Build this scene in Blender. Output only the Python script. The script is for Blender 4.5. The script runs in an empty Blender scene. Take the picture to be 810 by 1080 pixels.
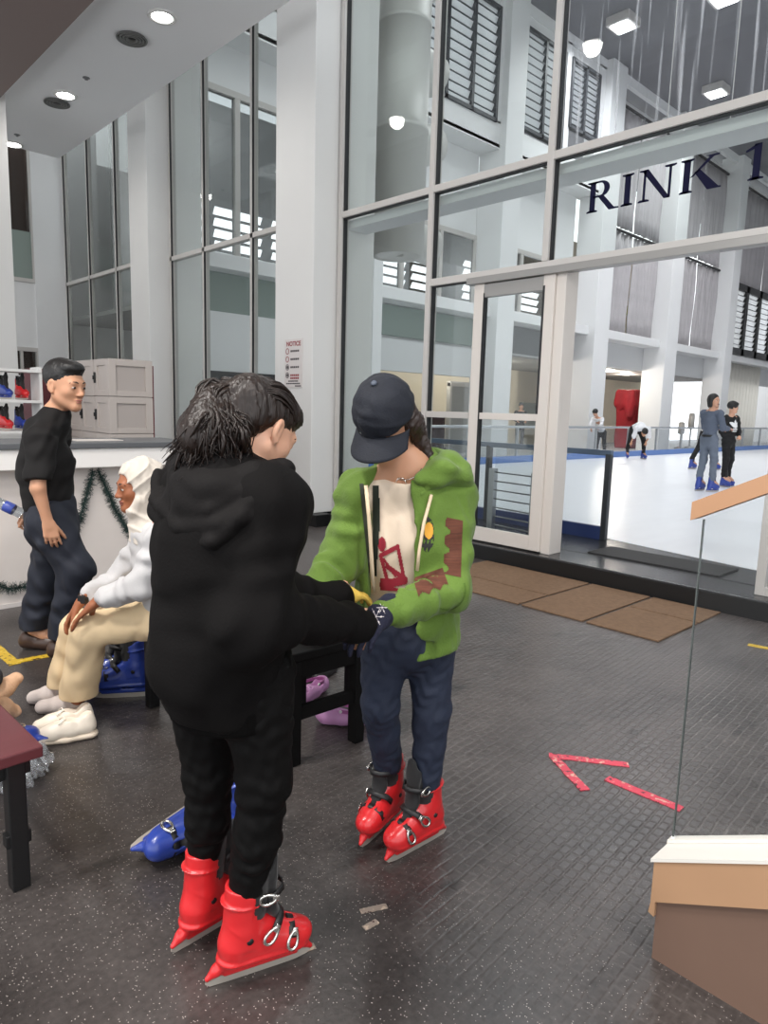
import bpy, bmesh, math, random
import numpy as np
from mathutils import Vector, Matrix
from mathutils.bvhtree import BVHTree

random.seed(7)
SC = bpy.context.scene
COL = SC.collection
V = Vector

# ------------------------------------------------------------------ camera
FPX = 728.4
EYE = np.array([0.0, 0.0, 1.45])
_y, _p, _r = (math.radians(a) for a in (43.767, 8.413, 1.624))
_F = np.array([math.sin(_y) * math.cos(_p), math.cos(_y) * math.cos(_p), -math.sin(_p)])
_R0 = np.array([math.cos(_y), -math.sin(_y), 0.0])
_U0 = np.cross(_R0, _F)
CA = math.cos(_r) * _R0 + math.sin(_r) * _U0      # right
CB = -math.sin(_r) * _R0 + math.cos(_r) * _U0     # up
CC = _F                                            # forward
cam_d = bpy.data.cameras.new('camera')
cam_d.sensor_fit = 'VERTICAL'
cam_d.sensor_height = 36.0
cam_d.lens = 36.0 * FPX / 1080.0
cam_d.clip_start = 0.05
cam_d.clip_end = 300
cam = bpy.data.objects.new('camera', cam_d)
COL.objects.link(cam)
M4 = Matrix.Identity(4)
for i in range(3):
    M4[i][0], M4[i][1], M4[i][2], M4[i][3] = CA[i], CB[i], -CC[i], EYE[i]
cam.matrix_world = M4
SC.camera = cam

def pt(x, y, d):
    """world point seen at photo pixel (x, y) at depth d in front of the lens"""
    return EYE + (CC + CA * (x - 405) / FPX - CB * (y - 540) / FPX) * d
def on_z(x, y, z=0.0):
    r = CC + CA * (x - 405) / FPX - CB * (y - 540) / FPX
    return EYE + r * ((z - EYE[2]) / r[2])
def on_x(x, y, X):
    r = CC + CA * (x - 405) / FPX - CB * (y - 540) / FPX
    return EYE + r * ((X - EYE[0]) / r[0])
def on_y(x, y, Y):
    r = CC + CA * (x - 405) / FPX - CB * (y - 540) / FPX
    return EYE + r * ((Y - EYE[1]) / r[1])
def nrm(v):
    v = np.array(v, float)
    return v / np.linalg.norm(v)
def A3(*v):
    return np.array(v, float)

# ------------------------------------------------------------------ objects
def tag(o, label=None, cat=None, group=None, kind=None):
    if label: o['label'] = label
    if cat: o['category'] = cat
    if group: o['group'] = group
    if kind: o['kind'] = kind
    return o
def empty(name, loc=(0, 0, 0), rz=0.0):
    o = bpy.data.objects.new(name, None)
    o.empty_display_size = 0.1
    COL.objects.link(o)
    o.location = loc
    o.rotation_euler = (0, 0, rz)
    return o
def put(name, me, mat, parent=None, loc=None, smooth=None):
    if mat is not None:
        ms = mat if isinstance(mat, (list, tuple)) else [mat]
        me.materials.clear()
        for m in ms: me.materials.append(m)
    o = bpy.data.objects.new(name, me)
    COL.objects.link(o)
    if smooth:
        me.polygons.foreach_set('use_smooth', [True] * len(me.polygons))
    if parent is not None:
        o.parent = parent
        # parts are modelled in world space: cancel the parent's own placement
        pl = parent
        m = Matrix.Identity(4)
        chain = []
        while pl is not None:
            chain.append(pl); pl = pl.parent
        for q in reversed(chain):
            m = m @ q.matrix_parent_inverse @ q.matrix_basis
        o.matrix_parent_inverse = m.inverted()
    if loc is not None: o.location = loc
    return o
def loc_put(name, me, mat, parent, smooth=None):
    """part modelled in the parent's own coordinates"""
    o = put(name, me, mat, None, None, smooth)
    o.parent = parent
    return o
def copy_tree(o, parent=None):
    c = o.copy()
    COL.objects.link(c)
    if parent is not None: c.parent = parent
    for ch in list(o.children):
        copy_tree(ch, c)
    return c
def struct(name, me, mat, **kw):
    o = put(name, me, mat, **kw)
    o['kind'] = 'structure'
    return o

class MB:
    """collects shapes into one mesh"""
    def __init__(s): s.b = bmesh.new()
    def box(s, lo, hi, bev=0.0, mi=0):
        lo = V(lo); hi = V(hi)
        r = bmesh.ops.create_cube(s.b, size=1.0)
        c = (lo + hi) / 2; d = hi - lo
        for v in r['verts']:
            v.co = V((v.co.x * d.x, v.co.y * d.y, v.co.z * d.z)) + c
        fs = {f for v in r['verts'] for f in v.link_faces}
        for f in fs: f.material_index = mi
        if bev:
            es = {e for v in r['verts'] for e in v.link_edges}
            bmesh.ops.bevel(s.b, geom=list(es), offset=bev, segments=2, affect='EDGES', profile=0.6)
        return s
    def obb(s, c, ax, ay, az, hx, hy, hz, bev=0.0, mi=0):
        r = bmesh.ops.create_cube(s.b, size=2.0)
        c = V(c); ax = V(ax).normalized(); ay = V(ay).normalized(); az = V(az).normalized()
        for v in r['verts']:
            v.co = c + ax * (v.co.x * hx) + ay * (v.co.y * hy) + az * (v.co.z * hz)
        fs = list({f for v in r['verts'] for f in v.link_faces})
        for f in fs: f.material_index = mi
        bmesh.ops.recalc_face_normals(s.b, faces=fs)
        if bev:
            es = {e for v in r['verts'] for e in v.link_edges}
            bmesh.ops.bevel(s.b, geom=list(es), offset=bev, segments=2, affect='EDGES', profile=0.6)
        return s
    def bar(s, a, b, w, h, up=(0, 0, 1), bev=0.0):
        """rectangular bar from a to b, w wide, h tall"""
        a = V(a); b = V(b); d = (b - a); L = d.length; d.normalize()
        up = V(up)
        sd = d.cross(up)
        if sd.length < 1e-6: sd = d.cross(V((1, 0, 0)))
        sd.normalize(); u = sd.cross(d)
        return s.obb((a + b) / 2, d, sd, u, L / 2, w / 2, h / 2, bev)
    def cyl(s, a, b, r, r2=None, n=24, caps=True):
        a = V(a); b = V(b); d = b - a
        q = d.to_track_quat('Z', 'Y').to_matrix().to_4x4()
        q.translation = (a + b) / 2
        bmesh.ops.create_cone(s.b, cap_ends=caps, segments=n, radius1=r, radius2=r if r2 is None else r2,
                              depth=d.length, matrix=q)
        return s
    def tube(s, pts, r, n=10, closed=False, caps=True):
        P = [V(p) for p in pts]; m = len(P)
        rs = r if isinstance(r, (list, tuple)) else [r] * m
        rings = []; up = V((0.13, 0.27, 0.95))
        for i, p in enumerate(P):
            if closed: t = P[(i + 1) % m] - P[i - 1]
            else: t = P[min(i + 1, m - 1)] - P[max(i - 1, 0)]
            if t.length < 1e-9: t = V((0, 0, 1))
            t.normalize()
            x = up - t * up.dot(t)
            if x.length < 1e-4: x = V((1, 0, 0)) - t * t.x
            x.normalize(); up = x
            y = t.cross(x)
            rings.append([s.b.verts.new(p + (x * math.cos(2 * math.pi * k / n) + y * math.sin(2 * math.pi * k / n)) * rs[i]) for k in range(n)])
        for i in range(m if closed else m - 1):
            a = rings[i]; c = rings[(i + 1) % m]
            for k in range(n):
                f = s.b.faces.new((a[k], a[(k + 1) % n], c[(k + 1) % n], c[k])); f.smooth = True
        if caps and not closed:
            s.b.faces.new(list(reversed(rings[0]))); s.b.faces.new(rings[-1])
        return s
    def strip(s, pts, widths, nor, th):
        """flat ribbon along pts; nor = list of surface normals"""
        P = [V(p) for p in pts]; N = [V(n).normalized() for n in nor]
        rows = []
        for i, p in enumerate(P):
            t = (P[min(i + 1, len(P) - 1)] - P[max(i - 1, 0)]).normalized()
            sd = t.cross(N[i]).normalized(); w = widths[i] / 2
            rows.append([s.b.verts.new(p + sd * w * a + N[i] * th * b) for a, b in ((-1, -.5), (1, -.5), (1, .5), (-1, .5))])
        for i in range(len(P) - 1):
            for k in range(4):
                s.b.faces.new((rows[i][k], rows[i][(k + 1) % 4], rows[i + 1][(k + 1) % 4], rows[i + 1][k]))
        s.b.faces.new(list(reversed(rows[0]))); s.b.faces.new(rows[-1])
        return s
    def prism(s, poly, org, u, v, w, th):
        """polygon (2D list) in plane org + u,v extruded th along w"""
        org = V(org); u = V(u); v = V(v); w = V(w).normalized()
        a = [s.b.verts.new(org + u * x + v * y) for x, y in poly]
        c = [s.b.verts.new(org + u * x + v * y + w * th) for x, y in poly]
        n = len(poly)
        fs = [s.b.faces.new(list(reversed(a))), s.b.faces.new(c)]
        for i in range(n):
            fs.append(s.b.faces.new((a[i], a[(i + 1) % n], c[(i + 1) % n], c[i])))
        bmesh.ops.recalc_face_normals(s.b, faces=fs)
        return s
    def lathe(s, prof, c=(0, 0, 0), n=32, M=None):
        c = V(c); rings = []
        for r, z in prof:
            ring = []
            for k in range(n):
                p = V((r * math.cos(2 * math.pi * k / n), r * math.sin(2 * math.pi * k / n), z))
                if M is not None: p = M @ p
                ring.append(s.b.verts.new(p + c))
            rings.append(ring)
        for i in range(len(rings) - 1):
            for k in range(n):
                f = s.b.faces.new((rings[i][k], rings[i][(k + 1) % n], rings[i + 1][(k + 1) % n], rings[i + 1][k])); f.smooth = True
        s.b.faces.new(list(reversed(rings[0]))); s.b.faces.new(rings[-1])
        return s
    def ell(s, c, r, M=None, u=20, v=12):
        q = bmesh.ops.create_uvsphere(s.b, u_segments=u, v_segments=v, radius=1.0)
        for w in q['verts']:
            p = V((w.co.x * r[0], w.co.y * r[1], w.co.z * r[2]))
            if M is not None: p = V(np.array(M) @ np.array(p))
            w.co = p + V(c)
        for w in q['verts']:
            for f in w.link_faces: f.smooth = True
        return s
    def sheet(s, grid):
        """grid of points -> quads"""
        vs = [[s.b.verts.new(V(p)) for p in row] for row in grid]
        for i in range(len(vs) - 1):
            for j in range(len(vs[0]) - 1):
                f = s.b.faces.new((vs[i][j], vs[i][j + 1], vs[i + 1][j + 1], vs[i + 1][j])); f.smooth = True
        return s
    def me(s, name='mesh'):
        m = bpy.data.meshes.new(name)
        s.b.to_mesh(m); s.b.free()
        return m

# ------------------------------------------------------------------ materials
def lin(c):
    def f(x):
        x /= 255.0
        return x / 12.92 if x <= 0.04045 else ((x + 0.055) / 1.055) ** 2.4
    return (f(c[0]), f(c[1]), f(c[2]), 1.0)
def _n(nt, t, **kw):
    n = nt.nodes.new(t)
    for k, v in kw.items(): setattr(n, k, v)
    return n
MATS = {}
def pm(name, col, rough=0.5, metal=0.0, bump=0.0, bscale=60.0, var=0.0, vscale=8.0, spec=0.5, emit=None, estr=1.0,
       stretch=None, sheen=0.0, coat=0.0, trans=0.0, sss=0.0):
    """procedural principled material; colour given in photo sRGB 0-255"""
    if name in MATS: return MATS[name]
    m = bpy.data.materials.new(name); m.use_nodes = True
    nt = m.node_tree; b = nt.nodes['Principled BSDF']
    c = lin(col)
    b.inputs['Base Color'].default_value = c
    b.inputs['Roughness'].default_value = rough
    b.inputs['Metallic'].default_value = metal
    b.inputs['Specular IOR Level'].default_value = spec
    if sheen:
        b.inputs['Sheen Weight'].default_value = sheen
        b.inputs['Sheen Roughness'].default_value = 0.5
    if coat: b.inputs['Coat Weight'].default_value = coat
    if trans: b.inputs['Transmission Weight'].default_value = trans
    if sss:
        b.inputs['Subsurface Weight'].default_value = sss
        b.inputs['Subsurface Radius'].default_value = (0.012, 0.005, 0.003)
        b.inputs['Subsurface Scale'].default_value = 1.0
    if emit is not None:
        b.inputs['Emission Color'].default_value = lin(emit)
        b.inputs['Emission Strength'].default_value = estr
    tc = _n(nt, 'ShaderNodeTexCoord')
    src = tc.outputs['Object']
    if stretch:
        mp = _n(nt, 'ShaderNodeMapping'); mp.inputs['Scale'].default_value = stretch
        nt.links.new(src, mp.inputs['Vector']); src = mp.outputs['Vector']
    if var:
        no = _n(nt, 'ShaderNodeTexNoise'); no.inputs['Scale'].default_value = vscale; no.inputs['Detail'].default_value = 4
        nt.links.new(src, no.inputs['Vector'])
        mx = _n(nt, 'ShaderNodeMix', data_type='RGBA')
        mx.inputs[6].default_value = tuple(max(0, x * (1 - var)) for x in c[:3]) + (1,)
        mx.inputs[7].default_value = tuple(min(1, x * (1 + var)) for x in c[:3]) + (1,)
        nt.links.new(no.outputs['Fac'], mx.inputs[0])
        nt.links.new(mx.outputs[2], b.inputs['Base Color'])
    if bump:
        no2 = _n(nt, 'ShaderNodeTexNoise'); no2.inputs['Scale'].default_value = bscale; no2.inputs['Detail'].default_value = 3
        nt.links.new(src, no2.inputs['Vector'])
        bp = _n(nt, 'ShaderNodeBump'); bp.inputs['Strength'].default_value = bump; bp.inputs['Distance'].default_value = 0.004
        nt.links.new(no2.outputs['Fac'], bp.inputs['Height'])
        nt.links.new(bp.outputs['Normal'], b.inputs['Normal'])
    MATS[name] = m
    return m
def glow(name, col, strength):
    if name in MATS: return MATS[name]
    m = bpy.data.materials.new(name); m.use_nodes = True
    nt = m.node_tree; nt.nodes.clear()
    e = _n(nt, 'ShaderNodeEmission'); e.inputs[0].default_value = lin(col); e.inputs[1].default_value = strength
    o = _n(nt, 'ShaderNodeOutputMaterial'); nt.links.new(e.outputs[0], o.inputs[0])
    MATS[name] = m
    return m
def glass(name, tint=(250, 252, 251), refl=1.0, streak=0.0, haze=0.0):
    """thin pane: see-through with a Fresnel reflection, optional dried water streaks"""
    if name in MATS: return MATS[name]
    m = bpy.data.materials.new(name); m.use_nodes = True
    nt = m.node_tree; nt.nodes.clear(); L = nt.links.new
    t = _n(nt, 'ShaderNodeBsdfTransparent'); t.inputs[0].default_value = lin(tint)
    g = _n(nt, 'ShaderNodeBsdfGlossy'); g.inputs['Roughness'].default_value = 0.02
    lw = _n(nt, 'ShaderNodeLayerWeight')
    po = _n(nt, 'ShaderNodeMath', operation='POWER'); po.inputs[1].default_value = 5.0
    L(lw.outputs['Facing'], po.inputs[0])
    mu = _n(nt, 'ShaderNodeMath', operation='MULTIPLY_ADD'); mu.inputs[1].default_value = .6 * refl; mu.inputs[2].default_value = .03 * refl
    L(po.outputs[0], mu.inputs[0])
    mx = _n(nt, 'ShaderNodeMixShader')
    L(mu.outputs[0], mx.inputs[0]); L(t.outputs[0], mx.inputs[1]); L(g.outputs[0], mx.inputs[2])
    last = mx.outputs[0]
    if streak or haze:
        d = _n(nt, 'ShaderNodeBsdfDiffuse'); d.inputs[0].default_value = (0.8, 0.82, 0.86, 1)
        m2 = _n(nt, 'ShaderNodeMixShader')
        if streak:
            tc = _n(nt, 'ShaderNodeTexCoord'); mp = _n(nt, 'ShaderNodeMapping'); mp.inputs['Scale'].default_value = (1, 14, 0.35)
            no = _n(nt, 'ShaderNodeTexNoise'); no.inputs['Scale'].default_value = 1.6; no.inputs['Detail'].default_value = 6
            L(tc.outputs['Object'], mp.inputs[0]); L(mp.outputs[0], no.inputs['Vector'])
            mr = _n(nt, 'ShaderNodeMapRange'); mr.inputs[1].default_value = 0.58; mr.inputs[2].default_value = 0.78
            mr.inputs[3].default_value = haze; mr.inputs[4].default_value = haze + streak
            L(no.outputs['Fac'], mr.inputs[0]); L(mr.outputs[0], m2.inputs[0])
        else:
            m2.inputs[0].default_value = haze
        L(last, m2.inputs[1]); L(d.outputs[0], m2.inputs[2]); last = m2.outputs[0]
    o = _n(nt, 'ShaderNodeOutputMaterial'); L(last, o.inputs[0])
    MATS[name] = m
    return m

# ------------------------------------------------------------------ organic modelling (signed distance fields -> one surface)
class SDF:
    def __init__(s, res=0.006):
        s.res = res; s.ops = []; s.cuts = []; s.disp = []
    def cone(s, a, b, ra, rb=None, k=0.02, flat=None, fold=None, sub=False, cap=False):
        a = np.array(a, float); b = np.array(b, float); rb = ra if rb is None else rb
        R = max(ra, rb) * 1.15 + (fold[1] if fold else 0)
        s.ops.append(('cone', np.minimum(a, b) - R, np.maximum(a, b) + R, k, sub, (a, b, ra, rb, flat, fold, cap)))
        return s
    def chain(s, P, rs, k=0.02, **kw):
        for i in range(len(P) - 1): s.cone(P[i], P[i + 1], rs[i], rs[i + 1], k, **kw)
        return s
    def ell(s, c, r, M=None, k=0.02, sub=False):
        c = np.array(c, float); r = np.array(r, float); M = np.eye(3) if M is None else np.array(M, float)
        e = np.sqrt(((M * r) ** 2).sum(1))
        s.ops.append(('ell', c - e, c + e, k, sub, (c, r, M)))
        return s
    def box(s, c, h, M=None, rnd=0.005, k=0.01, sub=False):
        c = np.array(c, float); h = np.array(h, float); M = np.eye(3) if M is None else np.array(M, float)
        e = np.abs(M) @ h
        s.ops.append(('box', c - e, c + e, k, sub, (c, h, M, rnd)))
        return s
    def cut(s, p, n, k=0.0):
        """keep the side where (x-p).n < 0"""
        s.cuts.append((np.array(p, float), nrm(n)))
        return s
    def mesh(s, name='surface', smooth=1):
        h = s.res
        los = [o[1] for o in s.ops if not o[4]]; his = [o[2] for o in s.ops if not o[4]]
        lo = np.min(los, 0) - 4 * h; hi = np.max(his, 0) + 4 * h
        n = np.ceil((hi - lo) / h).astype(int) + 1
        ax = [(lo[i] + h * np.arange(n[i])).astype(np.float32) for i in range(3)]
        F = np.full(n, 0.5, np.float32)
        for kind, l, u, k, sub, P in s.ops:
            m = k + 3 * h
            i0 = np.clip(np.floor((l - m - lo) / h).astype(int), 0, n - 1)
            i1 = np.clip(np.ceil((u + m - lo) / h).astype(int) + 1, 1, n)
            if (i1 <= i0).any(): continue
            sl = tuple(slice(i0[i], i1[i]) for i in range(3))
            X = ax[0][sl[0]][:, None, None]; Y = ax[1][sl[1]][None, :, None]; Z = ax[2][sl[2]][None, None, :]
            if kind == 'cone':
                a, b, ra, rb, flat, fold, cap = P
                ba = b - a; L2 = float(ba @ ba) + 1e-12
                px, py, pz = X - a[0], Y - a[1], Z - a[2]
                t0 = (px * ba[0] + py * ba[1] + pz * ba[2]) / L2
                t = np.clip(t0, 0, 1)
                qx, qy, qz = px - t * ba[0], py - t * ba[1], pz - t * ba[2]
                if flat is not None:
                    nn, f = flat
                    dn = (qx * nn[0] + qy * nn[1] + qz * nn[2]) * (1 / f - 1)
                    qx = qx + dn * nn[0]; qy = qy + dn * nn[1]; qz = qz + dn * nn[2]
                r = ra + (rb - ra) * t
                if fold is not None:
                    r = r + fold[1] * np.sin(t * fold[0] * 6.2832 + 32 * (qx * 0.7 - qy * 0.5 + qz * .3) + (fold[2] if len(fold) > 2 else 0)) * (.55 + .45 * np.sin(38 * (qx * .4 + qy * .6 - qz * .5) + 7 * t))
                d = np.sqrt(qx * qx + qy * qy + qz * qz) - r
                if cap:
                    Ln = math.sqrt(L2)
                    d = np.maximum(d, np.maximum(-t0, t0 - 1) * Ln)
            elif kind == 'ell':
                c, r, M = P
                px, py, pz = X - c[0], Y - c[1], Z - c[2]
                q = [px * M[0, j] + py * M[1, j] + pz * M[2, j] for j in range(3)]
                k0 = np.sqrt(sum((q[j] / r[j]) ** 2 for j in range(3)))
                k1 = np.sqrt(sum((q[j] / r[j] ** 2) ** 2 for j in range(3))) + 1e-9
                d = k0 * (k0 - 1) / k1
            else:
                c, hh, M, rnd = P
                px, py, pz = X - c[0], Y - c[1], Z - c[2]
                q = [np.abs(px * M[0, j] + py * M[1, j] + pz * M[2, j]) - (hh[j] - rnd) for j in range(3)]
                out = np.sqrt(sum(np.maximum(e, 0) ** 2 for e in q))
                d = out + np.minimum(np.maximum(np.maximum(q[0], q[1]), q[2]), 0) - rnd
            d = d.astype(np.float32)
            A = F[sl]
            if sub:
                d = -d
                hh = np.maximum(k - np.abs(A - d), 0) / max(k, 1e-6)
                F[sl] = np.maximum(A, d) + hh * hh * k * 0.25
            else:
                hh = np.maximum(k - np.abs(A - d), 0) / max(k, 1e-6)
                F[sl] = np.minimum(A, d) - hh * hh * k * 0.25
        X = ax[0][:, None, None]; Y = ax[1][None, :, None]; Z = ax[2][None, None, :]
        if s.disp:
            I = np.nonzero(np.abs(F) < 0.03)
            x, y, z = ax[0][I[0]], ax[1][I[1]], ax[2][I[2]]
            for fn in s.disp: F[I] += fn(x, y, z)
        for p, nn in s.cuts:
            d = (X - p[0]) * nn[0] + (Y - p[1]) * nn[1] + (Z - p[2]) * nn[2]
            F = np.maximum(F, d.astype(np.float32))
        return nets(F, lo, h, name, smooth)

def nets(F, lo, h, name, smooth):
    ins = F < 0
    c = ins.astype(np.int8)
    S = (c[:-1, :-1, :-1] + c[1:, :-1, :-1] + c[:-1, 1:, :-1] + c[:-1, :-1, 1:] + c[1:, 1:, :-1] + c[1:, :-1, 1:] + c[:-1, 1:, 1:] + c[1:, 1:, 1:])
    act = (S > 0) & (S < 8)
    ci = np.nonzero(act)
    N = len(ci[0])
    idx = np.full(act.shape, -1, np.int32); idx[ci] = np.arange(N)
    corners = [(a, b, d) for a in (0, 1) for b in (0, 1) for d in (0, 1)]
    vals = np.stack([F[ci[0] + a, ci[1] + b, ci[2] + d] for a, b, d in corners], 1)
    cp = np.array(corners, float)
    acc = np.zeros((N, 3)); cnt = np.zeros(N)
    for i in range(8):
        for j in range(i + 1, 8):
            if np.abs(cp[i] - cp[j]).sum() != 1: continue
            m = (vals[:, i] < 0) != (vals[:, j] < 0)
            t = np.where(m, vals[:, i] / (vals[:, i] - vals[:, j] + 1e-20), 0)
            acc += np.where(m[:, None], cp[i] + t[:, None] * (cp[j] - cp[i]), 0); cnt += m
    vert = (np.stack(ci, 1) + acc / cnt[:, None]) * h + lo
    quads = []
    for axis in range(3):
        a = [slice(None)] * 3; b = [slice(None)] * 3
        a[axis] = slice(0, -1); b[axis] = slice(1, None)
        o = [i for i in range(3) if i != axis]
        e = np.nonzero(ins[tuple(a)] != ins[tuple(b)])
        e = np.stack(e, 1)
        ok = (e[:, o[0]] > 0) & (e[:, o[1]] > 0) & (e[:, o[0]] < ins.shape[o[0]] - 1) & (e[:, o[1]] < ins.shape[o[1]] - 1)
        e = e[ok]
        q = []
        for d0, d1 in ((-1, -1), (0, -1), (0, 0), (-1, 0)):
            w = e.copy(); w[:, o[0]] += d0; w[:, o[1]] += d1
            q.append(idx[w[:, 0], w[:, 1], w[:, 2]])
        q = np.stack(q, 1)
        flip = ins[e[:, 0], e[:, 1], e[:, 2]]
        if axis == 1: flip = ~flip
        q[~flip] = q[~flip][:, ::-1]
        quads.append(q)
    Q = np.concatenate(quads)
    Q = Q[(Q >= 0).all(1)]
    for _ in range(smooth):
        s1 = np.zeros_like(vert); n1 = np.zeros(N)
        for a, b in ((0, 1), (1, 2), (2, 3), (3, 0)):
            np.add.at(s1, Q[:, a], vert[Q[:, b]]); np.add.at(n1, Q[:, a], 1)
            np.add.at(s1, Q[:, b], vert[Q[:, a]]); np.add.at(n1, Q[:, b], 1)
        vert = vert * 0.5 + 0.5 * s1 / np.maximum(n1, 1)[:, None]
    me = bpy.data.meshes.new(name)
    me.vertices.add(N); me.vertices.foreach_set('co', vert.astype(np.float32).ravel())
    nq = len(Q)
    me.loops.add(nq * 4); me.loops.foreach_set('vertex_index', Q.astype(np.int32).ravel())
    me.polygons.add(nq); me.polygons.foreach_set('loop_start', np.arange(0, nq * 4, 4, dtype=np.int32))
    me.polygons.foreach_set('use_smooth', np.ones(nq, bool))
    me.update(calc_edges=True); me.validate()
    return me

def cloth(amp, wl, seed, stretch=(1, 1, 1)):
    """broad soft folds"""
    rg = np.random.RandomState(seed)
    D = [nrm(rg.randn(3)) * 6.2832 / (wl * (0.7 + 0.6 * rg.rand())) for _ in range(5)]
    ph = rg.rand(5) * 6.28
    st = np.array(stretch, float)
    def f(x, y, z):
        x, y, z = x * st[0], y * st[1], z * st[2]
        w = 1.3 * np.sin((x * D[4][0] + y * D[4][1] + z * D[4][2]) * 0.6 + ph[4])
        v = 0
        for i in range(4):
            v = v + np.sin(x * D[i][0] + y * D[i][1] + z * D[i][2] + ph[i] + w * (1 + .3 * i))
        return (amp * 0.4 * v).astype(np.float32)
    return f
def decal(name, parent, mat, target, org, u, v, direc, inside, su, sv, step=0.003, off=0.0015):
    """thin printed or sewn patch laid on a surface: inside(a, b) says which points of the su x sv area belong"""
    vs = np.empty(len(target.vertices) * 3, np.float32); target.vertices.foreach_get('co', vs)
    vs = vs.reshape(-1, 3)
    tree = BVHTree.FromPolygons([tuple(p) for p in vs], [tuple(p.vertices) for p in target.polygons])
    nu, nv = int(su / step) + 1, int(sv / step) + 1
    b = bmesh.new(); G = {}
    direc = V(direc).normalized()
    def get(i, j):
        if (i, j) not in G:
            p = V(org) + V(u) * (i * step) + V(v) * (j * step)
            hit = tree.ray_cast(p, direc)
            G[(i, j)] = None if hit[0] is None else b.verts.new(hit[0] - direc * off)
        return G[(i, j)]
    for i in range(nu):
        for j in range(nv):
            if inside((i + .5) * step, (j + .5) * step):
                q = [get(i, j), get(i + 1, j), get(i + 1, j + 1), get(i, j + 1)]
                if None in q: continue
                L = [(q[a].co - q[(a + 1) % 4].co).length for a in range(4)]
                if max(L) > step * 6: continue
                f = b.faces.new(q); f.smooth = True
    me = bpy.data.meshes.new(name)
    for vv in [x for x in b.verts if not x.link_faces]: b.verts.remove(vv)
    bmesh.ops.recalc_face_normals(b, faces=b.faces[:])
    b.to_mesh(me); b.free()
    return put(name, me, mat, parent)

# ================================================================== THE SETTING
M_white = pm('white_paint', (222, 221, 219), .55, bump=.04, bscale=30, var=.03, vscale=2.0)
M_white2 = pm('white_wall', (226, 226, 226), .6, var=.03, vscale=1.0)
M_grey = pm('grey_wall', (168, 170, 170), .6, var=.04)
M_frame = pm('window_frame_paint', (196, 192, 188), .35, bump=.03)
M_frame_w = pm('door_frame_paint', (216, 209, 202), .35)
M_dark = pm('dark_gap', (40, 40, 42), .6)
M_black = pm('black_paint', (16, 16, 17), .4)
M_soffit = pm('soffit_paint', (242, 242, 243), .6, var=.02, vscale=1)
M_brown_ceiling = pm('brown_ceiling', (140, 124, 120), .7)
M_steel = pm('stainless_steel', (170, 172, 174), .28, metal=1.0)
M_chrome = pm('chrome', (215, 212, 206), .18, metal=1.0)
M_tint = pm('tinted_spandrel', (140, 152, 146), .25)
M_greyglass = pm('dark_window_glass', (96, 98, 100), .08, spec=.7)
G_pane = glass('clear_glass', (244, 247, 246))
G_pane_dirty = glass('streaked_glass', (244, 246, 247), 1.0, streak=.55, haze=.01)
G_barrier = glass('barrier_glass', (247, 249, 250), .7, haze=.025)

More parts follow.
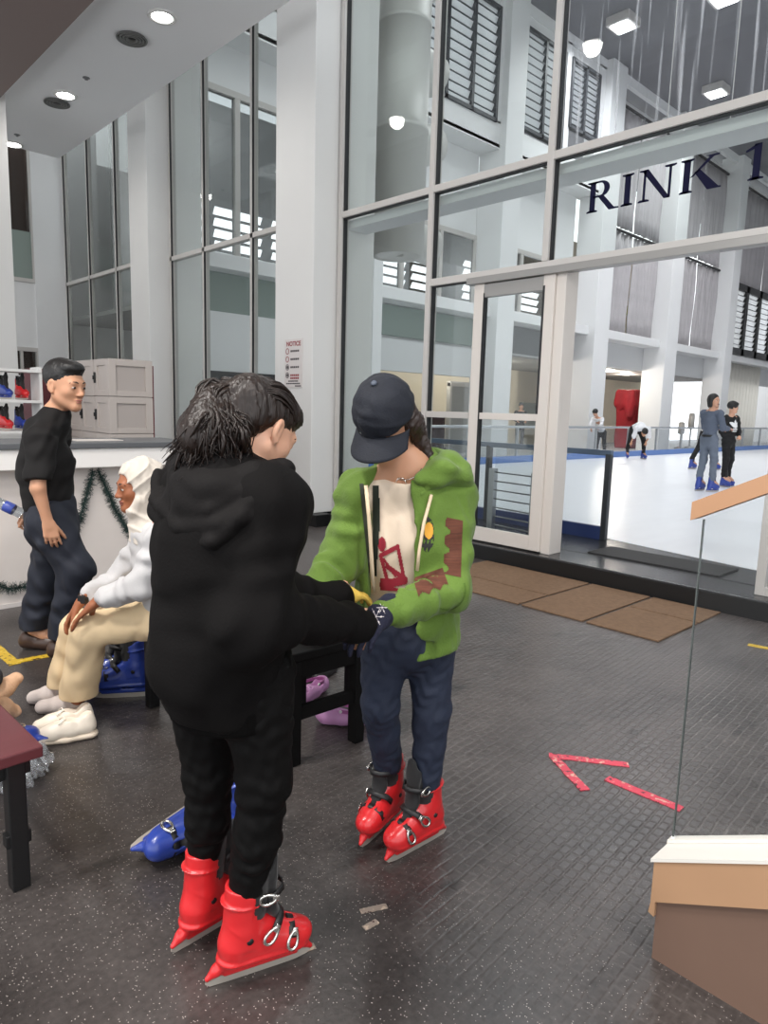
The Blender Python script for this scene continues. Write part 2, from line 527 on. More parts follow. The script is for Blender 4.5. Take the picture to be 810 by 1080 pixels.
def floor_material():
    m = bpy.data.materials.new('studded_rubber'); m.use_nodes = True
    nt = m.node_tree; b = nt.nodes['Principled BSDF']; L = nt.links.new
    tc = _n(nt, 'ShaderNodeTexCoord'); ob = tc.outputs['Object']
    # raised studs in staggered rows
    br = _n(nt, 'ShaderNodeTexBrick'); br.offset = 0.5
    br.inputs['Scale'].default_value = 1.0
    br.inputs['Brick Width'].default_value = 0.050; br.inputs['Row Height'].default_value = 0.038
    br.inputs['Mortar Size'].default_value = 0.0075; br.inputs['Mortar Smooth'].default_value = 0.9
    br.inputs['Color1'].default_value = (1, 1, 1, 1); br.inputs['Color2'].default_value = (.82, .82, .82, 1); br.inputs['Mortar'].default_value = (0, 0, 0, 1)
    mp = _n(nt, 'ShaderNodeMapping'); mp.inputs['Rotation'].default_value = (0, 0, math.radians(-4))
    wob = _n(nt, 'ShaderNodeTexNoise'); wob.inputs['Scale'].default_value = 9
    L(ob, wob.inputs['Vector'])
    va = _n(nt, 'ShaderNodeVectorMath', operation='MULTIPLY_ADD')
    va.inputs[1].default_value = (.012, .012, 0)
    L(wob.outputs['Color'], va.inputs[0]); L(ob, va.inputs[2])
    L(va.outputs[0], mp.inputs['Vector']); L(mp.outputs[0], br.inputs['Vector'])
    # worn, speckled part nearer the benches (x small)
    sx = _n(nt, 'ShaderNodeSeparateXYZ'); L(ob, sx.inputs[0])
    wn = _n(nt, 'ShaderNodeTexNoise'); wn.inputs['Scale'].default_value = 1.3; wn.inputs['Detail'].default_value = 3
    L(ob, wn.inputs['Vector'])
    ad = _n(nt, 'ShaderNodeMath', operation='MULTIPLY_ADD'); ad.inputs[1].default_value = 1.6
    L(wn.outputs['Fac'], ad.inputs[0]); L(sx.outputs['X'], ad.inputs[2])
    worn = _n(nt, 'ShaderNodeMapRange'); worn.inputs[1].default_value = 2.0; worn.inputs[2].default_value = 3.3
    worn.inputs[3].default_value = 1.0; worn.inputs[4].default_value = 0.0
    L(ad.outputs[0], worn.inputs[0])
    # base colour
    n1 = _n(nt, 'ShaderNodeTexNoise'); n1.inputs['Scale'].default_value = 2.2; n1.inputs['Detail'].default_value = 8; n1.inputs['Roughness'].default_value = .7
    L(ob, n1.inputs['Vector'])
    c1 = _n(nt, 'ShaderNodeValToRGB')
    c1.color_ramp.elements[0].position = .3; c1.color_ramp.elements[0].color = lin((44, 40, 39))
    c1.color_ramp.elements[1].position = .7; c1.color_ramp.elements[1].color = lin((71, 66, 64))
    L(n1.outputs['Fac'], c1.inputs[0])
    n3 = _n(nt, 'ShaderNodeTexNoise'); n3.inputs['Scale'].default_value = 55; n3.inputs['Detail'].default_value = 4
    L(ob, n3.inputs['Vector'])
    g1 = _n(nt, 'ShaderNodeMix', data_type='RGBA', blend_type='OVERLAY'); g1.inputs[0].default_value = .55
    L(c1.outputs[0], g1.inputs[6]); L(n3.outputs['Fac'], g1.inputs[7])
    stud = _n(nt, 'ShaderNodeMix', data_type='RGBA', blend_type='MULTIPLY')
    stf = _n(nt, 'ShaderNodeMapRange'); stf.inputs[3].default_value = .95; stf.inputs[4].default_value = .06
    L(worn.outputs[0], stf.inputs[0]); L(stf.outputs[0], stud.inputs[0])
    dark = _n(nt, 'ShaderNodeMix', data_type='RGBA'); dark.inputs[6].default_value = (2.3, 2.3, 2.34, 1); dark.inputs[7].default_value = (1.6, 1.6, 1.63, 1)  # lightens the less worn floor, painting in the rink's reflected brightness
    L(br.outputs['Color'], dark.inputs[0])
    L(g1.outputs[2], stud.inputs[6]); L(dark.outputs[2], stud.inputs[7])
    # pale flecks of worn rubber and grit
    vo = _n(nt, 'ShaderNodeTexVoronoi'); vo.inputs['Scale'].default_value = 120
    L(va.outputs[0], vo.inputs['Vector'])
    lt = _n(nt, 'ShaderNodeMath', operation='LESS_THAN'); lt.inputs[1].default_value = .17
    L(vo.outputs['Distance'], lt.inputs[0])
    vs = _n(nt, 'ShaderNodeSeparateColor'); L(vo.outputs['Color'], vs.inputs[0])
    gt = _n(nt, 'ShaderNodeMath', operation='GREATER_THAN'); gt.inputs[1].default_value = .5
    L(vs.outputs[0], gt.inputs[0])
    fl = _n(nt, 'ShaderNodeMath', operation='MULTIPLY'); L(lt.outputs[0], fl.inputs[0]); L(gt.outputs[0], fl.inputs[1])
    wk = _n(nt, 'ShaderNodeMapRange'); wk.inputs[3].default_value = .05; wk.inputs[4].default_value = .8
    L(worn.outputs[0], wk.inputs[0])
    f2 = _n(nt, 'ShaderNodeMath', operation='MULTIPLY'); L(fl.outputs[0], f2.inputs[0]); L(wk.outputs[0], f2.inputs[1])
    mx = _n(nt, 'ShaderNodeMix', data_type='RGBA'); mx.inputs[7].default_value = lin((196, 186, 180))
    L(f2.outputs[0], mx.inputs[0]); L(stud.outputs[2], mx.inputs[6])
    # dark scuffs
    n4 = _n(nt, 'ShaderNodeTexNoise'); n4.inputs['Scale'].default_value = 3.1; n4.inputs['Detail'].default_value = 6
    mp4 = _n(nt, 'ShaderNodeMapping'); mp4.inputs['Location'].default_value = (5.2, 1.7, 0); mp4.inputs['Scale'].default_value = (1, 1.9, 1)
    L(ob, mp4.inputs[0]); L(mp4.outputs[0], n4.inputs['Vector'])
    sc = _n(nt, 'ShaderNodeMapRange'); sc.inputs[1].default_value = .62; sc.inputs[2].default_value = .72; sc.inputs[3].default_value = 0; sc.inputs[4].default_value = .75
    L(n4.outputs['Fac'], sc.inputs[0])
    m3 = _n(nt, 'ShaderNodeMix', data_type='RGBA'); m3.inputs[7].default_value = lin((34, 32, 32))
    L(sc.outputs[0], m3.inputs[0]); L(mx.outputs[2], m3.inputs[6])
    L(m3.outputs[2], b.inputs['Base Color'])
    # seams between the rubber sheets (1 m wide)
    rr = _n(nt, 'ShaderNodeMapRange'); rr.inputs[3].default_value = .22; rr.inputs[4].default_value = .42
    L(n1.outputs['Fac'], rr.inputs[0]); L(rr.outputs[0], b.inputs['Roughness'])
    b.inputs['Specular IOR Level'].default_value = .55
    bm1 = _n(nt, 'ShaderNodeBump'); bm1.inputs['Strength'].default_value = .55; bm1.inputs['Distance'].default_value = .0026
    bs = _n(nt, 'ShaderNodeMapRange'); bs.inputs[3].default_value = .8; bs.inputs[4].default_value = .04
    L(worn.outputs[0], bs.inputs[0]); L(bs.outputs[0], bm1.inputs['Strength'])
    L(br.outputs['Color'], bm1.inputs['Height'])
    bm2 = _n(nt, 'ShaderNodeBump'); bm2.inputs['Strength'].default_value = .35; bm2.inputs['Distance'].default_value = .002
    L(n3.outputs['Fac'], bm2.inputs['Height']); L(bm1.outputs[0], bm2.inputs['Normal'])
    L(bm2.outputs[0], b.inputs['Normal'])
    return m
M_floor = floor_material()
struct('floor', MB().box((-7, -7, -.12), (5.39, 15.9, 0)).me(), M_floor)
M_rubber = pm('wet_black_rubber', (46, 46, 48), .24, bump=.5, bscale=35, var=.3, vscale=14, spec=.6)
M_step = pm('step_riser', (14, 14, 15), .45, bump=.3, bscale=90)
st = struct('entry_step', MB().box((5.39, -7, -.1), (6.8, 15.4, .15), bev=.008).me(), M_rubber)
struct('step_riser', MB().box((5.380, -7, 0), (5.3905, 6.55, .137), bev=.002).me(), M_step)
struct('step_groove', MB().box((5.845, -7, .149), (5.865, 15, .1515)).me(), M_dark)

# ice sheet
M_ice = pm('skated_ice', (244, 246, 250), .3, bump=.25, bscale=3.0, var=.05, vscale=1.2, stretch=(1.2, 5, 1), spec=.5)
ice_poly = [(6.78, 3.6), (6.47, 2.05), (6.42, -14), (46, -14), (46, 10.95), (6.95, 10.95), (6.88, 4.3)]
struct('ice_rink_floor', MB().prism(ice_poly, (0, 0, -.05), (1, 0, 0), (0, 1, 0), (0, 0, 1), .205).me(), M_ice)
struct('rink_walkway_floor', MB().box((6.0, 10.95, -.1), (46, 18.2, .14)).me(), pm('walkway', (150, 150, 152), .5))

# ---------------- columns
COLX = 5.2
struct('column', MB().box((5.2, 6.75, .15), (6.16, 7.53, 9), bev=.012).me(), M_white)
struct('column', MB().box((5.2, 11.1, .15), (6.16, 11.78, 9), bev=.012).me(), M_white)
struct('column_base', MB().box((5.17, 6.6, 0), (6.0, 7.6, .15), bev=.004).me(), M_step)
struct('column_base', MB().box((5.17, 11.0, 0), (6.0, 11.9, .15), bev=.004).me(), M_step)
struct('corner_column', MB().box((2.55, 11.1, 0), (3.19, 11.75, 5.6), bev=.012).me(), M_white)

# ---------------- main glazed partition (x = 5.6)
XP = 5.6
def pane(name, lo, hi, mat, parent):
    return put(name, MB().box(lo, hi).me(), mat, parent)
w1 = empty('window_1', (XP, 3.7, .15)); w1['kind'] = 'structure'
f = MB()
for y in (6.69, 5.215, 3.77):
    zb = .15 if y > 4 else 2.83
    f.box((XP - .06, y - .032, zb), (XP + .06, y + .032, 7.6), bev=.006)
for y in (1.69, -.3, -2.3, -4.3):
    f.box((XP - .06, y - .034, .15), (XP + .06, y + .034, 7.6), bev=.006)
f.box((XP - .055, -4.3, 3.695), (XP + .055, 6.69, 3.765), bev=.006)
f.box((XP - .055, -4.3, 2.755), (XP + .055, 5.2, 2.83), bev=.006)
f.box((XP - .055, 3.6, .15), (XP + .055, 6.69, .22), bev=.006)
f.box((XP - .055, -4.3, .15), (XP + .055, 1.69, .22), bev=.006)
f.box((XP - .05, 3.6, 1.385), (XP + .05, 5.2, 1.45), bev=.005)
put('frame', f.me(), M_frame, w1)
g = MB()    # dark rubber gaskets along the far edge of every member
for y in (6.655, 5.18, 3.735): g.box((XP - .03, y - .006, .2 if y > 4 else 2.83), (XP + .03, y + .003, 7.6))
for (y0, y1) in ((5.25, 6.65), (3.81, 5.18), (-4.2, 3.73)): g.box((XP - .03, y0, 3.688), (XP + .03, y1, 3.697))
for (y0, y1) in ((3.81, 5.18),): g.box((XP - .03, y0, 2.748), (XP + .03, y1, 2.757))
put('gasket', g.me(), M_dark, w1)
for (y0, y1, z0, z1, m) in ((5.24, 6.66, .22, 3.7, G_pane), (5.24, 6.66, 3.76, 7.6, G_pane), (3.8, 5.19, 3.76, 7.6, G_pane),
                            (3.8, 5.19, 2.83, 3.7, G_pane), (4.5, 5.19, .22, 1.39, G_pane), (4.5, 5.19, 1.45, 2.76, G_pane),
                            (1.72, 3.74, 3.76, 7.6, G_pane_dirty), (1.72, 3.74, 2.83, 3.7, G_pane),
                            (-.27, 1.66, 3.76, 7.6, G_pane_dirty), (-.27, 1.66, 2.83, 3.7, G_pane), (-.27, 1.66, .22, 2.76, G_pane)):
    pane('pane', (XP - .004, y0, z0), (XP + .004, y1, z1), m, w1)
struct('inner_beam', MB().box((XP + .10, -6, 3.605), (XP + .42, 6.74, 3.70), bev=.005).me(), pm('beam_paint', (226, 227, 229), .5))
# sliding door leaf, in front of the partition
d1 = empty('door_1', (5.5, 4.05, .16)); d1['kind'] = 'structure'
f = MB()
XD0, XD1 = 5.475, 5.535
f.box((XD0, 4.40, .165), (XD1, 4.52, 2.69), bev=.006)
f.box((XD0, 3.60, .165), (XD1, 3.72, 2.69), bev=.006)
f.box((XD0 + .004, 3.715, .165), (XD1 - .004, 4.405, .30), bev=.004)
f.box((XD0 + .01, 3.68, 1.385), (XD1 - .01, 4.45, 1.45), bev=.004)
put('door_frame', f.me(), M_frame_w, d1)
put('top_rail', MB().box((XD0 + .004, 3.715, 2.56), (XD1 - .004, 4.405, 2.685), bev=.004).me(), pm('track_grey', (150, 148, 145), .35, metal=.4), d1)
pane('pane', (5.502, 3.7, .28), (5.508, 4.42, 1.39), G_pane, d1)
pane('pane', (5.502, 3.7, 1.44), (5.508, 4.42, 2.6), G_pane, d1)
put('door_seal', MB().box((XD0 - .002, 4.392, .3), (XD1, 4.402, 2.6)).me(), M_dark, d1)
put('door_seal', MB().box((XD0 - .002, 3.70, 1.45), (XD1 - .03, 3.723, 2.6)).me(), M_dark, d1)
put('handle', MB().box((5.55, 3.5, 1.36), (5.565, 3.56, 1.66), bev=.006).me(), M_frame, d1)
struct('door_track', MB().box((5.44, 1.72, 2.69), (5.545, 4.6, 2.755), bev=.005).me(), pm('track_grey', (150, 148, 145), .35, metal=.4))
f = MB()
f.box((5.50, 3.50, .15), (5.70, 3.60, 2.755), bev=.008).box((5.545, 3.6, .15), (5.68, 3.70, 2.755), bev=.008)
struct('door_jamb', f.me(), M_frame_w)

# lettering RINK 1 on the glass above the doorway, serif capitals
def serif_text(mb, text, org, u, v, n, H, th):
    """classical capitals drawn from stems, serifs and bowls"""
    W = .16; T = .065          # thick and thin strokes, in cap heights
    def P(poly, x0): mb.prism([((x0 + a) * H, b * H) for a, b in poly], org, u, v, n, th)
    def R(x0, a, b, c, d): P([(a, b), (c, b), (c, d), (a, d)], x0)
    def serif(x0, c, y, w=.16, up=True):
        s = 1 if up else -1
        P([(c - w, y), (c + w, y), (c + w, y + .045 * s), (c + .09, y + .075 * s), (c - .09, y + .075 * s), (c - w, y + .045 * s)], x0)
    def stem(x0, c, w=W):
        R(x0, c - w / 2, 0, c + w / 2, 1); serif(x0, c, 0); serif(x0, c, 1, up=False)
    def bowl(x0, cx, cy, rx, ry, t0, t1, a0, a1):
        N = 18
        o = [(cx + rx * math.cos(a0 + (a1 - a0) * i / N), cy + ry * math.sin(a0 + (a1 - a0) * i / N)) for i in range(N + 1)]
        q = [(cx + (rx - t0) * math.cos(a0 + (a1 - a0) * i / N), cy + (ry - t1) * math.sin(a0 + (a1 - a0) * i / N)) for i in range(N + 1)]
        for i in range(N): P([o[i], o[i + 1], q[i + 1], q[i]], x0)
    x = 0.0
    for ch in text:
        if ch == 'R':
            stem(x, .2)
            R(x, .2, 1 - T, .42, 1); R(x, .2, .47, .42, .47 + T)
            bowl(x, .42, .735, .27, .265, W, T, -math.pi / 2, math.pi / 2)
            P([(.36, .49), (.54, .49), (.84, .07), (.98, .045), (.98, 0), (.70, 0)], x); x += 1.0
        elif ch == 'I':
            stem(x, .2); x += .46
        elif ch == 'N':
            R(x, .17, 0, .17 + T, 1); serif(x, .2, 0, .15); R(x, .83, 0, .83 + T, 1); serif(x, .86, 1, .15, False)
            P([(.05, 1), (.28, 1), (.895, .0), (.83, .0), (.74, .0), (.14, .93), (.05, .955)], x); x += 1.08
        elif ch == 'K':
            stem(x, .2)
            P([(.28, .44), (.72, 1 - .05), (.62, 1), (.95, 1), (.95, .955), (.82, .94), (.36, .46)], x)
            P([(.38, .58), (.50, .66), (.98, .05), (1.04, .045), (1.04, 0), (.72, 0)], x); x += 1.1
        elif ch == '1':
            R(x, .2, 0, .2 + W, 1.0); serif(x, .28, 0, .17); P([(.02, .80), (.2, .86), (.2, .92), (.36, 1.0), (.28, 1.0), (.02, .86)], x); x += .6
        elif ch == ' ': x += .42
    return x
a = on_x(617, 226, XP - .008); t_ = on_x(619, 194, XP - .008); b_ = on_x(803, 172, XP - .008)
H_ = t_[2] - a[2]
mb = MB()
scl = 1.0
wid = serif_text(MB(), 'RINK 1', (0, 0, 0), (0, 1, 0), (0, 0, 1), (1, 0, 0), 1, .01)
ux = 1.05 * (a[1] - b_[1]) / (wid * H_)
mb.b.free()
rs = empty('rink_sign', (XP - .007, a[1], a[2])); tag(rs, 'dark navy RINK 1 lettering on the glass panel above the rink doorway', 'sign')
xo = 0.0
for ch in 'RINK 1':
    if ch == ' ': xo += .42; continue
    mb = MB(); w_ = serif_text(mb, ch, (XP - .007, a[1] - ux * xo * H_, a[2]), (0, -ux, 0), (0, 0, 1), (-1, 0, 0), H_, .002)
    put('letter', mb.me(), pm('navy_vinyl', (14, 15, 46), .65, spec=.15), rs); xo += w_

# ---------------- tall lobby windows to the left, same plane
def window_bay(name, ys, y0, y1, z0, z1, zt):
    w = empty(name, (XP, (y0 + y1) / 2, z0)); w['kind'] = 'structure'
    f = MB(); g = MB()
    for y in ys:
        f.box((XP - .05, y - .03, z0), (XP + .05, y + .03, z1), bev=.005)
        g.box((XP - .052, y - .037, z0), (XP - .02, y - .029, z1))
    f.box((XP - .05, y0, zt - .035), (XP + .05, y1, zt + .035), bev=.005)
    f.box((XP - .05, y0, z0), (XP + .05, y1, z0 + .08), bev=.005)
    put('frame', f.me(), M_frame, w); put('gasket', g.me(), M_dark, w)
    e = sorted([y0] + [y for y in ys if y0 < y < y1] + [y1])
    for i in range(len(e) - 1):
        pane('pane', (XP - .004, e[i] + .03, z0 + .08), (XP + .004, e[i + 1] - .03, zt - .035), G_pane, w)
        pane('pane', (XP - .004, e[i] + .03, zt + .035), (XP + .004, e[i + 1] - .03, z1), G_pane, w)
window_bay('window_2', (7.6, 8.63, 9.97, 11.03), 7.55, 11.08, .3, 8.2, 3.8)
window_bay('window_3', (11.85, 13.2, 14.5, 15.78), 11.8, 15.8, .3, 8.2, 3.9)
struct('wall_side_passage', MB().box((5.9, 17.2, 0), (9.4, 17.35, 9)).me(), M_white2)
# end wall of the lobby
struct('wall_back', (lambda m: m.box((4.94, 15.8, 0), (5.56, 15.95, 8.3)).box((-7, 15.84, 0), (3.6, 16.0, 8.3)).box((3.6, 15.84, 2.53), (4.95, 16.0, 3.84)).box((3.6, 15.84, 0), (4.95, 16.0, 1.95)).me())(MB()), M_white2)
w = empty('window_4', (4.4, 15.85, 3.84)); w['kind'] = 'structure'
f = MB()
f.box((3.6, 15.8, 3.84), (4.99, 15.92, 3.92), bev=.005).box((4.91, 15.802, 3.90), (4.99, 15.918, 8.3), bev=.005)
f.box((3.6, 15.8, 2.45), (4.99, 15.92, 2.53), bev=.005).box((4.91, 15.802, 1.95), (4.99, 15.918, 2.46), bev=.005).box((4.6, 15.81, 1.95), (4.65, 15.89, 2.46))
put('frame', f.me(), M_frame, w)
pane('pane', (3.6, 15.85, 4.85), (4.92, 15.87, 8.3), G_pane, w)
pane('pane', (3.6, 15.85, 3.9), (4.92, 15.87, 4.85), M_tint, w)
pane('pane', (3.6, 15.85, 1.95), (4.92, 15.87, 2.46), G_pane, w)
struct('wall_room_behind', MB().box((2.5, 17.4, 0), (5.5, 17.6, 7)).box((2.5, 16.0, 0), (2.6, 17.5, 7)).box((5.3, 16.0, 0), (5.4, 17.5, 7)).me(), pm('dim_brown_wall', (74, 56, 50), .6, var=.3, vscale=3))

# ---------------- ceiling
SZ = 5.6
struct('ceiling', MB().box((3.13, -7, SZ), (4.6, 13.2, SZ + .35)).me(), M_soffit)
struct('ceiling_low', MB().box((-7, -2, SZ - .12), (3.085, 13.2, SZ + .2)).me(), M_brown_ceiling)
struct('ceiling_upper', MB().box((-7, 5.0, 8.2), (6.5, 15.9, 8.35)).me(), M_white2)
M_lamp = glow('downlight_glow', (255, 252, 245), 28)
def downlight(x, y, z, label, r=.135):
    e = empty('downlight', (x, y, z - .01))
    tag(e, label, 'ceiling light', 'downlights in the white soffit')
    put('trim_ring', MB().lathe([(r * .8, .02), (r * .82, -.004), (r * 1.1, -.008), (r * 1.16, 0), (r * 1.16, .02)], (x, y, z - .012)).me(), M_white, e)
    put('diffuser', MB().lathe([(r * .02, .012), (r * .8, .012), (r * .8, -.002), (r * .02, -.006)], (x, y, z - .012)).me(), M_lamp, e)
    l = bpy.data.lights.new('downlight_lamp', 'SPOT'); l.energy = 80; l.spot_size = 3.05; l.spot_blend = 1.0; l.shadow_soft_size = .1
    l.color = (1, .97, .93)
    q = bpy.data.objects.new('downlight_lamp', l); COL.objects.link(q); q.location = (x, y, z - .04)
for (px, py), lab in (((171, 17), 'round recessed downlight nearest the tall white column, beside a round vent'),
                      ((69, 100), 'round recessed downlight beside the farther ceiling vent'),
                      ((14, 152), 'round recessed downlight farthest along the soffit, by the corner column')):
    p = on_z(px, py, SZ); downlight(p[0], p[1], SZ, lab)
downlight(3.75, 4.6, SZ, 'round recessed downlight mirrored in the streaked glass panel, itself above the frame')
def vent(x, y, z, label):
    e = empty('ceiling_vent', (x, y, z - .01)); tag(e, label, 'vent', 'round vents in the soffit')
    m = MB()
    for r in (.15, .115, .08, .045): m.lathe([(r, 0), (r + .006, -.018), (r + .022, -.02), (r + .024, -.012), (r + .008, 0)], (x, y, z - .002))
    put('grille_ring', m.me(), pm('vent_metal', (120, 120, 118), .4, metal=.5), e)
    put('duct_throat', MB().lathe([(.001, .0), (.16, .0), (.16, -.004), (.001, -.004)], (x, y, z)).me(), M_black, e)
for (px, py), lab in (((139, 40), 'dark round ceiling vent next to the nearest downlight'), ((60, 108), 'dark round ceiling vent next to the second downlight')):
    p = on_z(px, py, SZ); vent(p[0], p[1], SZ, lab)
for (px, py), lab in (((91, 82), 'small sprinkler head on the soffit between the two vents'), ((18, 142), 'small sprinkler head near the far end of the soffit')):
    p = on_z(px, py, SZ)
    o = put('ceiling_sprinkler', MB().lathe([(.001, 0), (.045, 0), (.045, -.006), (.018, -.01), (.016, -.02), (.022, -.022), (.02, -.026), (.001, -.027)], tuple(p)).me(), pm('sprinkler', (120, 120, 122), .4))
    tag(o, lab, 'sprinkler', 'sprinkler heads')

# notice on the column
ns = empty('notice_sign', (5.19, 7.1, 2.0)); tag(ns, 'small white NOTICE sign with red heading on the near white column', 'sign')
y0 = on_x(300.5, 380, 5.195)[1]; y1 = on_x(319, 380, 5.195)[1]; zt = on_x(310, 357.5, 5.195)[2]; zb = on_x(310, 409, 5.195)[2]
put('board', MB().box((5.192, y1, zb), (5.199, y0, zt), bev=.002).me(), pm('sign_board', (214, 208, 206), .4), ns)
def text_mesh(txt, size, bold=.0):
    c = bpy.data.curves.new('t', 'FONT'); c.body = txt; c.size = size; c.extrude = .0006; c.offset = bold
    o = bpy.data.objects.new('t', c); COL.objects.link(o)
    dg = bpy.context.evaluated_depsgraph_get(); me = bpy.data.meshes.new_from_object(o.evaluated_get(dg))
    bpy.data.objects.remove(o); return me
def place_text(name, txt, size, org, u, v, mat, parent, bold=0.0, width=None):
    me = text_mesh(txt, size, bold)
    u = np.array(u, float); v = np.array(v, float); w = np.cross(u, v)
    xs = [q.co.x for q in me.vertices]; k = 1.0
    if width: k = width / (max(xs) - min(xs))
    for q in me.vertices:
        p = np.array(org) + u * (q.co.x * k) + v * q.co.y + w * q.co.z
        q.co = p
    return put(name, me, mat, parent)
Wn, Hn = y0 - y1, zt - zb
M_red = pm('sign_red', (140, 30, 40), .5); M_ink = pm('sign_ink', (60, 52, 56), .5)
XN = 5.191
place_text('heading', 'NOTICE', Hn * .13, (XN, y0 - Wn * .1, zt - Hn * .14), (0, -1, 0), (0, 0, 1), M_red, ns, .002, Wn * .8)
for i in range(4):
    zc = zt - Hn * (.245 + .165 * i)
    m = MB()
    pts = [(XN, y0 - Wn * .16 + Wn * .08 * math.cos(t * .393), zc + Hn * .058 * math.sin(t * .393)) for t in range(16)]
    m.tube(pts, .004, 6, closed=True)
    if i >= 2: m.ell((XN, y0 - Wn * .16, zc), (.002, Wn * .05, Hn * .035))
    put('pictogram', m.me(), M_red if i < 2 else M_ink, ns)
    m = MB(); 
    for k in range(2 if i == 3 else 1):
        for j in range(5): m.box((XN - .0005, y0 - Wn * (.34 + .1 * j) - Wn * .075, zc - .018 * k * 2 - .012), (XN + .001, y0 - Wn * (.34 + .1 * j), zc - .036 * k + .012))
        if i != 3: break
    put('line_of_words', m.me(), M_red if i == 3 else M_ink, ns)
m = MB()
for k, (s, e) in enumerate(((.22, .78), (.1, .9), (.6, .95))):
    for j in range(8):
        a0 = s + (e - s) * j / 8
        m.box((XN - .0005, y0 - Wn * (a0 + (e - s) / 8 * .85), zt - Hn * (.875 + .05 * k)), (XN + .001, y0 - Wn * a0, zt - Hn * (.85 + .05 * k)))
put('footer_words', m.me(), M_ink, ns)

# ================================================================== INSIDE THE RINK
YC, YW, YU = 12.3, 13.2, 12.52
def colX(px, py): return on_y(px, py, YC)[0]
rink_cols = [(colX(393, 340), colX(403, 340)), (colX(522, 380), colX(540, 380)), (colX(626, 370), colX(641, 370)), (colX(702.5, 365), colX(714.5, 365)), (colX(765, 372), colX(772.5, 372)), (42.0, 43.0), (44.6, 45.6)]
for x0, x1 in rink_cols:
    struct('rink_column', MB().box((x0, YC, .1), (x1, YW, 12.6), bev=.02).me(), M_white2)
struct('rink_beam', MB().box((5.9, 12.55, 4.13), (46, 13.25, 4.42), bev=.02).me(), M_white2)
def wallbox(name, x0, x1, z0, z1, m=M_white2, y0=YW, y1=YW + .15):
    struct(name, MB().box((x0, y0, z0), (x1, y1, z1)).me(), m)
# wall between the storeys and above the upper curtains
wallbox('rink_wall_upper', 5.9, rink_cols[2][0] + .1, 8.6, 9.25, M_white2, YU, YU + .15)
wallbox('rink_wall_top', 5.9, 46, 12.3, 13.0, M_white2, YU, YU + .15)
M_lintel = pm('lintel_paint', (196, 197, 198), .6)
wallbox('rink_wall_lintel', 5.9, 46, 3.25, 4.13, M_lintel)
struct('rink_ceiling', MB().box((6.2, -14.5, 12.6), (46, 18, 12.9)).me(), pm('dark_rink_ceiling', (118, 118, 122), .6, bump=.3, bscale=2, var=.2, vscale=.8))
struct('inner_room_ceiling', MB().box((5.9, 13.35, 3.22), (34.5, 17.6, 3.3)).me(), pm('inner_ceiling', (150, 148, 145), .6))
struct('inner_room_wall', MB().box((5.9, 17.4, 0), (36.5, 17.6, 9)).me(), pm('cream_wall', (226, 214, 194), .6, var=.05))
for x, y in ((19.5, 15.2), (23.8, 14.2), (25.8, 14.2), (16.3, 14.6), (28.0, 14.6)):
    m = MB(); m.lathe([(.001, 0), (.16, 0), (.16, -.02), (.001, -.025)], (x, y, 3.22))
    o = put('ceiling_lamp_or_fill', m.me(), glow('inner_lamp_glow', (255, 250, 238), 9))
    tag(o, 'round lit lamp in the low ceiling of the room behind the rink', 'ceiling light', 'lamps in the room behind the rink')
    l = bpy.data.lights.new('inner_lamp', 'POINT'); l.energy = 80; l.shadow_soft_size = .2; l.color = (1, .93, .82)
    q = bpy.data.objects.new('inner_lamp', l); COL.objects.link(q); q.location = (x, y, 2.95)
# ground-floor infill of each bay
bays = [(rink_cols[i][1], rink_cols[i + 1][0]) for i in range(len(rink_cols) - 1)]
M_beige = pm('beige_door', (214, 205, 192), .5)
# bay 0: pale balcony front and dark poster wall behind, one plain door
x0, x1 = bays[0]
wallbox('rink_wall_infill', x0, x1, 2.45, 3.25, pm('balcony_front', (206, 207, 207), .6), 13.0, 13.2)
wallbox('tinted_panel', x0, x1, 3.35, 4.1, M_tint, 13.14, 13.2)
XI = lambda px: on_y(px, 430, 14.6)[0]
struct('inner_partition', MB().box((XI(418), 14.6, 0), (XI(470), 14.7, on_y(445, 438, 14.6)[2])).box((XI(390), 14.62, 0), (XI(500), 14.72, .3)).me(), pm('dark_poster_wall', (58, 38, 38), .5, var=.8, vscale=4))
d2 = empty('door_2', (XI(485), 14.6, .1)); d2['kind'] = 'structure'
put('door_frame', MB().box((XI(473), 14.55, .1), (XI(475), 14.7, 2.35)).box((XI(496), 14.55, .1), (XI(498), 14.7, 2.35)).box((XI(473), 14.56, 2.25), (XI(498), 14.69, 2.4)).me(), M_frame, d2)
put('leaf', MB().box((XI(475), 14.6, .1), (XI(496), 14.66, 2.25)).me(), pm('grey_door', (160, 160, 158), .5), d2)
# bay 1: open to the cream room; bay 2: room with the red cover; bay 3: bright doorway
x0, x1 = bays[1]
wallbox('tinted_panel', x0, x1, 3.3, 4.1, pm('dark_overpanel', (104, 106, 108), .3), 13.14, 13.2)
o = put('picture_board', MB().box((on_y(549, 435, 17.3)[0], 17.3, .9), (on_y(572, 435, 17.3)[0], 17.39, on_y(560, 425, 17.3)[2]), bev=.01).me(), pm('green_board', (128, 136, 128), .5))
tag(o, 'grey green board on the cream wall behind the capped silhouette', 'board')
x0, x1 = bays[2]
d3 = empty('door_3', (25, 16.0, .1)); d3['kind'] = 'structure'
put('door_frame', MB().box((24.0, 15.9, .1), (24.15, 16.05, 3.2)).box((26.8, 15.9, .1), (26.95, 16.05, 3.2)).me(), M_frame, d3)
put('leaf', MB().box((24.15, 15.95, .1), (26.8, 16.0, 3.2)).me(), pm('cream_door', (233, 226, 214), .5), d3)
x0, x1 = bays[3]
wallbox('rink_wall_infill', x0, x0 + .55, .1, 3.3, M_lintel)
d4 = empty('door_4', (x0 + 1.5, YW, .1)); d4['kind'] = 'structure'
put('door_frame', MB().box((x0 + .55, YW, .1), (x0 + .7, YW + .1, 3.3)).me(), M_dark, d4)

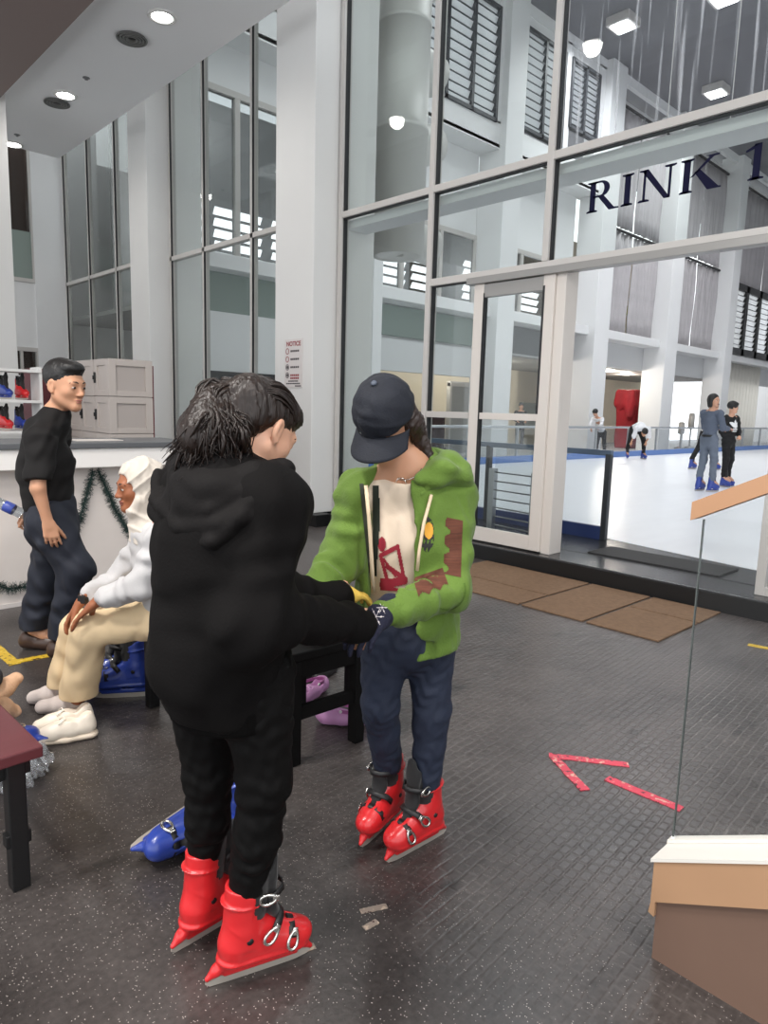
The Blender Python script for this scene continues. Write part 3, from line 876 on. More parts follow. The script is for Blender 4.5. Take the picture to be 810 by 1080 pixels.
# upper storey: grey curtains, a dotted gap of daylight at the middle
M_curt = pm('grey_curtain', (176, 172, 174), .75, var=.12, vscale=1.0, stretch=(.6, 1, 3))
def curtain(x0, x1, z0, z1, label, y=12.95, gap=.16):
    e = empty('curtain', ((x0 + x1) / 2, y, z0)); tag(e, label, 'curtain', 'grey curtains of the upper storey')
    xm = (x0 + x1) / 2 + .2
    for a, b in ((x0, xm - gap / 2), (xm + gap / 2, x1)):
        g = [[(a + (b - a) * i / 40, y + .045 * math.sin(i * 1.25) + .03 * math.sin(i * .5 + j), z0 + (z1 - z0) * j / 6) for j in range(7)] for i in range(41)]
        me = MB().sheet(g).me()
        o = put('curtain_panel', me, M_curt, e)
        sd = o.modifiers.new('th', 'SOLIDIFY'); sd.thickness = .01
    put('rail', MB().cyl((x0, y - .06, z1 + .03), (x1, y - .06, z1 + .03), .05).me(), M_dark, e)
    for i in range(int((z1 - z0 - 1.3) / .28)): put('blind_slat', MB().box((xm - .14, y + .08, z0 + 1.3 + i * .28), (xm + .14, y + .1, z0 + 1.3 + i * .28 + .10)).me(), M_white2, e)
x0, x1 = bays[2]; curtain(x0, x1, 4.42, 7.9, 'grey curtain pair in the first bay right of the sliding door')
x0, x1 = bays[3]; curtain(x0, x1, 4.42, 7.9, 'grey curtain pair in the second bay, above the bright doorway')
ZW11 = on_y(778, 298, 12.5)[2]
for k, lb in ((2, 'grey upper curtain pair behind the N and K of the lettering'), (3, 'grey upper curtain pair between the K and the 1 of the lettering'), (4, 'grey upper curtain pair above the dark framed louvre window, right of the 1')):
    x0, x1 = bays[k]; curtain(x0, x1, 8.05 if k < 4 else ZW11 + .06, 11.9, lb)
wallbox('rink_wall_top', rink_cols[2][0], 46, 11.9, 12.35)
struct('wall_ledge', MB().box((5.9, 12.52, 8.56), (rink_cols[2][0] + .1, 13.3, 8.68)).me(), M_white2)
# louvre windows
M_slat = pm('louvre_slat', (236, 239, 240), .5)
_t = M_slat.node_tree; _a = _n(_t, 'ShaderNodeBsdfTranslucent'); _a.inputs[0].default_value = (.86, .88, .9, 1); _m = _n(_t, 'ShaderNodeMixShader'); _m.inputs[0].default_value = .75; _b = _n(_t, 'ShaderNodeBsdfTransparent'); _c = _n(_t, 'ShaderNodeMixShader'); _c.inputs[0].default_value = .45
_t.links.new(_t.nodes['Principled BSDF'].outputs[0], _m.inputs[1]); _t.links.new(_a.outputs[0], _m.inputs[2]); _t.links.new(_m.outputs[0], _c.inputs[1]); _t.links.new(_b.outputs[0], _c.inputs[2]); _t.links.new(_c.outputs[0], _t.nodes['Material Output'].inputs[0])
M_lframe = pm('louvre_frame', (66, 68, 72), .5)
def louvre(name, x0, x1, z0, z1, n, nz, fm, y=YW, fw=.09):
    w = empty(name, ((x0 + x1) / 2, y, z0)); w['kind'] = 'structure'
    f = MB(); f.box((x0, y - .06, z0), (x1, y + .1, z0 + fw)).box((x0, y - .06, z1 - fw), (x1, y + .1, z1))
    for i in range(n + 1):
        x = x0 + (x1 - x0) * i / n
        f.box((x - fw / 2, y - .06, z0), (x + fw / 2, y + .1, z1))
    put('frame', f.me(), fm, w)
    s = MB(); d = MB(); h = (z1 - z0) / nz
    for i in range(nz):
        zc = z0 + h * (i + .5)
        s.obb(((x0 + x1) / 2, y + .05, zc), (1, 0, 0), (0, .45, -.89), (0, .89, .45), (x1 - x0) / 2, h * .47, .006)
        d.box((x0, y + .01 - h * .22, zc + h * .36), (x1, y + .05 - h * .22, zc + h * .36 + h * .08))
    put('slat', s.me(), M_slat, w); put('slat_rail', d.me(), fm, w)
n = 0
edges = [(on_y(441, 60, YU)[0], on_y(525, 60, YU)[0]), (on_y(551, 100, YU)[0], on_y(594, 100, YU)[0]), (on_y(602, 100, YU)[0], on_y(631, 100, YU)[0])]
for k, (x0, x1) in enumerate(edges):
    louvre('window_%d' % (5 + k), x0, x1, on_y((522, 580, 615)[k], (129, 151, 143)[k], YU)[2], 12.0, (3, 2, 2)[k], 12, M_lframe, y=YU)
ups = [(5.9, edges[0][0]), (edges[0][1], edges[1][0]), (edges[1][1], edges[2][0]), (edges[2][1], rink_cols[2][0] + .1)]
for a, b in ups: wallbox('rink_wall_top', a, b, 9.2, 12.35, M_white2, YU, YU + .15)
for a, b in edges: wallbox('rink_wall_top', a, b, 11.98, 12.35, M_white2, YU + .02, YU + .12)
# glazed middle storey on the left
M_mid = pm('grey_mid_glass', (118, 120, 122), .1, spec=.6)
def mid_window(name, x0, x1, z0, z1, nm, nl):
    w = empty(name, ((x0 + x1) / 2, YW, z0)); w['kind'] = 'structure'
    f = MB(); f.box((x0, YW - .05, z1 - .12), (x1, YW + .1, z1)).box((x0, YW - .05, z0), (x1, YW + .1, z0 + .1))
    for i in range(nm + 1):
        x = x0 + (x1 - x0) * i / nm; f.box((x - .06, YW - .042, z0 + .09), (x + .06, YW + .092, z1 - .11))
    put('frame', f.me(), M_frame, w)
    pane('pane', (x0, YW + .02, z0), (x1, YW + .03, z1), glass('grey_glass', (205, 207, 208), 1.2), w)
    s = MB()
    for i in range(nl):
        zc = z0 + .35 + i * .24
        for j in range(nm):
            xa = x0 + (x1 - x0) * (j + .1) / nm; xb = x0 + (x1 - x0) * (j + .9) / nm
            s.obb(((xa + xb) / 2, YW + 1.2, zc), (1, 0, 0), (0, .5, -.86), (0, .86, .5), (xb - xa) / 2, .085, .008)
    put('slat', s.me(), glow('slat_reflection_glow', (250, 252, 255), 4.5), w)  # glowing bars stand in for louvre reflections in the panes
wn = 8
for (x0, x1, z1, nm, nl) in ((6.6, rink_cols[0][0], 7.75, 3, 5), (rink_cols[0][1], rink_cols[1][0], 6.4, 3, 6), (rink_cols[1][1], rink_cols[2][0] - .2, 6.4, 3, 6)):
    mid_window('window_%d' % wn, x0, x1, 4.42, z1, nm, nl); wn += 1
    wallbox('rink_wall_mid', x0, x1, z1, 8.65)
    struct('mid_room_wall', MB().box((x0, YW + 2.6, 3.3), (x1, YW + 2.7, 8.6)).me(), pm('dim_grey_wall', (150, 150, 150), .6, var=.2, vscale=2))
    l = bpy.data.lights.new('mid_room_fill', 'POINT'); l.energy = 70; l.shadow_soft_size = .2; q = bpy.data.objects.new('mid_room_fill', l); COL.objects.link(q); q.location = ((x0 + x1) / 2, YW + 1.5, 7.9 if z1 > 7 else 6.2)  # added point light without a fitting, lifts the dark room behind the panes
struct('spandrel_band', MB().box((6.6, 12.98, 3.35), (rink_cols[0][0], 13.05, 4.13)).me(), M_tint)
wallbox('rink_wall_low', 5.9, rink_cols[0][0], 2.15, 3.35, M_white2, 12.98, 13.1)
struct('low_band', MB().box((5.9, 12.96, 1.92), (rink_cols[0][0], 13.05, 2.15)).me(), M_dark)
wallbox('rink_wall_low', 5.9, rink_cols[0][0], 1.62, 1.92, M_white2, 12.98, 13.1)
# dark framed louvre window with leaves outside, and the bright sheer curtain below
x0, x1 = bays[4]
louvre('window_11', x0 - .1, 41.5, 4.42, on_y(778, 298, 12.5)[2], 5, 13, M_black, fw=.3, y=12.5)
M_sheer = pm('sheer_curtain', (242, 240, 234), .7, var=.06, vscale=2, stretch=(3, 1, .3))
_t = M_sheer.node_tree; _a = _n(_t, 'ShaderNodeBsdfTranslucent'); _a.inputs[0].default_value = (.9, .88, .84, 1); _m = _n(_t, 'ShaderNodeMixShader'); _m.inputs[0].default_value = .6
_t.links.new(_t.nodes['Principled BSDF'].outputs[0], _m.inputs[1]); _t.links.new(_a.outputs[0], _m.inputs[2]); _t.links.new(_m.outputs[0], _t.nodes['Material Output'].inputs[0])
gr = [[(x0 + (39 - x0) * i / 80, 13.0 + .05 * math.sin(i * 1.1), .15 + 4.0 * j / 4) for j in range(5)] for i in range(81)]
o = put('sheer_curtain', MB().sheet(gr).me(), M_sheer); o.modifiers.new('th', 'SOLIDIFY').thickness = .008
tag(o, 'floor length pale sheer curtain at the right behind the two skaters', 'curtain')
rg = random.Random(5)
m = MB()
for i in range(260):
    x, y, z = rg.uniform(31, 36), rg.uniform(16, 17), rg.uniform(4, 6.8)
    m.obb((x, y, z), (rg.random(), rg.random(), rg.random()), (rg.random(), -rg.random(), .2), (.2, rg.random(), -rg.random()), .2, .09, .005)
o = put('outside_shrub_foliage', m.me(), pm('yellow_leaf', (190, 190, 90), .5, var=.4, vscale=5)); tag(o, 'yellow green foliage outside the dark framed louvre window', 'foliage', kind='stuff')

# far barrier of the rink
M_kick = pm('blue_kickboard', (92, 128, 190), .4)
M_rail = pm('barrier_rail', (176, 180, 184), .3, metal=.6)
fb = empty('rink_barrier', (20, 10.98, .14)); tag(fb, 'long clear barrier with blue kickboard along the far side of the ice', 'barrier')
put('kickboard', MB().box((6.95, 10.96, .13), (46, 11.02, .33), bev=.006).me(), M_kick, fb)
put('handrail', MB().cyl((6.95, 11.0, 1.10), (46, 11.0, 1.10), .035).me(), M_rail, fb)
for i in range(19):
    x = 7.2 + i * 2.05
    put('post', MB().box((x - .03, 10.98, .14), (x + .03, 11.04, 1.1)).me(), M_rail, fb)
    put('panel', MB().box((x + .04, 10.995, .33), (x + 2.0, 11.005, 1.04)).me(), G_barrier, fb)
# near barrier by the doorway
nb = empty('rink_barrier', (6.8, 6.5, .15)); tag(nb, 'dark framed clear barrier panel just inside the doorway at the ice edge', 'barrier')
M_dgrey = pm('dark_grey_metal', (64, 66, 70), .35, metal=.5)
ya, yb = 3.6, 10.8
def nbx(y): return 6.68 + (y - ya) * .03
put('kickboard', MB().bar((nbx(ya), ya, .22), (nbx(yb), yb, .22), .05, .14).me(), pm('navy_kickboard', (40, 56, 104), .4), nb)
put('handrail', MB().bar((nbx(ya) - .0, ya - .03, 1.07), (nbx(yb), yb, 1.07), .06, .06, bev=.008).me(), pm('blue_grey_rail', (92, 108, 128), .35, metal=.4), nb)
for y in (3.6, 5.2, 6.8, 8.4, 10.0):
    put('post', MB().box((nbx(y) - .03, y - .03, .15), (nbx(y) + .03, y + .03, 1.06), bev=.005).me(), M_dgrey, nb)
    put('panel', MB().bar((nbx(y), y + .03, .66), (nbx(y + 1.55), y + 1.5 if y < 9 else 10.8, .66), .008, .74).me(), G_barrier, nb)
# stainless guard rail seen through the sliding door
gr_ = empty('guard_rail', (6.1, 4.4, .15)); tag(gr_, 'stainless guard rail with thin horizontal bars behind the sliding glass door', 'railing')
p0 = on_z(517, 562, .15); p1 = on_z(561, 572, .15)
for p in (p0, p1): put('post', MB().box((p[0] - .035, p[1] - .035, .15), (p[0] + .035, p[1] + .035, .86), bev=.006).me(), M_steel, gr_)
for i in range(7):
    z = .25 + i * .095
    put('bar', MB().cyl((p0[0], p0[1], z), (p1[0], p1[1], z), .008, n=10).me(), M_steel, gr_)
put('shoe_plate', MB().box((min(p0[0], p1[0]) - .06, p1[1] - .1, .15), (max(p0[0], p1[0]) + .06, p0[1] + .08, .165), bev=.003).me(), M_dgrey, gr_)
# black grooved rubber mat at the doorway
def mat_material():
    m = pm('ribbed_mat', (60, 61, 62), .7, spec=.2)
    nt = m.node_tree; b = nt.nodes['Principled BSDF']; tc = _n(nt, 'ShaderNodeTexCoord')
    ck = _n(nt, 'ShaderNodeTexBrick'); ck.inputs['Brick Width'].default_value = .018; ck.inputs['Row Height'].default_value = .018; ck.inputs['Scale'].default_value = 1; ck.inputs['Mortar Size'].default_value = .004
    ck.inputs['Color1'].default_value = lin((22, 22, 23)); ck.inputs['Color2'].default_value = lin((28, 28, 29)); ck.inputs['Mortar'].default_value = lin((74, 74, 74))
    nt.links.new(tc.outputs['Object'], ck.inputs['Vector']); nt.links.new(ck.outputs['Color'], b.inputs['Base Color'])
    return m
q = [on_z(616, 583, .16), on_z(668, 572, .16), on_z(785, 599, .16), on_z(757, 608, .16)]
o = put('rubber_mat', MB().prism([(6.35 if i in (1, 2) else 5.9, p[1]) for i, p in enumerate((q[0], q[0], q[3], q[3]))], (0, 0, .15), (1, 0, 0), (0, 1, 0), (0, 0, 1), .014).me(), mat_material())
tag(o, 'black perforated rubber mat on the step in the rink doorway', 'mat')
# big round duct behind the partition
du = empty('hanging_air_duct', (6.75, 7.05, 3)); tag(du, 'big round white air duct hanging vertically behind the glass partition', 'duct')
M_duct = pm('duct_wrap', (205, 204, 200), .5, bump=.12, bscale=4, var=.05, vscale=3)
cx_, cy_ = 6.98, 7.15
zb_ = on_y(423, 272, cy_)[2]
rad = .35
put('duct_pipe', MB().lathe([(.02, zb_ + .08), (rad * .8, zb_ + .02), (rad, zb_), (rad, zb_ + 1.6), (rad + .012, zb_ + 1.6), (rad + .012, zb_ + 1.66), (rad, zb_ + 1.66), (rad, zb_ + 2.9), (rad + .012, zb_ + 2.9), (rad + .012, zb_ + 2.96), (rad, zb_ + 2.96), (rad, 12.4)], (cx_, cy_, 0), 40).me(), M_duct, du)
for i, z in enumerate((zb_ + .3, zb_ + 1.55, zb_ + 2.6, zb_ + 3.7)):
    put('branch_pipe', MB().tube([(cx_ + .1, cy_ + .1, z), (cx_ + .45, cy_ + .1, z), (cx_ + .75, cy_ + .12, z + (.15 if i % 2 else -.02))], .26, 24).me(), M_duct, du)
# red cover in the room behind
rc = SDF(.05)
cy = 14.2; cx = on_y(664, 430, cy)[0]; tz = on_y(664, 410, cy)[2] - .14
rc.box((cx, cy, tz * .4), (.46, .4, tz * .4), rnd=.12, k=.1).box((cx, cy, tz - .35), (.56, .45, .35), rnd=.15, k=.2).cone((cx - .5, cy - .2, tz - .4), (cx - .58, cy - .3, tz - 1.1), .15, .12, .1)
rc.disp.append(cloth(.05, .5, 3, (1.6, 1, .5)))
o = put('red_cloth_cover', rc.mesh(), pm('red_cloth', (128, 10, 24), .8, var=.5, vscale=2))
o.location.z = .10
tag(o, 'big red cloth draped over a stand in the bay beyond the barrier', 'cloth cover')
# brass and glass lamps on stands near the bright doorway
for i, (px, hh) in enumerate(((719, 1.15), (729, 1.55))):
    p = on_y(px, 448, 13.0); p = (p[0], 13.0, .14)
    e = empty('dispenser_stand', p); tag(e, ('short' if i == 0 else 'tall') + ' metal dispenser on a slim stand before the bright doorway', 'dispenser')
    put('base', MB().lathe([(.001, 0), (.22, 0), (.22, .04), (.03, .08), (.03, .9 * hh * .6), (.001, .9 * hh * .6)], p).me(), M_steel, e)
    z1 = p[2] + .54 * hh
    put('canister', MB().lathe([(.05, 0), (.13, .03), (.13, .38 * hh), (.1, .4 * hh), (.16, .42 * hh), (.07, .46 * hh), (.001, .47 * hh)], (p[0], p[1], z1)).me(), pm('pewter', (176, 172, 166), .45), e)
# fluorescent fitting
fl = empty('strip_light', (7.6, 2.6, 4.6)); tag(fl, 'long fluorescent strip light hanging behind the RINK 1 panel', 'ceiling light')
pa, pb = on_x(694, 156, 8.0), on_x(778, 137, 8.0)
put('housing', MB().bar(pa, pb, .12, .07, bev=.01).me(), M_frame, fl)
pc = pa + (pb - pa) * .28; pd = pa + (pb - pa) * .66
put('tube_lamp', MB().bar(pc - A3(.0, 0, .05), pd - A3(0, 0, .05), .06, .03).me(), glow('tube_glow', (255, 255, 255), 4), fl)
for q in (pa + (pb - pa) * .1, pa + (pb - pa) * .9): put('hanger', MB().cyl(q, q + A3(0, 0, 12.6 - q[2]), .006, n=8).me(), M_frame, fl)
struct('rink_wall_end', MB().box((46, -14.5, 0), (46.2, 18, 12.9)).me(), M_white2)
struct('rink_wall_side', MB().box((6.2, -14.7, 0), (46, -14.5, 12.9)).me(), M_white2)
# flood lights under the rink roof
fl_pos = [on_z(657, 27, 12.4), on_z(755, 98, 12.4)]
fl_list = [(p[0], p[1]) for p in fl_pos] + [(12, -2), (20, -2), (28, 0), (12, 7.5), (20, 8.5), (28, 8.0), (36, 3)]
for i, (x, y) in enumerate(fl_list):
    e = empty('ceiling_floodlight', (x, y, 12.3)); tag(e, ('square flood light under the dark rink roof, higher in the streaked pane' if i == 0 else 'square flood light under the dark rink roof, just above the transom bar' if i == 1 else 'square flood light farther along the dark rink roof'), 'flood light', 'flood lights under the rink roof')
    put('housing', MB().box((x - .35, y - .35, 12.36), (x + .35, y + .35, 12.602), bev=.02).me(), M_frame, e)
    put('lamp_face', MB().box((x - .25, y - .25, 12.335), (x + .25, y + .25, 12.362)).me(), glow('flood_glow', (250, 252, 255), 26), e)
    l = bpy.data.lights.new('flood_lamp', 'AREA'); l.energy = 165; l.size = 2.2; l.color = (.96, .98, 1); l.spread = 2.6
    q = bpy.data.objects.new('flood_lamp', l); COL.objects.link(q); q.location = (x, y, 12.28)

# ================================================================== FURNITURE AND THINGS ON THE FLOOR
# ---- service counter
ct = empty('service_counter', (0.5, 5.4, 0)); tag(ct, 'long white service counter with a dark grey top along the left', 'counter')
CX1 = 2.75
put('worktop', MB().box((-3.5, 5.06, 1.115), (CX1 + .03, 5.78, 1.155), bev=.006).me(), pm('counter_top', (92, 94, 97), .4), ct)
put('fascia', MB().box((-3.5, 5.08, .975), (CX1, 5.74, 1.115), bev=.006).me(), pm('counter_white', (244, 240, 236), .45), ct)
put('front_panel', MB().box((-3.5, 5.2, .0), (CX1 - .08, 5.7, .975), bev=.004).me(), pm('counter_panel', (222, 213, 207), .5, var=.04), ct)
put('plinth_strip', MB().box((-3.5, 5.19, .0), (CX1 - .08, 5.2, .03)).me(), pm('plinth_white', (215, 208, 204), .5), ct)
o = put('sign_card', MB().box((1.9, 5.3, 1.155), (2.25, 5.52, 1.16)).me(), pm('paper', (214, 206, 200), .6)); tag(o, 'pale paper sheet lying on the counter top before the grey lockers', 'paper')

# ---- tinsel garlands on the counter front
def garland(name, pts, label, seed):
    rg = random.Random(seed); m = MB()
    m.tube(pts, .006, 6)
    for i in range(len(pts) - 1):
        a = np.array(pts[i]); b = np.array(pts[i + 1]); L = np.linalg.norm(b - a)
        for k in range(int(L * 1300)):
            p = a + (b - a) * rg.random()
            d = nrm((rg.gauss(0, 1), rg.gauss(0, 1) * .5 - .15, rg.gauss(0, 1))); e = nrm(np.cross(d, (rg.random(), rg.random(), .3)))
            L1 = rg.uniform(.026, .052)
            vs = [m.b.verts.new(V(p + e * .0016)), m.b.verts.new(V(p - e * .0016)), m.b.verts.new(V(p + d * L1 - e * .0012)), m.b.verts.new(V(p + d * L1 + e * .0012))]
            m.b.faces.new(vs)
    o = put(name, m.me(), pm('tinsel', (38, 62, 58), .35, metal=.3, var=.8, vscale=60)); tag(o, label, 'garland', 'tinsel garlands on the counter')
    return o
YG = 5.175
def sw(pix):
    P = [on_y(x, y, YG) for x, y in pix]
    out = []
    for i in range(len(P) - 1):
        for t in range(6): out.append(P[i] + (P[i + 1] - P[i]) * t / 6)
    return [tuple(p) for p in out + [P[-1]]]
garland('tinsel_garland', sw([(98, 497), (92, 520), (84, 548), (70, 580), (50, 606), (28, 619), (8, 621), (-20, 612), (-60, 570)]), 'dark green tinsel swag sagging low behind the man in black', 1)
garland('tinsel_garland', sw([(104, 497), (112, 515), (122, 538), (136, 562), (155, 590), (185, 612), (220, 610)]), 'dark green tinsel swag running down behind the woman in white headscarf', 2)

# ---- grey lockers behind the counter
M_lock = pm('locker_grey', (184, 175, 169), .45, bump=.05, bscale=20)
M_lock2 = pm('locker_panel', (172, 163, 158), .5)
def locker(x0, y0):
    e = empty('locker', (x0 + .23, y0 + .19, 0))
    D, Wd = .38, .46
    zt = 1.885
    b = MB(); b.box((x0 + .02, y0 + .02, .05), (x0 + Wd, y0 + D - .004, zt), bev=.004)
    put('carcass', b.me(), M_lock2, e)
    nz = 5; h = zt / nz
    for k in range(nz):
        z0 = k * h + .004; z1 = (k + 1) * h - .004
        # end frame with a recessed panel, facing the counter (-y)
        m = MB()
        for lo, hi in (((x0, y0, z0), (x0 + .075, y0 + .022, z1)), ((x0 + Wd - .075, y0, z0), (x0 + Wd, y0 + .022, z1)),
                       ((x0 + .075, y0, z0), (x0 + Wd - .075, y0 + .022, z0 + .055)), ((x0 + .075, y0, z1 - .065), (x0 + Wd - .075, y0 + .022, z1))):
            m.box(lo, hi, bev=.003)
        for xx in (x0 + .04, x0 + Wd - .04):
            for zz in (z0 + .03, z1 - .03): m.cyl((xx, y0 - .002, zz), (xx, y0 + .004, zz), .006, n=8)
        put('side_panel', m.me(), M_lock, e)
        m = MB()
        for lo, hi in (((x0, y0 + .024, z0), (x0 + .022, y0 + .09, z1)), ((x0, y0 + D - .075, z0), (x0 + .022, y0 + D - .004, z1)),
                       ((x0, y0 + .09, z0), (x0 + .022, y0 + D - .075, z0 + .055)), ((x0, y0 + .09, z1 - .065), (x0 + .022, y0 + D - .075, z1))):
            m.box(lo, hi, bev=.003)
        m.box((x0 + .015, y0 + .08, z0 + .05), (x0 + .02, y0 + D - .07, z1 - .06))
        dr = put('door', m.me(), M_lock, e)
        zc = (z0 + z1) / 2
        hm = MB().box((x0 - .018, y0 + D - .05, zc - .055), (x0 - .001, y0 + D - .025, zc + .055), bev=.005)
        hm.box((x0 - .03, y0 + D - .046, zc - .02), (x0 - .016, y0 + D - .03, zc + .02), bev=.003)
        put('latch', hm.me(), M_black, dr)
    put('edge_strip', MB().box((x0 + Wd, y0 + .01, .3), (x0 + Wd + .018, y0 + D - .02, zt - .05), bev=.003).me(), pm('maroon_edge', (96, 30, 38), .4), e)
    return e
for i in range(4):
    e = locker(2.84, 7.0 + .39 * i)
    tag(e, ['nearest grey modular locker tower behind the counter, its end panels facing us', 'grey modular locker tower directly behind the nearest one', 'third grey locker tower back from the counter, beside the man\'s face',
            'farthest grey locker tower, mostly hidden by the man\'s head'][i], 'locker', 'grey locker towers behind the counter')

# ---- ice skates
M_skred = pm('red_plastic', (206, 40, 44), .28, var=.06, vscale=10, bump=.05, bscale=60, coat=.2)
M_skblue = pm('blue_plastic', (44, 66, 150), .3, var=.1, vscale=10, coat=.2)
M_liner = pm('boot_liner', (22, 21, 22), .75, sheen=.2)
M_strap = pm('boot_strap', (30, 29, 30), .5)
M_blade = pm('steel_blade', (186, 178, 168), .35, metal=.35)
SK = {}
def skate_meshes(res=.0042):
    if res in SK: return SK[res]
    S = SDF(res)
    S.cone((0, -.07, .105), (0, .075, .094), .050, .047, .02).ell((0, .100, .094), (.047, .054, .043), k=.02).ell((0, -.085, .115), (.044, .045, .06), k=.02)
    S.cone((0, -.045, .17), (0, .055, .118), .047, .042, .03)
    S.cone((0, -.062, .125), (0, -.046, .295), .058, .062, .02, flat=((1, 0, 0), .86), cap=True)
    S.cone((0, -.064, .158), (0, -.05, .176), .0625, .0625, .004, flat=((1, 0, 0), .86), cap=True)      # ridge of the cuff
    S.cone((0, -.058, .248), (0, -.0575, .253), .0655, .0655, .004, flat=((1, 0, 0), .86), cap=True)
    S.cone((0, -.085, .078), (0, .09, .073), .051, .049, .012, flat=((0, 0, 1), .32))                        # sole rim
    S.cone((0, -.04, .22), (0, -.035, .36), .046, .053, .004, sub=True)
    S.box((0, .032, .278), (.026, .05, .062), rnd=.012, k=.008, sub=True)                                      # open front for the tongue
    S.ell((0, .066, .150), (.013, .032, .014), k=.004, sub=True)
    S.ell((.06, -.022, .312), (.05, .042, .030), k=.01, sub=True).ell((-.06, -.022, .312), (.05, .042, .030), k=.01, sub=True)
    # blade holder with heel and toe spurs
    S.box((0, -.005, .050), (.014, .115, .026), rnd=.008, k=.012)
    S.chain([(0, -.10, .075), (0, -.135, .046), (0, -.162, .026)], [.022, .016, .008], .01)
    S.chain([(0, .10, .070), (0, .128, .048), (0, .150, .028)], [.018, .014, .008], .01)
    S.box((0, -.02, .058), (.03, .035, .009), rnd=.008, k=.006, sub=True)
    shell = S.mesh('skate_shell')
    # liner collar and tongue
    S = SDF(res)
    S.cone((0, -.045, .16), (0, -.034, .335), .050, .057, .01, flat=((1, 0, 0), .92), cap=True)
    S.chain([(0, .060, .14), (0, .026, .21), (0, .026, .31), (0, .034, .360)], [.02, .030, .030, .022], .02, flat=((0, 1, 0), .5))
    S.cone((0, -.04, .29), (0, -.034, .38), .046, .050, .004, sub=True)
    liner = S.mesh('skate_liner')
    b = MB()
    prof = [(-.166, .026), (-.168, .012), (-.155, .002), (-.1, 0), (0, -.001), (.1, .001), (.138, .008), (.152, .020), (.150, .030), (.0, .030)]
    b.prism(prof, (-.002, 0, 0), (0, 1, 0), (0, 0, 1), (1, 0, 0), .004)
    blade = b.me()
    # buckles (lateral side, +x) and straps
    def ring(c, ax, ay, az, l, w):
        m = MB(); c = np.array(c); ax, ay, az = nrm(ax), nrm(ay), nrm(az)
        P = [c + ax * l * math.cos(t * .3491) + ay * w * math.sin(t * .3491) * (1 + .25 * math.cos(t * .3491)) for t in range(18)]
        m.tube(P, .0050, 7, closed=True)
        m.obb(c - ax * l * .9, ax, ay, az, l * .42, w * .55, .003, bev=.0015)
        for j in (-.5, -.9, -1.3, -1.7): m.cyl(c - ax * (l * (.5 - j * .25)) - ay * w * .7, c - ax * (l * (.5 - j * .25)) + ay * w * .7, .0028, n=7)
        return m.me()
    bk = [ring((.0500, .004, .262), (-.15, -1, -.05), (0, -.05, 1), (1, 0, .1), .024, .015),
          ring((.0570, .012, .150), (.15, -.75, -.72), (0, .72, -.7), (1, 0, .2), .026, .015),
          ring((.0540, .078, .112), (.25, -.30, -.92), (0, .95, -.3), (1, 0, .3), .026, .014)]
    st = []
    def strap(pts, nors, w):
        st.append(MB().strip(pts, [w] * len(pts), nors, .005).me())
    strap([(-.05, .0, .262), (-.042, .03, .268), (-.02, .056, .272), (.0, .061, .272), (.02, .056, .27), (.042, .03, .266), (.05, .005, .262)], [(-1, .2, 0), (-.8, .8, .1), (-.3, 1, .2), (0, 1, .2), (.3, 1, .2), (.8, .8, .1), (1, .2, 0)], .02)
    strap([(-.052, .015, .150), (-.044, .036, .175), (-.022, .050, .186), (.0, .054, .188), (.022, .050, .186), (.044, .036, .176), (.054, .020, .158)], [(-1, .1, .3), (-.8, .4, .7), (-.3, .6, .8), (0, .6, .8), (.3, .6, .8), (.8, .4, .7), (1, .1, .3)], .022)
    strap([(-.05, .072, .105), (-.044, .076, .130), (-.024, .082, .146), (.0, .084, .149), (.024, .082, .146), (.044, .078, .132), (.051, .076, .118)], [(-1, 0, .3), (-.8, .1, .7), (-.3, .3, .9), (0, .3, .9), (.3, .3, .9), (.8, .1, .7), (1, 0, .3)], .02)
    st.append(MB().cyl((-.054, -.05, .148), (.054, -.05, .148), .010, n=16).me())
    SK[res] = (shell, liner, blade, bk, st)
    return SK[res]
def mirrored(me):
    key = ('mir', me.name)
    if key in SK: return SK[key]
    n = me.copy()
    for v in n.vertices: v.co.x = -v.co.x
    n.flip_normals(); SK[key] = n
    return n
def skate(M, side, mat, parent=None, detail=True, name='ice_skate'):
    """M: world matrix of the skate (origin under the middle of the blade, toe along +y)"""
    shell, liner, blade, bk, st = skate_meshes(.0042 if detail else .012)
    f = mirrored if side < 0 else (lambda m: m)
    def P(nm, me, mt, par):
        me = f(me).copy(); me.materials.clear(); me.materials.append(mt)
        o = bpy.data.objects.new(nm, me); COL.objects.link(o)
        if par is not None: o.parent = par
        for p in me.polygons: p.use_smooth = True
        return o
    root = P(name, shell, mat, None)
    if parent is not None:
        root.parent = parent
        root.matrix_basis = parent.matrix_basis.inverted() @ M
    else: root.matrix_basis = M
    P('liner', liner, M_liner, root)
    bl = P('blade', blade, M_blade, root)
    for p in bl.data.polygons: p.use_smooth = False
    if detail:
        for m in bk: P('buckle', m, M_chrome, root)
        for m in st: P('strap', m, M_strap, root)
    return root
def skM(pos, heading, pitch=0.0, roll=0.0, s=.95):
    """placement: heading = direction of the toe in the floor plane (radians from +x)"""
    return (Matrix.Translation(V(pos)) @ Matrix.Rotation(heading - math.pi / 2, 4, 'Z') @ Matrix.Rotation(pitch, 4, 'X') @ Matrix.Rotation(roll, 4, 'Y') @ Matrix.Scale(s, 4))
def head2(a, b): return math.atan2(b[1] - a[1], b[0] - a[0])
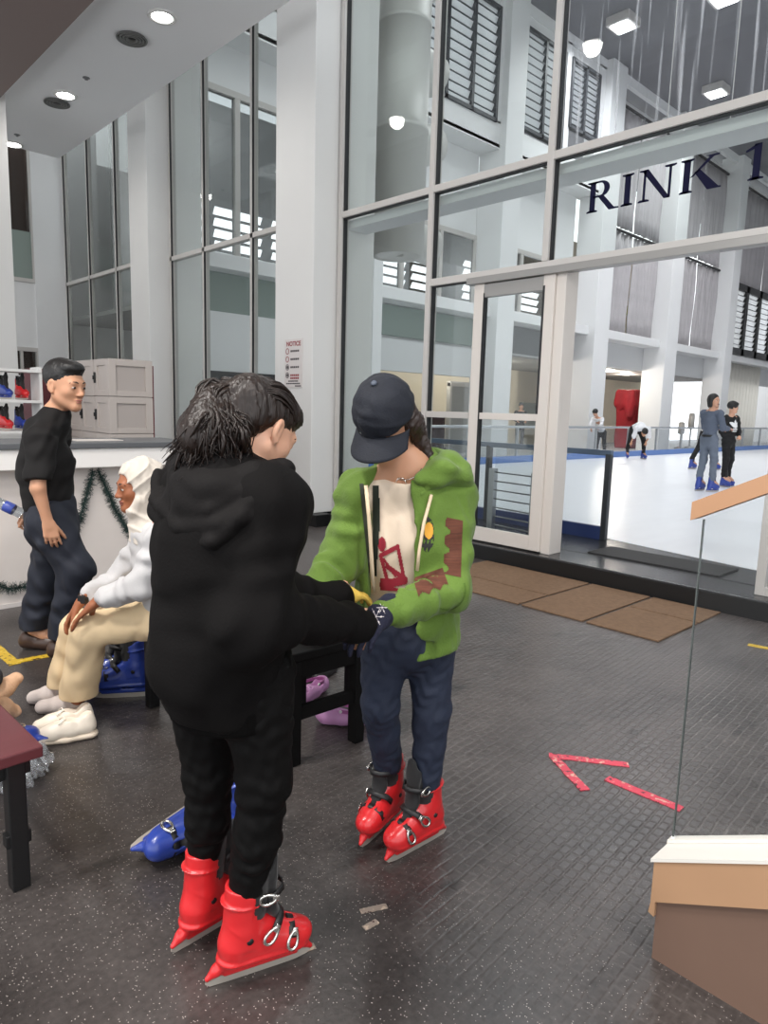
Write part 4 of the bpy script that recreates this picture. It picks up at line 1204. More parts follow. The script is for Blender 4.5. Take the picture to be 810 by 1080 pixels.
# loose blue skates
a, b = on_z(96, 737), on_z(166, 733)
mid = (a + b) / 2
sk1 = skate(skM((mid[0], mid[1], .0), head2(b, a), s=1.0), 1, M_skblue); tag(sk1, 'blue rental skate with black liner behind the seated woman\'s ankle', 'ice skate', 'blue rental skates on the floor')
sk1b = skate(skM((mid[0] + .03, mid[1] + .14, .0), head2(b, a) + .15, s=1.0), -1, M_skblue); tag(sk1b, 'blue rental skate standing just behind its pair, beyond the cream trouser leg', 'ice skate', 'blue rental skates on the floor')
# lying on its side left of the girl in black; second one beyond her legs
a, b = on_z(131, 913), on_z(238, 835)
d = nrm(b - a); side_ = -np.cross((0, 0, 1), d)
M1 = Matrix.Identity(4)
ex = A3(0, 0, 1) * .995 + side_ * -.1; ez = nrm(side_ * .995 + A3(0, 0, .1)); ey = -d; ex = nrm(np.cross(ey, ez))
c0 = a + d * .16 + A3(0, 0, .058) - ez * .0
for i in range(3): M1[i][0], M1[i][1], M1[i][2], M1[i][3] = ex[i], ey[i], ez[i], c0[i]
sk2 = skate(M1, 1, M_skblue); tag(sk2, 'bright blue rental skate lying on its side left of the black trouser legs', 'ice skate', 'blue rental skates on the floor')
a, b = on_z(285, 908), on_z(246, 838)
d = nrm(b - a); side_ = np.cross((0, 0, 1), d)
M2 = Matrix.Identity(4)
ez = nrm(side_ * .34 + A3(0, 0, .94)); ey = d; ex = nrm(np.cross(ey, ez))
c0 = a + d * .17 + A3(0, 0, .016)
for i in range(3): M2[i][0], M2[i][1], M2[i][2], M2[i][3] = ex[i], ey[i], ez[i], c0[i]
sk3 = skate(M2, 1, M_skblue); tag(sk3, 'blue rental skate tipped over between and behind the black trouser legs', 'ice skate', 'blue rental skates on the floor')
p = on_z(56, 794); sk4 = skate(skM((p[0] - .15, p[1] - .03, 0), head2((0, 0), (1, .2)), roll=math.radians(-82), s=.95) , 1, M_skblue); sk4.location.z = .055; tag(sk4, 'blue skate toe poking out past the end of the maroon bench', 'ice skate', 'blue rental skates on the floor')

# ---- shelf of hire skates behind the counter
sh = empty('shoe_rack', (2.3, 8.15, 0)); tag(sh, 'white shelf rack holding hire skates behind the man in black', 'shelf')
for z in (1.12, 1.445, 1.765): put('shelf_board', MB().box((1.7, 7.98, z - .03), (2.52, 8.32, z), bev=.004).me(), M_white, sh)
for x in (1.7, 2.50): put('upright', MB().box((x, 8.0, 0), (x + .03, 8.3, 1.8), bev=.004).me(), M_white, sh)
rows = [(2.20, 1.445, M_skblue, 'blue hire skate on the upper shelf of the rack, left of the red one'), (2.36, 1.445, M_skred, 'red and black hire skate on the upper shelf, near the man\'s ear'),
        (2.19, 1.12, M_skred, 'red hire skate on the lower shelf behind the man\'s neck'), (2.34, 1.12, M_skblue, 'blue hire skate on the lower shelf behind the man\'s shoulder')]
for x, z, m_, lab in rows:
    o = skate(skM((x, 8.14, z + .002), -math.pi / 2 + .25, s=.76), 1, m_, detail=False); tag(o, lab, 'ice skate', 'hire skates on the rack')
mc = empty('cupboard', (2.7, 8.4, 0)); tag(mc, 'maroon cupboard edge between the skate rack and the grey lockers', 'cupboard')
put('carcass', MB().box((2.56, 8.42, 0), (2.78, 8.8, 1.80), bev=.004).me(), pm('maroon_board', (104, 42, 50), .45), mc)
put('door', MB().box((2.565, 8.40, .05), (2.775, 8.42, 1.78), bev=.004).me(), pm('maroon_board', (104, 42, 50), .45), mc)

# ---- benches
M_maroon = pm('maroon_plank', (92, 44, 48), .38, bump=.05, bscale=12, var=.15, vscale=3, stretch=(6, 1, 1))
def bench(name, c, ang, L, W, H, mat, label, legmat=M_black, grp=None, leg=.05):
    e = empty(name, (c[0], c[1], 0), ang); tag(e, label, 'bench', grp)
    def lp(nm, me, mt):
        o = loc_put(nm, me, mt, e); return o
    lp('seat_plank', MB().box((-L / 2, -W / 2, H - .035), (L / 2, W / 2, H), bev=.005).me(), mat)
    for sx in (-1, 1):
        for sy in ((-1, 1) if W > .2 else (0,)):
            x = sx * (L / 2 - .06); y = sy * (W / 2 - .03)
            lp('leg', MB().box((x - leg / 2, y - leg / 2, 0), (x + leg / 2, y + leg / 2, H - .035), bev=.003).me(), legmat)
        x = sx * (L / 2 - .06)
        lp('end_rail', MB().box((x - .018, -W / 2 + .03, .14), (x + .018, W / 2 - .03, .18), bev=.003).me(), legmat)
    for sy in (-1, 1): lp('apron', MB().box((-L / 2 + .06, sy * (W / 2 - .03) - .012, H - .10), (L / 2 - .06, sy * (W / 2 - .03) + .012, H - .035), bev=.002).me(), legmat)
    return e
P1 = on_z(41, 788, .45); P2 = on_z(0, 755, .45)
bench('bench', (P1[0] - .065, P1[1] + .42), math.pi / 2 + .03, .84, .13, .45, M_maroon, 'narrow maroon topped bench with black legs at the left edge')
# dark bench behind the two girls
bd = empty('bench', (1.86, 2.3, 0)); 
tag(bd, 'black framed bench between the two girls, pink clogs beneath it', 'bench')
legs = [on_z(375, 781), on_z(308, 806), on_z(372, 782) + A3(.3, .36, 0), on_z(308, 806) + A3(.3, .36, 0)]
M_dkwood = pm('black_stained_wood', (11, 10, 10), .6, spec=.2)
for p in legs: put('leg', MB().box((p[0] - .026, p[1] - .026, 0), (p[0] + .026, p[1] + .026, .44), bev=.003).me(), M_dkwood, bd)
for i, j, z in ((0, 1, .215), (2, 3, .215), (0, 2, .30), (1, 3, .30)):
    put('rail', MB().bar((legs[i][0], legs[i][1], z), (legs[j][0], legs[j][1], z), .03, .055, bev=.003).me(), M_dkwood, bd)
cc = sum(legs) / 4
for i, j in ((0, 1), (2, 3)):
    put('apron', MB().bar((legs[i][0], legs[i][1], .405), (legs[j][0], legs[j][1], .405), .03, .08, bev=.003).me(), M_dkwood, bd)
d1_ = nrm(legs[0] - legs[1]); d2_ = nrm(A3(.3, .36, 0))
put('seat_plank', MB().obb((cc[0], cc[1], .462), d1_, d2_, (0, 0, 1), .25, .27, .02, bev=.006).me(), M_dkwood, bd)
# dark jacket lying on that bench
S = SDF(.009)
S.box((cc[0], cc[1], .515), (.2, .2, .03), rnd=.03).ell((cc[0] - .05, cc[1] + .05, .54), (.16, .13, .05)).cone((cc[0] + .12, cc[1] - .16, .52), (cc[0] + .22, cc[1] + .02, .515), .045, .035)
S.disp.append(cloth(.014, .09, 8))
o = put('folded_jacket', S.mesh(), pm('black_jacket', (10, 10, 10), .8, spec=.2)); tag(o, 'crumpled dark jacket lying on the black framed bench', 'jacket')
# bench carrying the seated woman (behind the girl in black)
bench('bench', (1.78, 2.93), math.radians(4), .86, .34, .43, M_maroon, 'maroon bench carrying the woman in white headscarf')

# ---- clogs, trainers
def clog(M, side, name='clog'):
    S = SDF(.004)
    S.chain([(0, -.085, .035), (0, 0, .032), (.004, .07, .034)], [.036, .037, .044], .02)
    S.ell((.004, .07, .045), (.045, .062, .036), k=.02).ell((0, -.08, .05), (.036, .04, .04), k=.02)
    S.ell((0, -.04, .085), (.027, .065, .055), k=.008, sub=True).cut((0, 0, .006), (0, 0, -1))
    rg = random.Random(4)
    for x, y in ((-.02, .05), (.0, .045), (.02, .05), (-.012, .075), (.012, .075), (0, .1), (-.025, .09), (.026, .09), (.035, .06)):
        S.ell((x, y, .083 - abs(x) * .35 - max(0, y - .06) * .25), (.005, .006, .02), k=.001, sub=True)
    body = S.mesh()
    o = put(name, body, pm('pink_clog', (205, 148, 196), .5, var=.12, vscale=9))
    o.matrix_basis = M
    P = [(.038 * math.cos(t) * 1.0, .005 - .098 * math.sin(t), .078 - .01 * math.sin(t)) for t in np.linspace(0, math.pi, 16)]
    st = put('heel_strap', MB().strip(P, [.016] * 16, [(math.cos(t), -math.sin(t), 0) for t in np.linspace(0, math.pi, 16)], .004).me(), pm('clog_strap', (170, 96, 150), .5)); st.parent = o
    for sx in (-1, 1):
        q = put('rivet', MB().cyl((sx * .036, .006, .078), (sx * .043, .006, .078), .007, n=12).me(), M_white); q.parent = o
    return o
p = on_z(358, 765); q = on_z(325, 752)
c1_ = clog(skM((p[0] + .02, p[1], 0), head2(on_z(388, 763), on_z(337, 760)), s=1.0), 1); tag(c1_, 'pink clog lying side on under the black framed bench', 'clog', 'pink clogs under the bench')
p = on_z(335, 738); c2_ = clog(skM((p[0], p[1] + .04, 0), math.radians(200), s=1.0), -1); tag(c2_, 'pink clog pointing toward us beneath the bench rail', 'clog', 'pink clogs under the bench')
p = on_z(352, 718); 
S = SDF(.006); S.chain([(0, -.1, .03), (0, .1, .03)], [.035, .042], .02).ell((0, -.05, .06), (.03, .06, .04)).cut((0, 0, .003), (0, 0, -1))
o = put('dark_shoe', S.mesh(), pm('dark_shoe', (48, 46, 46), .5)); o.matrix_basis = skM((p[0] + .0, p[1] + .08, 0), math.radians(20), s=.8); tag(o, 'dark slip on shoe beyond the pink clogs', 'shoe')

M_cream = pm('cream_leather', (232, 220, 204), .45, bump=.05, bscale=40)
def trainer(M, name='trainer'):
    S = SDF(.0042)
    S.chain([(0, -.095, .055), (0, -.02, .052), (.004, .06, .042), (.006, .105, .036)], [.036, .038, .041, .034], .02)
    S.ell((0, -.085, .085), (.034, .042, .052), k=.02).cone((0, -.02, .085), (0, .05, .06), .032, .03, .02)
    S.ell((0, -.045, .128), (.027, .062, .054), k=.006, sub=True).cut((0, 0, .02), (0, 0, -1))
    S.ell((0, .02, .11), (.014, .05, .02), k=.006, sub=True)
    up = put(name, S.mesh(), M_cream); up.matrix_basis = M
    S = SDF(.0042); S.chain([(0, -.1, .018), (0, 0, .016), (.006, .105, .016)], [.039, .040, .040], .02, flat=((0, 0, 1), .55)); S.cut((0, 0, .0), (0, 0, -1))
    so = put('sole', S.mesh(), pm('sole_cream', (222, 206, 186), .5)); so.parent = up
    m = MB()
    for i in range(5):
        y = .005 + i * .018; z = .097 - i * .008
        m.tube([(-.028, y, z - .014), (-.012, y + .006, z), (.012, y + .004, z), (.028, y + .008, z - .014)], .0035, 6)
    m.tube([(0, 0, .1), (-.025, .01, .108), (-.03, .03, .095)], .003, 6).tube([(0, 0, .1), (.025, .008, .108), (.034, .026, .092)], .003, 6)
    la = put('laces', m.me(), pm('lace', (238, 230, 218), .7)); la.parent = up
    return up
a, b = on_z(98, 776), on_z(34, 786)
h = head2(a, b); mid = (a + b) / 2
t1 = trainer(skM((mid[0] + .01, mid[1] - .01, 0), h, s=.93)); tag(t1, 'cream leather trainer nearest us, in front of the grey socked feet', 'shoe', 'cream trainers on the floor')
t2 = trainer(skM((mid[0] + .035, mid[1] + .085, 0), h - .04, s=.93)); tag(t2, 'cream leather trainer just behind its pair, next to the sock', 'shoe', 'cream trainers on the floor')

# ---- clear plastic bag under the bench
S = SDF(.006); p = on_z(14, 828)
S.ell((p[0], p[1], .05), (.1, .07, .05)).ell((p[0] - .08, p[1] + .03, .05), (.08, .07, .05)).ell((p[0] + .09, p[1] + .03, .06), (.04, .03, .05)).cut((0, 0, .002), (0, 0, -1))
S.disp.append(cloth(.03, .06, 4))
o = put('plastic_bag', S.mesh(smooth=0), glass('clear_film', (236, 236, 236), 3.0, haze=.12)); tag(o, 'crumpled clear plastic bag on the floor under the maroon bench', 'bag')

# ---- tape and mats on the floor
def tape_mat(nm, c, flake):
    m = pm(nm, c, .5)
    nt = m.node_tree; b = nt.nodes['Principled BSDF']; tc = _n(nt, 'ShaderNodeTexCoord'); no = _n(nt, 'ShaderNodeTexNoise'); no.inputs['Scale'].default_value = 42; no.inputs['Detail'].default_value = 5
    nt.links.new(tc.outputs['Object'], no.inputs['Vector'])
    r = _n(nt, 'ShaderNodeValToRGB'); e = r.color_ramp.elements
    e[0].position = .37; e[0].color = lin((70, 40, 42)); e[1].position = .40; e[1].color = lin(c)
    k = r.color_ramp.elements.new(.58); k.color = lin(c); k = r.color_ramp.elements.new(.63); k.color = lin(flake)
    nt.links.new(no.outputs['Fac'], r.inputs[0]); nt.links.new(r.outputs[0], b.inputs['Base Color'])
    return m
M_rtape = tape_mat('red_tape', (214, 66, 88), (226, 176, 160)); M_ytape = tape_mat('yellow_tape', (206, 170, 40), (220, 190, 90))
def tape(parent, a, b, w, mat, name='tape_strip', z=.0025):
    a = np.array(a); b = np.array(b); d = nrm(b - a); s = np.cross((0, 0, 1), d) * w / 2
    n = 12; rg = random.Random(int(a[0] * 1000)); top = []; bot = []
    for i in range(n + 1):
        p = a + (b - a) * i / n
        top.append(p + s * (1 + rg.uniform(-.12, .08))); bot.append(p - s * (1 + rg.uniform(-.12, .08)))
    poly = [(q[0], q[1]) for q in top] + [(q[0], q[1]) for q in reversed(bot)]
    return put(name, MB().prism(poly, (0, 0, .0005), (1, 0, 0), (0, 1, 0), (0, 0, 1), z).me(), mat, parent)
A_ = on_z(580, 797); e = empty('floor_arrow', tuple(A_)); tag(e, 'worn red tape arrow stuck on the studded floor pointing left', 'floor marking')
tape(e, on_z(579, 797), on_z(663, 807), .042, M_rtape); tape(e, on_z(584, 799), on_z(617, 834), .042, M_rtape, z=.003); tape(e, on_z(640, 821), on_z(719, 854), .045, M_rtape)
e = empty('floor_tape', tuple(on_z(14, 699))); tag(e, 'yellow tape corner on the floor behind the seated woman', 'floor marking')
tape(e, on_z(-30, 660), on_z(16, 701), .06, M_ytape); tape(e, on_z(12, 699), on_z(60, 690), .055, M_ytape, z=.003); tape(e, on_z(68, 688), on_z(144, 671), .055, M_ytape)
o = tape(None, on_z(789, 680), on_z(830, 688), .05, M_ytape, 'floor_tape'); tag(o, 'short yellow tape strip on the floor at the right edge', 'floor marking')
for i, (xa, xb) in enumerate((((380, 962), (408, 956)), ((384, 980), (398, 972)), ((300, 1010), (332, 998)))):
    o = tape(None, on_z(*xa), on_z(*xb), .02, tape_mat('tape_scrap', (150, 136, 124), (190, 170, 150)), 'tape_scrap'); tag(o, ('larger' if i == 0 else 'smaller' if i == 1 else 'stretched') + ' torn beige tape scrap on the floor ' + ('between the two pairs of red skates' if i < 2 else 'beside the nearest red skate toe'), 'tape scrap', 'torn tape scraps')
M_mat = pm('brown_mat', (124, 100, 80), .9, bump=.8, bscale=120, var=.3, vscale=30, spec=.2)
mats = [(4.31, 4.70, 2.985, 4.1, 'narrow brown entrance mat nearest the girl in green'), (4.725, 5.35, 2.985, 4.1, 'brown entrance mat against the step, farthest from the stairs'),
        (4.31, 5.35, 2.435, 2.955, 'wide brown entrance mat in the middle of the row'), (4.31, 4.925, 1.88, 2.405, 'brown entrance mat nearest the glass balustrade'), (4.95, 5.35, 1.88, 2.405, 'small brown entrance mat against the step by the balustrade')]
for x0, x1, y0, y1, lab in mats:
    o = put('entrance_mat', MB().box((x0, y0, 0.0005), (x1, y1, .013), bev=.004).me(), M_mat); tag(o, lab, 'mat', 'brown mats before the step')

# ---- stairs with glass balustrade at the lower right
SL = .51; SX = 1.70; SY = .70
M_tan = pm('tan_paint', (176, 138, 106), .5, var=.06, vscale=6, bump=.05, bscale=14); M_brn = pm('brown_paint', (114, 90, 77), .55, var=.08, vscale=5)
sr = empty('staircase', (2.4, .6, 0)); tag(sr, 'tan and brown stair flank with white sill rising to the right', 'stairs')
EY = -3.2
def syz(y, z0): return z0 + (SY - y) * SL
put('stringer', MB().prism([(SY - .012, 0), (SY - .012, .18), (EY, syz(EY, .18)), (EY, 0)], (SX + .012, 0, 0), (0, 1, 0), (0, 0, 1), (1, 0, 0), .10).me(), M_brn, sr)
put('band', MB().prism([(SY, .165), (SY + .004, .135), (SY - .012, .128), (SY - .012, .172), (EY, syz(EY, .168)), (EY, syz(EY, .285)), (SY, .283)], (SX, 0, 0), (0, 1, 0), (0, 0, 1), (1, 0, 0), .118).me(), M_tan, sr)
put('sill', MB().prism([(SY + .008, .280), (SY + .008, .290), (EY, syz(EY, .296)), (EY, syz(EY, .286))], (SX - .004, 0, 0), (0, 1, 0), (0, 0, 1), (1, 0, 0), .125).me(), pm('white_sill', (226, 222, 215), .4), sr)
put('sill_groove', MB().prism([(SY + .008, .291), (SY + .008, .302), (EY, syz(EY, .308)), (EY, syz(EY, .297))], (SX + .092, 0, 0), (0, 1, 0), (0, 0, 1), (1, 0, 0), .028).me(), pm('white_sill', (226, 222, 215), .4), sr)
for i in range(8):
    y = .56 - i * .31; z = .158 * (i + 1)
    put('step', MB().box((SX + .118, y - .31, 0), (3.3, y, z), bev=.006).me(), pm('stair_rubber', (58, 57, 58), .5, bump=.3, bscale=80), sr)
bl_ = empty('balustrade', (1.85, .7, .29)); tag(bl_, 'glass balustrade with sloping tan handrail on the stair flank', 'balustrade')
GX = 1.806; GY = on_x(742, 560, 1.806)[1]
put('glass_panel', MB().prism([(GY, .295), (GY, 1.195), (EY, syz(EY, 1.195) + .01), (EY, syz(EY, .295))], (GX - .004, 0, 0), (0, 1, 0), (0, 0, 1), (1, 0, 0), .008).me(), glass('balustrade_glass', (252, 253, 253), .5), bl_)
put('glass_edge', MB().box((GX - .004, GY, .290), (GX + .004, GY + .003, 1.195)).me(), pm('polished_edge', (84, 90, 88), .12, spec=.8), bl_)
RZ = on_x(732, 549, 1.78)[2]
put('handrail', MB().prism([(GY + .024, RZ), (GY + .024, RZ + .047), (EY, RZ + .047 + (GY + .024 - EY) * SL), (EY, RZ + (GY + .024 - EY) * SL)], (GX - .03, 0, 0), (0, 1, 0), (0, 0, 1), (1, 0, 0), .06).me(), pm('tan_handrail', (184, 140, 106), .45, var=.05), bl_)
put('clamp', MB().box((GX - .007, GY - .004, .288), (GX + .007, GY + .006, .312), bev=.002).me(), M_white, bl_)

# ---- red flag seen through the lobby window
S = SDF(.03); p = on_x(204, 440, 7.0)
S.chain([(7.0, p[1], .2), (7.0, p[1], 1.2), (7.0, p[1] + .02, 2.35)], [.34, .26, .06], .1, flat=((0, 1, 0), .8)); S.disp.append(cloth(.05, .4, 2, (1, 1, .3))); S.cut((0, 0, .15), (0, 0, -1))
o = put('red_drape', S.mesh(), pm('red_cloth', (128, 10, 24), .8, var=.5, vscale=2)); tag(o, 'tall pointed red cloth drape behind the lobby window by the dark hair', 'cloth')

# ================================================================== PEOPLE
FH = A3(math.sin(_y), math.cos(_y), 0)
def pth(x, y, h):
    """point seen at photo pixel (x, y), h metres away along the floor in front of the camera"""
    r = CC + CA * (x - 405) / FPX - CB * (y - 540) / FPX
    return EYE + r * (h / (r @ FH))
def frame(fwd, up=(0, 0, 1)):
    f = nrm(fwd); r = nrm(np.cross(f, up)); u = np.cross(r, f)
    return np.stack([r, f, u], 1)
def img(dx, dy, dz):
    """direction given as picture right / picture up / away from the lens"""
    return nrm(CA * dx + CB * dy + CC * dz)

def skin_mat(nm, c):
    return pm(nm, c, .5, var=.07, vscale=14, bump=.03, bscale=160, sss=.12, spec=.4)
def head(S, c, F, s=1.0, ears=True):
    """cranium, jaw, brow, nose, lips, eye sockets and ears added to a skin surface"""
    c = np.array(c)
    def P(x, y, z): return c + F @ (A3(x, y, z) * s)
    def E(p, r, k=.015, sub=False, R=None): S.ell(P(*p), A3(*r) * s, F if R is None else F @ R, k * s, sub)
    def Cn(a, b, ra, rb, k=.015, sub=False): S.cone(P(*a), P(*b), ra * s, rb * s, k * s, sub=sub)
    E((0, -.014, .030), (.073, .093, .084), .02)
    E((0, .022, -.028), (.060, .066, .084), .03)
    for q in (-1, 1):
        Cn((q * .050, -.004, -.055), (q * .012, .066, -.098), .020, .017, .03)
        E((q * .037, .050, -.028), (.024, .026, .024), .02)
    E((0, .072, -.100), (.020, .015, .014), .02)
    Cn((-.032, .076, .014), (.032, .076, .014), .014, .014, .02)
    for q in (-1, 1):
        E((q * .031, .092, -.004), (.017, .012, .0105), .012, True)
        E((q * .031, .0755, -.005), (.0145, .0125, .0125), .004)
    Cn((0, .083, .004), (0, .101, -.034), .0075, .0105, .012)
    E((0, .103, -.037), (.0115, .011, .010), .006)
    for q in (-1, 1): E((q * .0125, .094, -.040), (.007, .009, .007), .005)
    E((0, .0845, -.064), (.023, .011, .0065), .006)
    E((0, .083, -.075), (.019, .011, .0065), .006)
    Cn((-.022, .094, -.0695), (.022, .094, -.0695), .0018, .0018, .004, True)
    if ears:
        for q in (-1, 1):
            t = math.radians(18); R = np.array([[math.cos(.35 * q), -math.sin(.35 * q), 0], [math.sin(.35 * q), math.cos(.35 * q), 0], [0, 0, 1]])
            E((q * .077, -.012, -.008), (.010, .019, .032), .006, False, R)
            E((q * .086, -.006, -.004), (.008, .010, .019), .006, True, R)
            E((q * .077, -.004, -.036), (.007, .009, .010), .006)
    return P
def face_parts(parent, P, F, s, lip=(150, 90, 84), iris=(40, 26, 20), brow=(30, 24, 22), eyes=True, gap=.010):
    if eyes:
        m = MB()
        for q in (-1, 1): m.ell(P(q * .031, .0772, -.0055), (.0128 * s, .0122 * s, .0062 * s), F)
        put('eye', m.me(), pm('eye_white', (196, 186, 178), .3), parent)
        m = MB()
        for q in (-1, 1): m.ell(P(q * .031, .0878, -.0055), (.0072 * s, .0025 * s, .0058 * s), F)
        put('iris', m.me(), pm('iris_%d' % iris[0], iris, .15), parent)
    m = MB()
    for q in (-1, 1):
        pts = [P(q * x, y, z) for x, y, z in ((.013, .0905, .017), (.025, .0895, .0215), (.038, .0835, .021), (.050, .072, .014))]
        m.tube(pts, [.0028 * s, .0038 * s, .0034 * s, .0016 * s], 6)
    put('eyebrow', m.me(), pm('brow_%d' % brow[0], brow, .8), parent)
    m = MB()
    m.ell(P(0, .0868, -.0648), (.0215 * s, .0100 * s, .0052 * s), F).ell(P(0, .0855, -.0748), (.0178 * s, .0100 * s, .0056 * s), F)
    put('lips', m.me(), pm('lips_%d' % lip[0], lip, .4), parent)

def hand(S, W, d, n, l, s=1.0, curl=(.35, .5, .35), spread=.06, thumb=(.32, .4, .3), curls=None):
    """five separate fingers: W wrist, d towards the fingers, n out of the palm, l towards the thumb"""
    W = np.array(W); d = nrm(d); n = nrm(np.array(n) - d * (np.array(n) @ d)); ll = np.cross(n, d)
    l = ll if ll @ np.array(l) > 0 else -ll
    k = .008 * s
    S.cone(W - d * .02 * s, W + d * .03 * s, .023 * s, .026 * s, .015 * s, flat=(n, .72))
    lens = (.070, .078, .072, .056); base = (.088, .092, .087, .078)
    for i in range(4):
        lat = (1.5 - i) * .0195 * s
        b0 = W + d * .022 * s + l * lat * .62; b1 = W + d * base[i] * s + l * lat
        S.cone(b0, b1, .0135 * s, .0098 * s, .012 * s)
        dd = nrm(d + l * (1.5 - i) * spread); c = curls[i] if curls else curl
        p = b1; a = 0
        for j, fr in enumerate((.44, .31, .25)):
            a += c[j]
            v = dd * math.cos(a) + n * math.sin(a)
            q = p + v * lens[i] * fr * s
            r = (.0090, .0082, .0074, .0062)
            S.cone(p, q, r[j] * s * (.9 if i == 3 else 1), r[j + 1] * s * (.9 if i == 3 else 1), .0035 * s)
            p = q
    S.cone(W + d * .02 * s + l * .016 * s, W + d * .055 * s + l * .034 * s + n * .006 * s, .015 * s, .0125 * s, .012 * s)
    p = W + d * .045 * s + l * .032 * s + n * .006 * s
    v = nrm(d * (1 - thumb[0]) + l * thumb[0] + n * thumb[2])
    for j, (L_, r0, r1) in enumerate(((.034, .0122, .0108), (.026, .0106, .0095), (.022, .0095, .0074))):
        q = p + v * L_ * s
        S.cone(p, q, r0 * s, r1 * s, .004 * s); p = q
        v = nrm(v + d * thumb[1] * .4 + n * .12)
def legs_skin(S, J):
    for q in 'RL':
        S.cone(J['hip' + q], J['knee' + q], .070, .050, .03).cone(J['knee' + q], J['ank' + q], .050, .034, .02)
        if 'heel' + q in J: S.chain([J['ank' + q], J['heel' + q], J['toe' + q]], [.034, .030, .020], .02)
        elif 'toe' + q in J: S.chain([J['ank' + q], J['ank' + q] + (J['toe' + q] - J['ank' + q]) * .5, J['toe' + q]], [.034, .033, .026], .02)
def body(J, res, F, s, c, hands=(), scale=1.0, ears=True, chestF=None):
    """one continuous skin surface: head, neck, trunk, arms with hands, legs with feet"""
    S = SDF(res)
    P = head(S, c, F, s, ears)
    nb = J['neck']
    S.cone(P(0, -.02, -.075), nb, .046 * s, .052 * s, .03)
    fw = chestF if chestF is not None else F[:, 1]
    S.cone(nb + (J['chest'] - nb) * .25, J['chest'], .085 * scale, .115 * scale, .05, flat=(fw, .75)).cone(J['chest'], J['pel'], .112 * scale, .115 * scale, .05, flat=(fw, .75))
    for q in 'RL':
        S.cone(nb, J['sh' + q], .045, .045, .04)
        S.cone(J['sh' + q], J['el' + q], .045 * scale, .037 * scale, .03).cone(J['el' + q], J['wr' + q], .037 * scale, .024 * scale, .015)
        S.cone(J['pel'], J['hip' + q], .1 * scale, .08 * scale, .04)
    legs_skin(S, J)
    for h in hands: hand(S, **h)
    return S, P
def person(J, label):
    e = empty('person', (float(J['pel'][0]), float(J['pel'][1]), 0)); tag(e, label, 'person')
    return e

SK_tan = skin_mat('skin_warm', (196, 146, 116)); SK_dark = skin_mat('skin_brown', (150, 92, 62)); SK_light = skin_mat('skin_light', (206, 158, 132))
M_hair = pm('dark_hair', (30, 19, 14), .40, bump=.9, bscale=120, stretch=(1, 1, .15), var=.6, vscale=60, spec=.4)
M_hair2 = pm('black_hair', (20, 18, 18), .5, bump=.5, bscale=120)

def strands(paths, r, seed, n, spread, wave=.0):
    """fine locks that follow guide curves"""
    rg = random.Random(seed); m = MB()
    for g in paths:
        g = [np.array(p) for p in g]
        for k in range(n):
            off = A3(rg.gauss(0, 1), rg.gauss(0, 1), rg.gauss(0, 1)) * spread; ph = rg.random() * 6; wv = nrm((rg.gauss(0, 1), rg.gauss(0, 1), rg.gauss(0, .4)))
            pts = []; N = 14
            for i in range(N + 1):
                t = i / N * (len(g) - 1); a = min(int(t), len(g) - 2); u = t - a
                p0 = g[max(a - 1, 0)]; p1 = g[a]; p2 = g[a + 1]; p3 = g[min(a + 2, len(g) - 1)]
                p = .5 * ((2 * p1) + (-p0 + p2) * u + (2 * p0 - 5 * p1 + 4 * p2 - p3) * u * u + (-p0 + 3 * p1 - 3 * p2 + p3) * u ** 3)
                tt = i / N
                pts.append(p + off * (.35 + .9 * tt) + wv * wave * math.sin(tt * 13 + ph) * tt)
            m.tube(pts, [r * (1 - .80 * (i / N) ** 3) for i in range(N + 1)], 5)
    return m.me()

# ------------------------------------------------------------------ the girl in black (nearest, back to us)
J = dict(neck=pth(248, 500, 1.61), chest=pth(240, 575, 1.60), pel=pth(236, 690, 1.60),
         shR=pth(286, 532, 1.52), shL=pth(200, 522, 1.70), elR=pth(270, 648, 1.44), wrR=pth(352, 656, 1.64), elL=pth(290, 630, 1.84), wrL=pth(350, 632, 1.90),
         hipR=pth(270, 700, 1.56), hipL=pth(212, 698, 1.67), kneeR=pth(279, 822, 1.57), kneeL=pth(220, 815, 1.70))
bR_h, bR_t = on_z(217, 1042), on_z(322, 1007); bL_h, bL_t = on_z(181, 1007), on_z(226, 980)
hdR = head2(bR_h, bR_t); hdL = head2(bL_h, bL_t)
dR = A3(math.cos(hdR), math.sin(hdR), 0); dL = A3(math.cos(hdL), math.sin(hdL), 0)
SKS = .875
sR = bR_h + dR * .166 * SKS; sL = bL_h + dL * .166 * SKS
J['ankR'] = sR - dR * .04 + A3(0, 0, .20); J['ankL'] = sL - dL * .04 + A3(0, 0, .20)
J['toeR'] = sR + dR * .07 + A3(0, 0, .08); J['toeL'] = sL + dL * .07 + A3(0, 0, .08); J['heelR'] = sR - dR * .045 + A3(0, 0, .095); J['heelL'] = sL - dL * .045 + A3(0, 0, .095)
Pb = person(J, 'person in black hoodie and leggings, back to us, long dark hair, red skates')
hf = nrm(A3(.86, .10, -.55)); HF = frame(hf); hs = .91
hc = pth(277, 452, 1.655)
S, HP = body(J, .0045, HF, hs, hc, scale=.85, chestF=A3(1, 0, 0), hands=[dict(W=J['wrR'], d=J['wrR'] - J['elR'], n=A3(-.2, .4, 1), l=A3(.3, -.8, .2), s=.72, curl=(1.3, 1.4, .8)),
                                   dict(W=J['wrL'], d=pth(386, 616, 1.96) - J['wrL'], n=A3(0, 0, 1), l=A3(.4, .8, 0), s=.55, curl=(.9, .9, .6))])
put('body', S.mesh(), SK_light, Pb)
face_parts(Pb, HP, HF, hs, lip=(120, 66, 62), eyes=False)
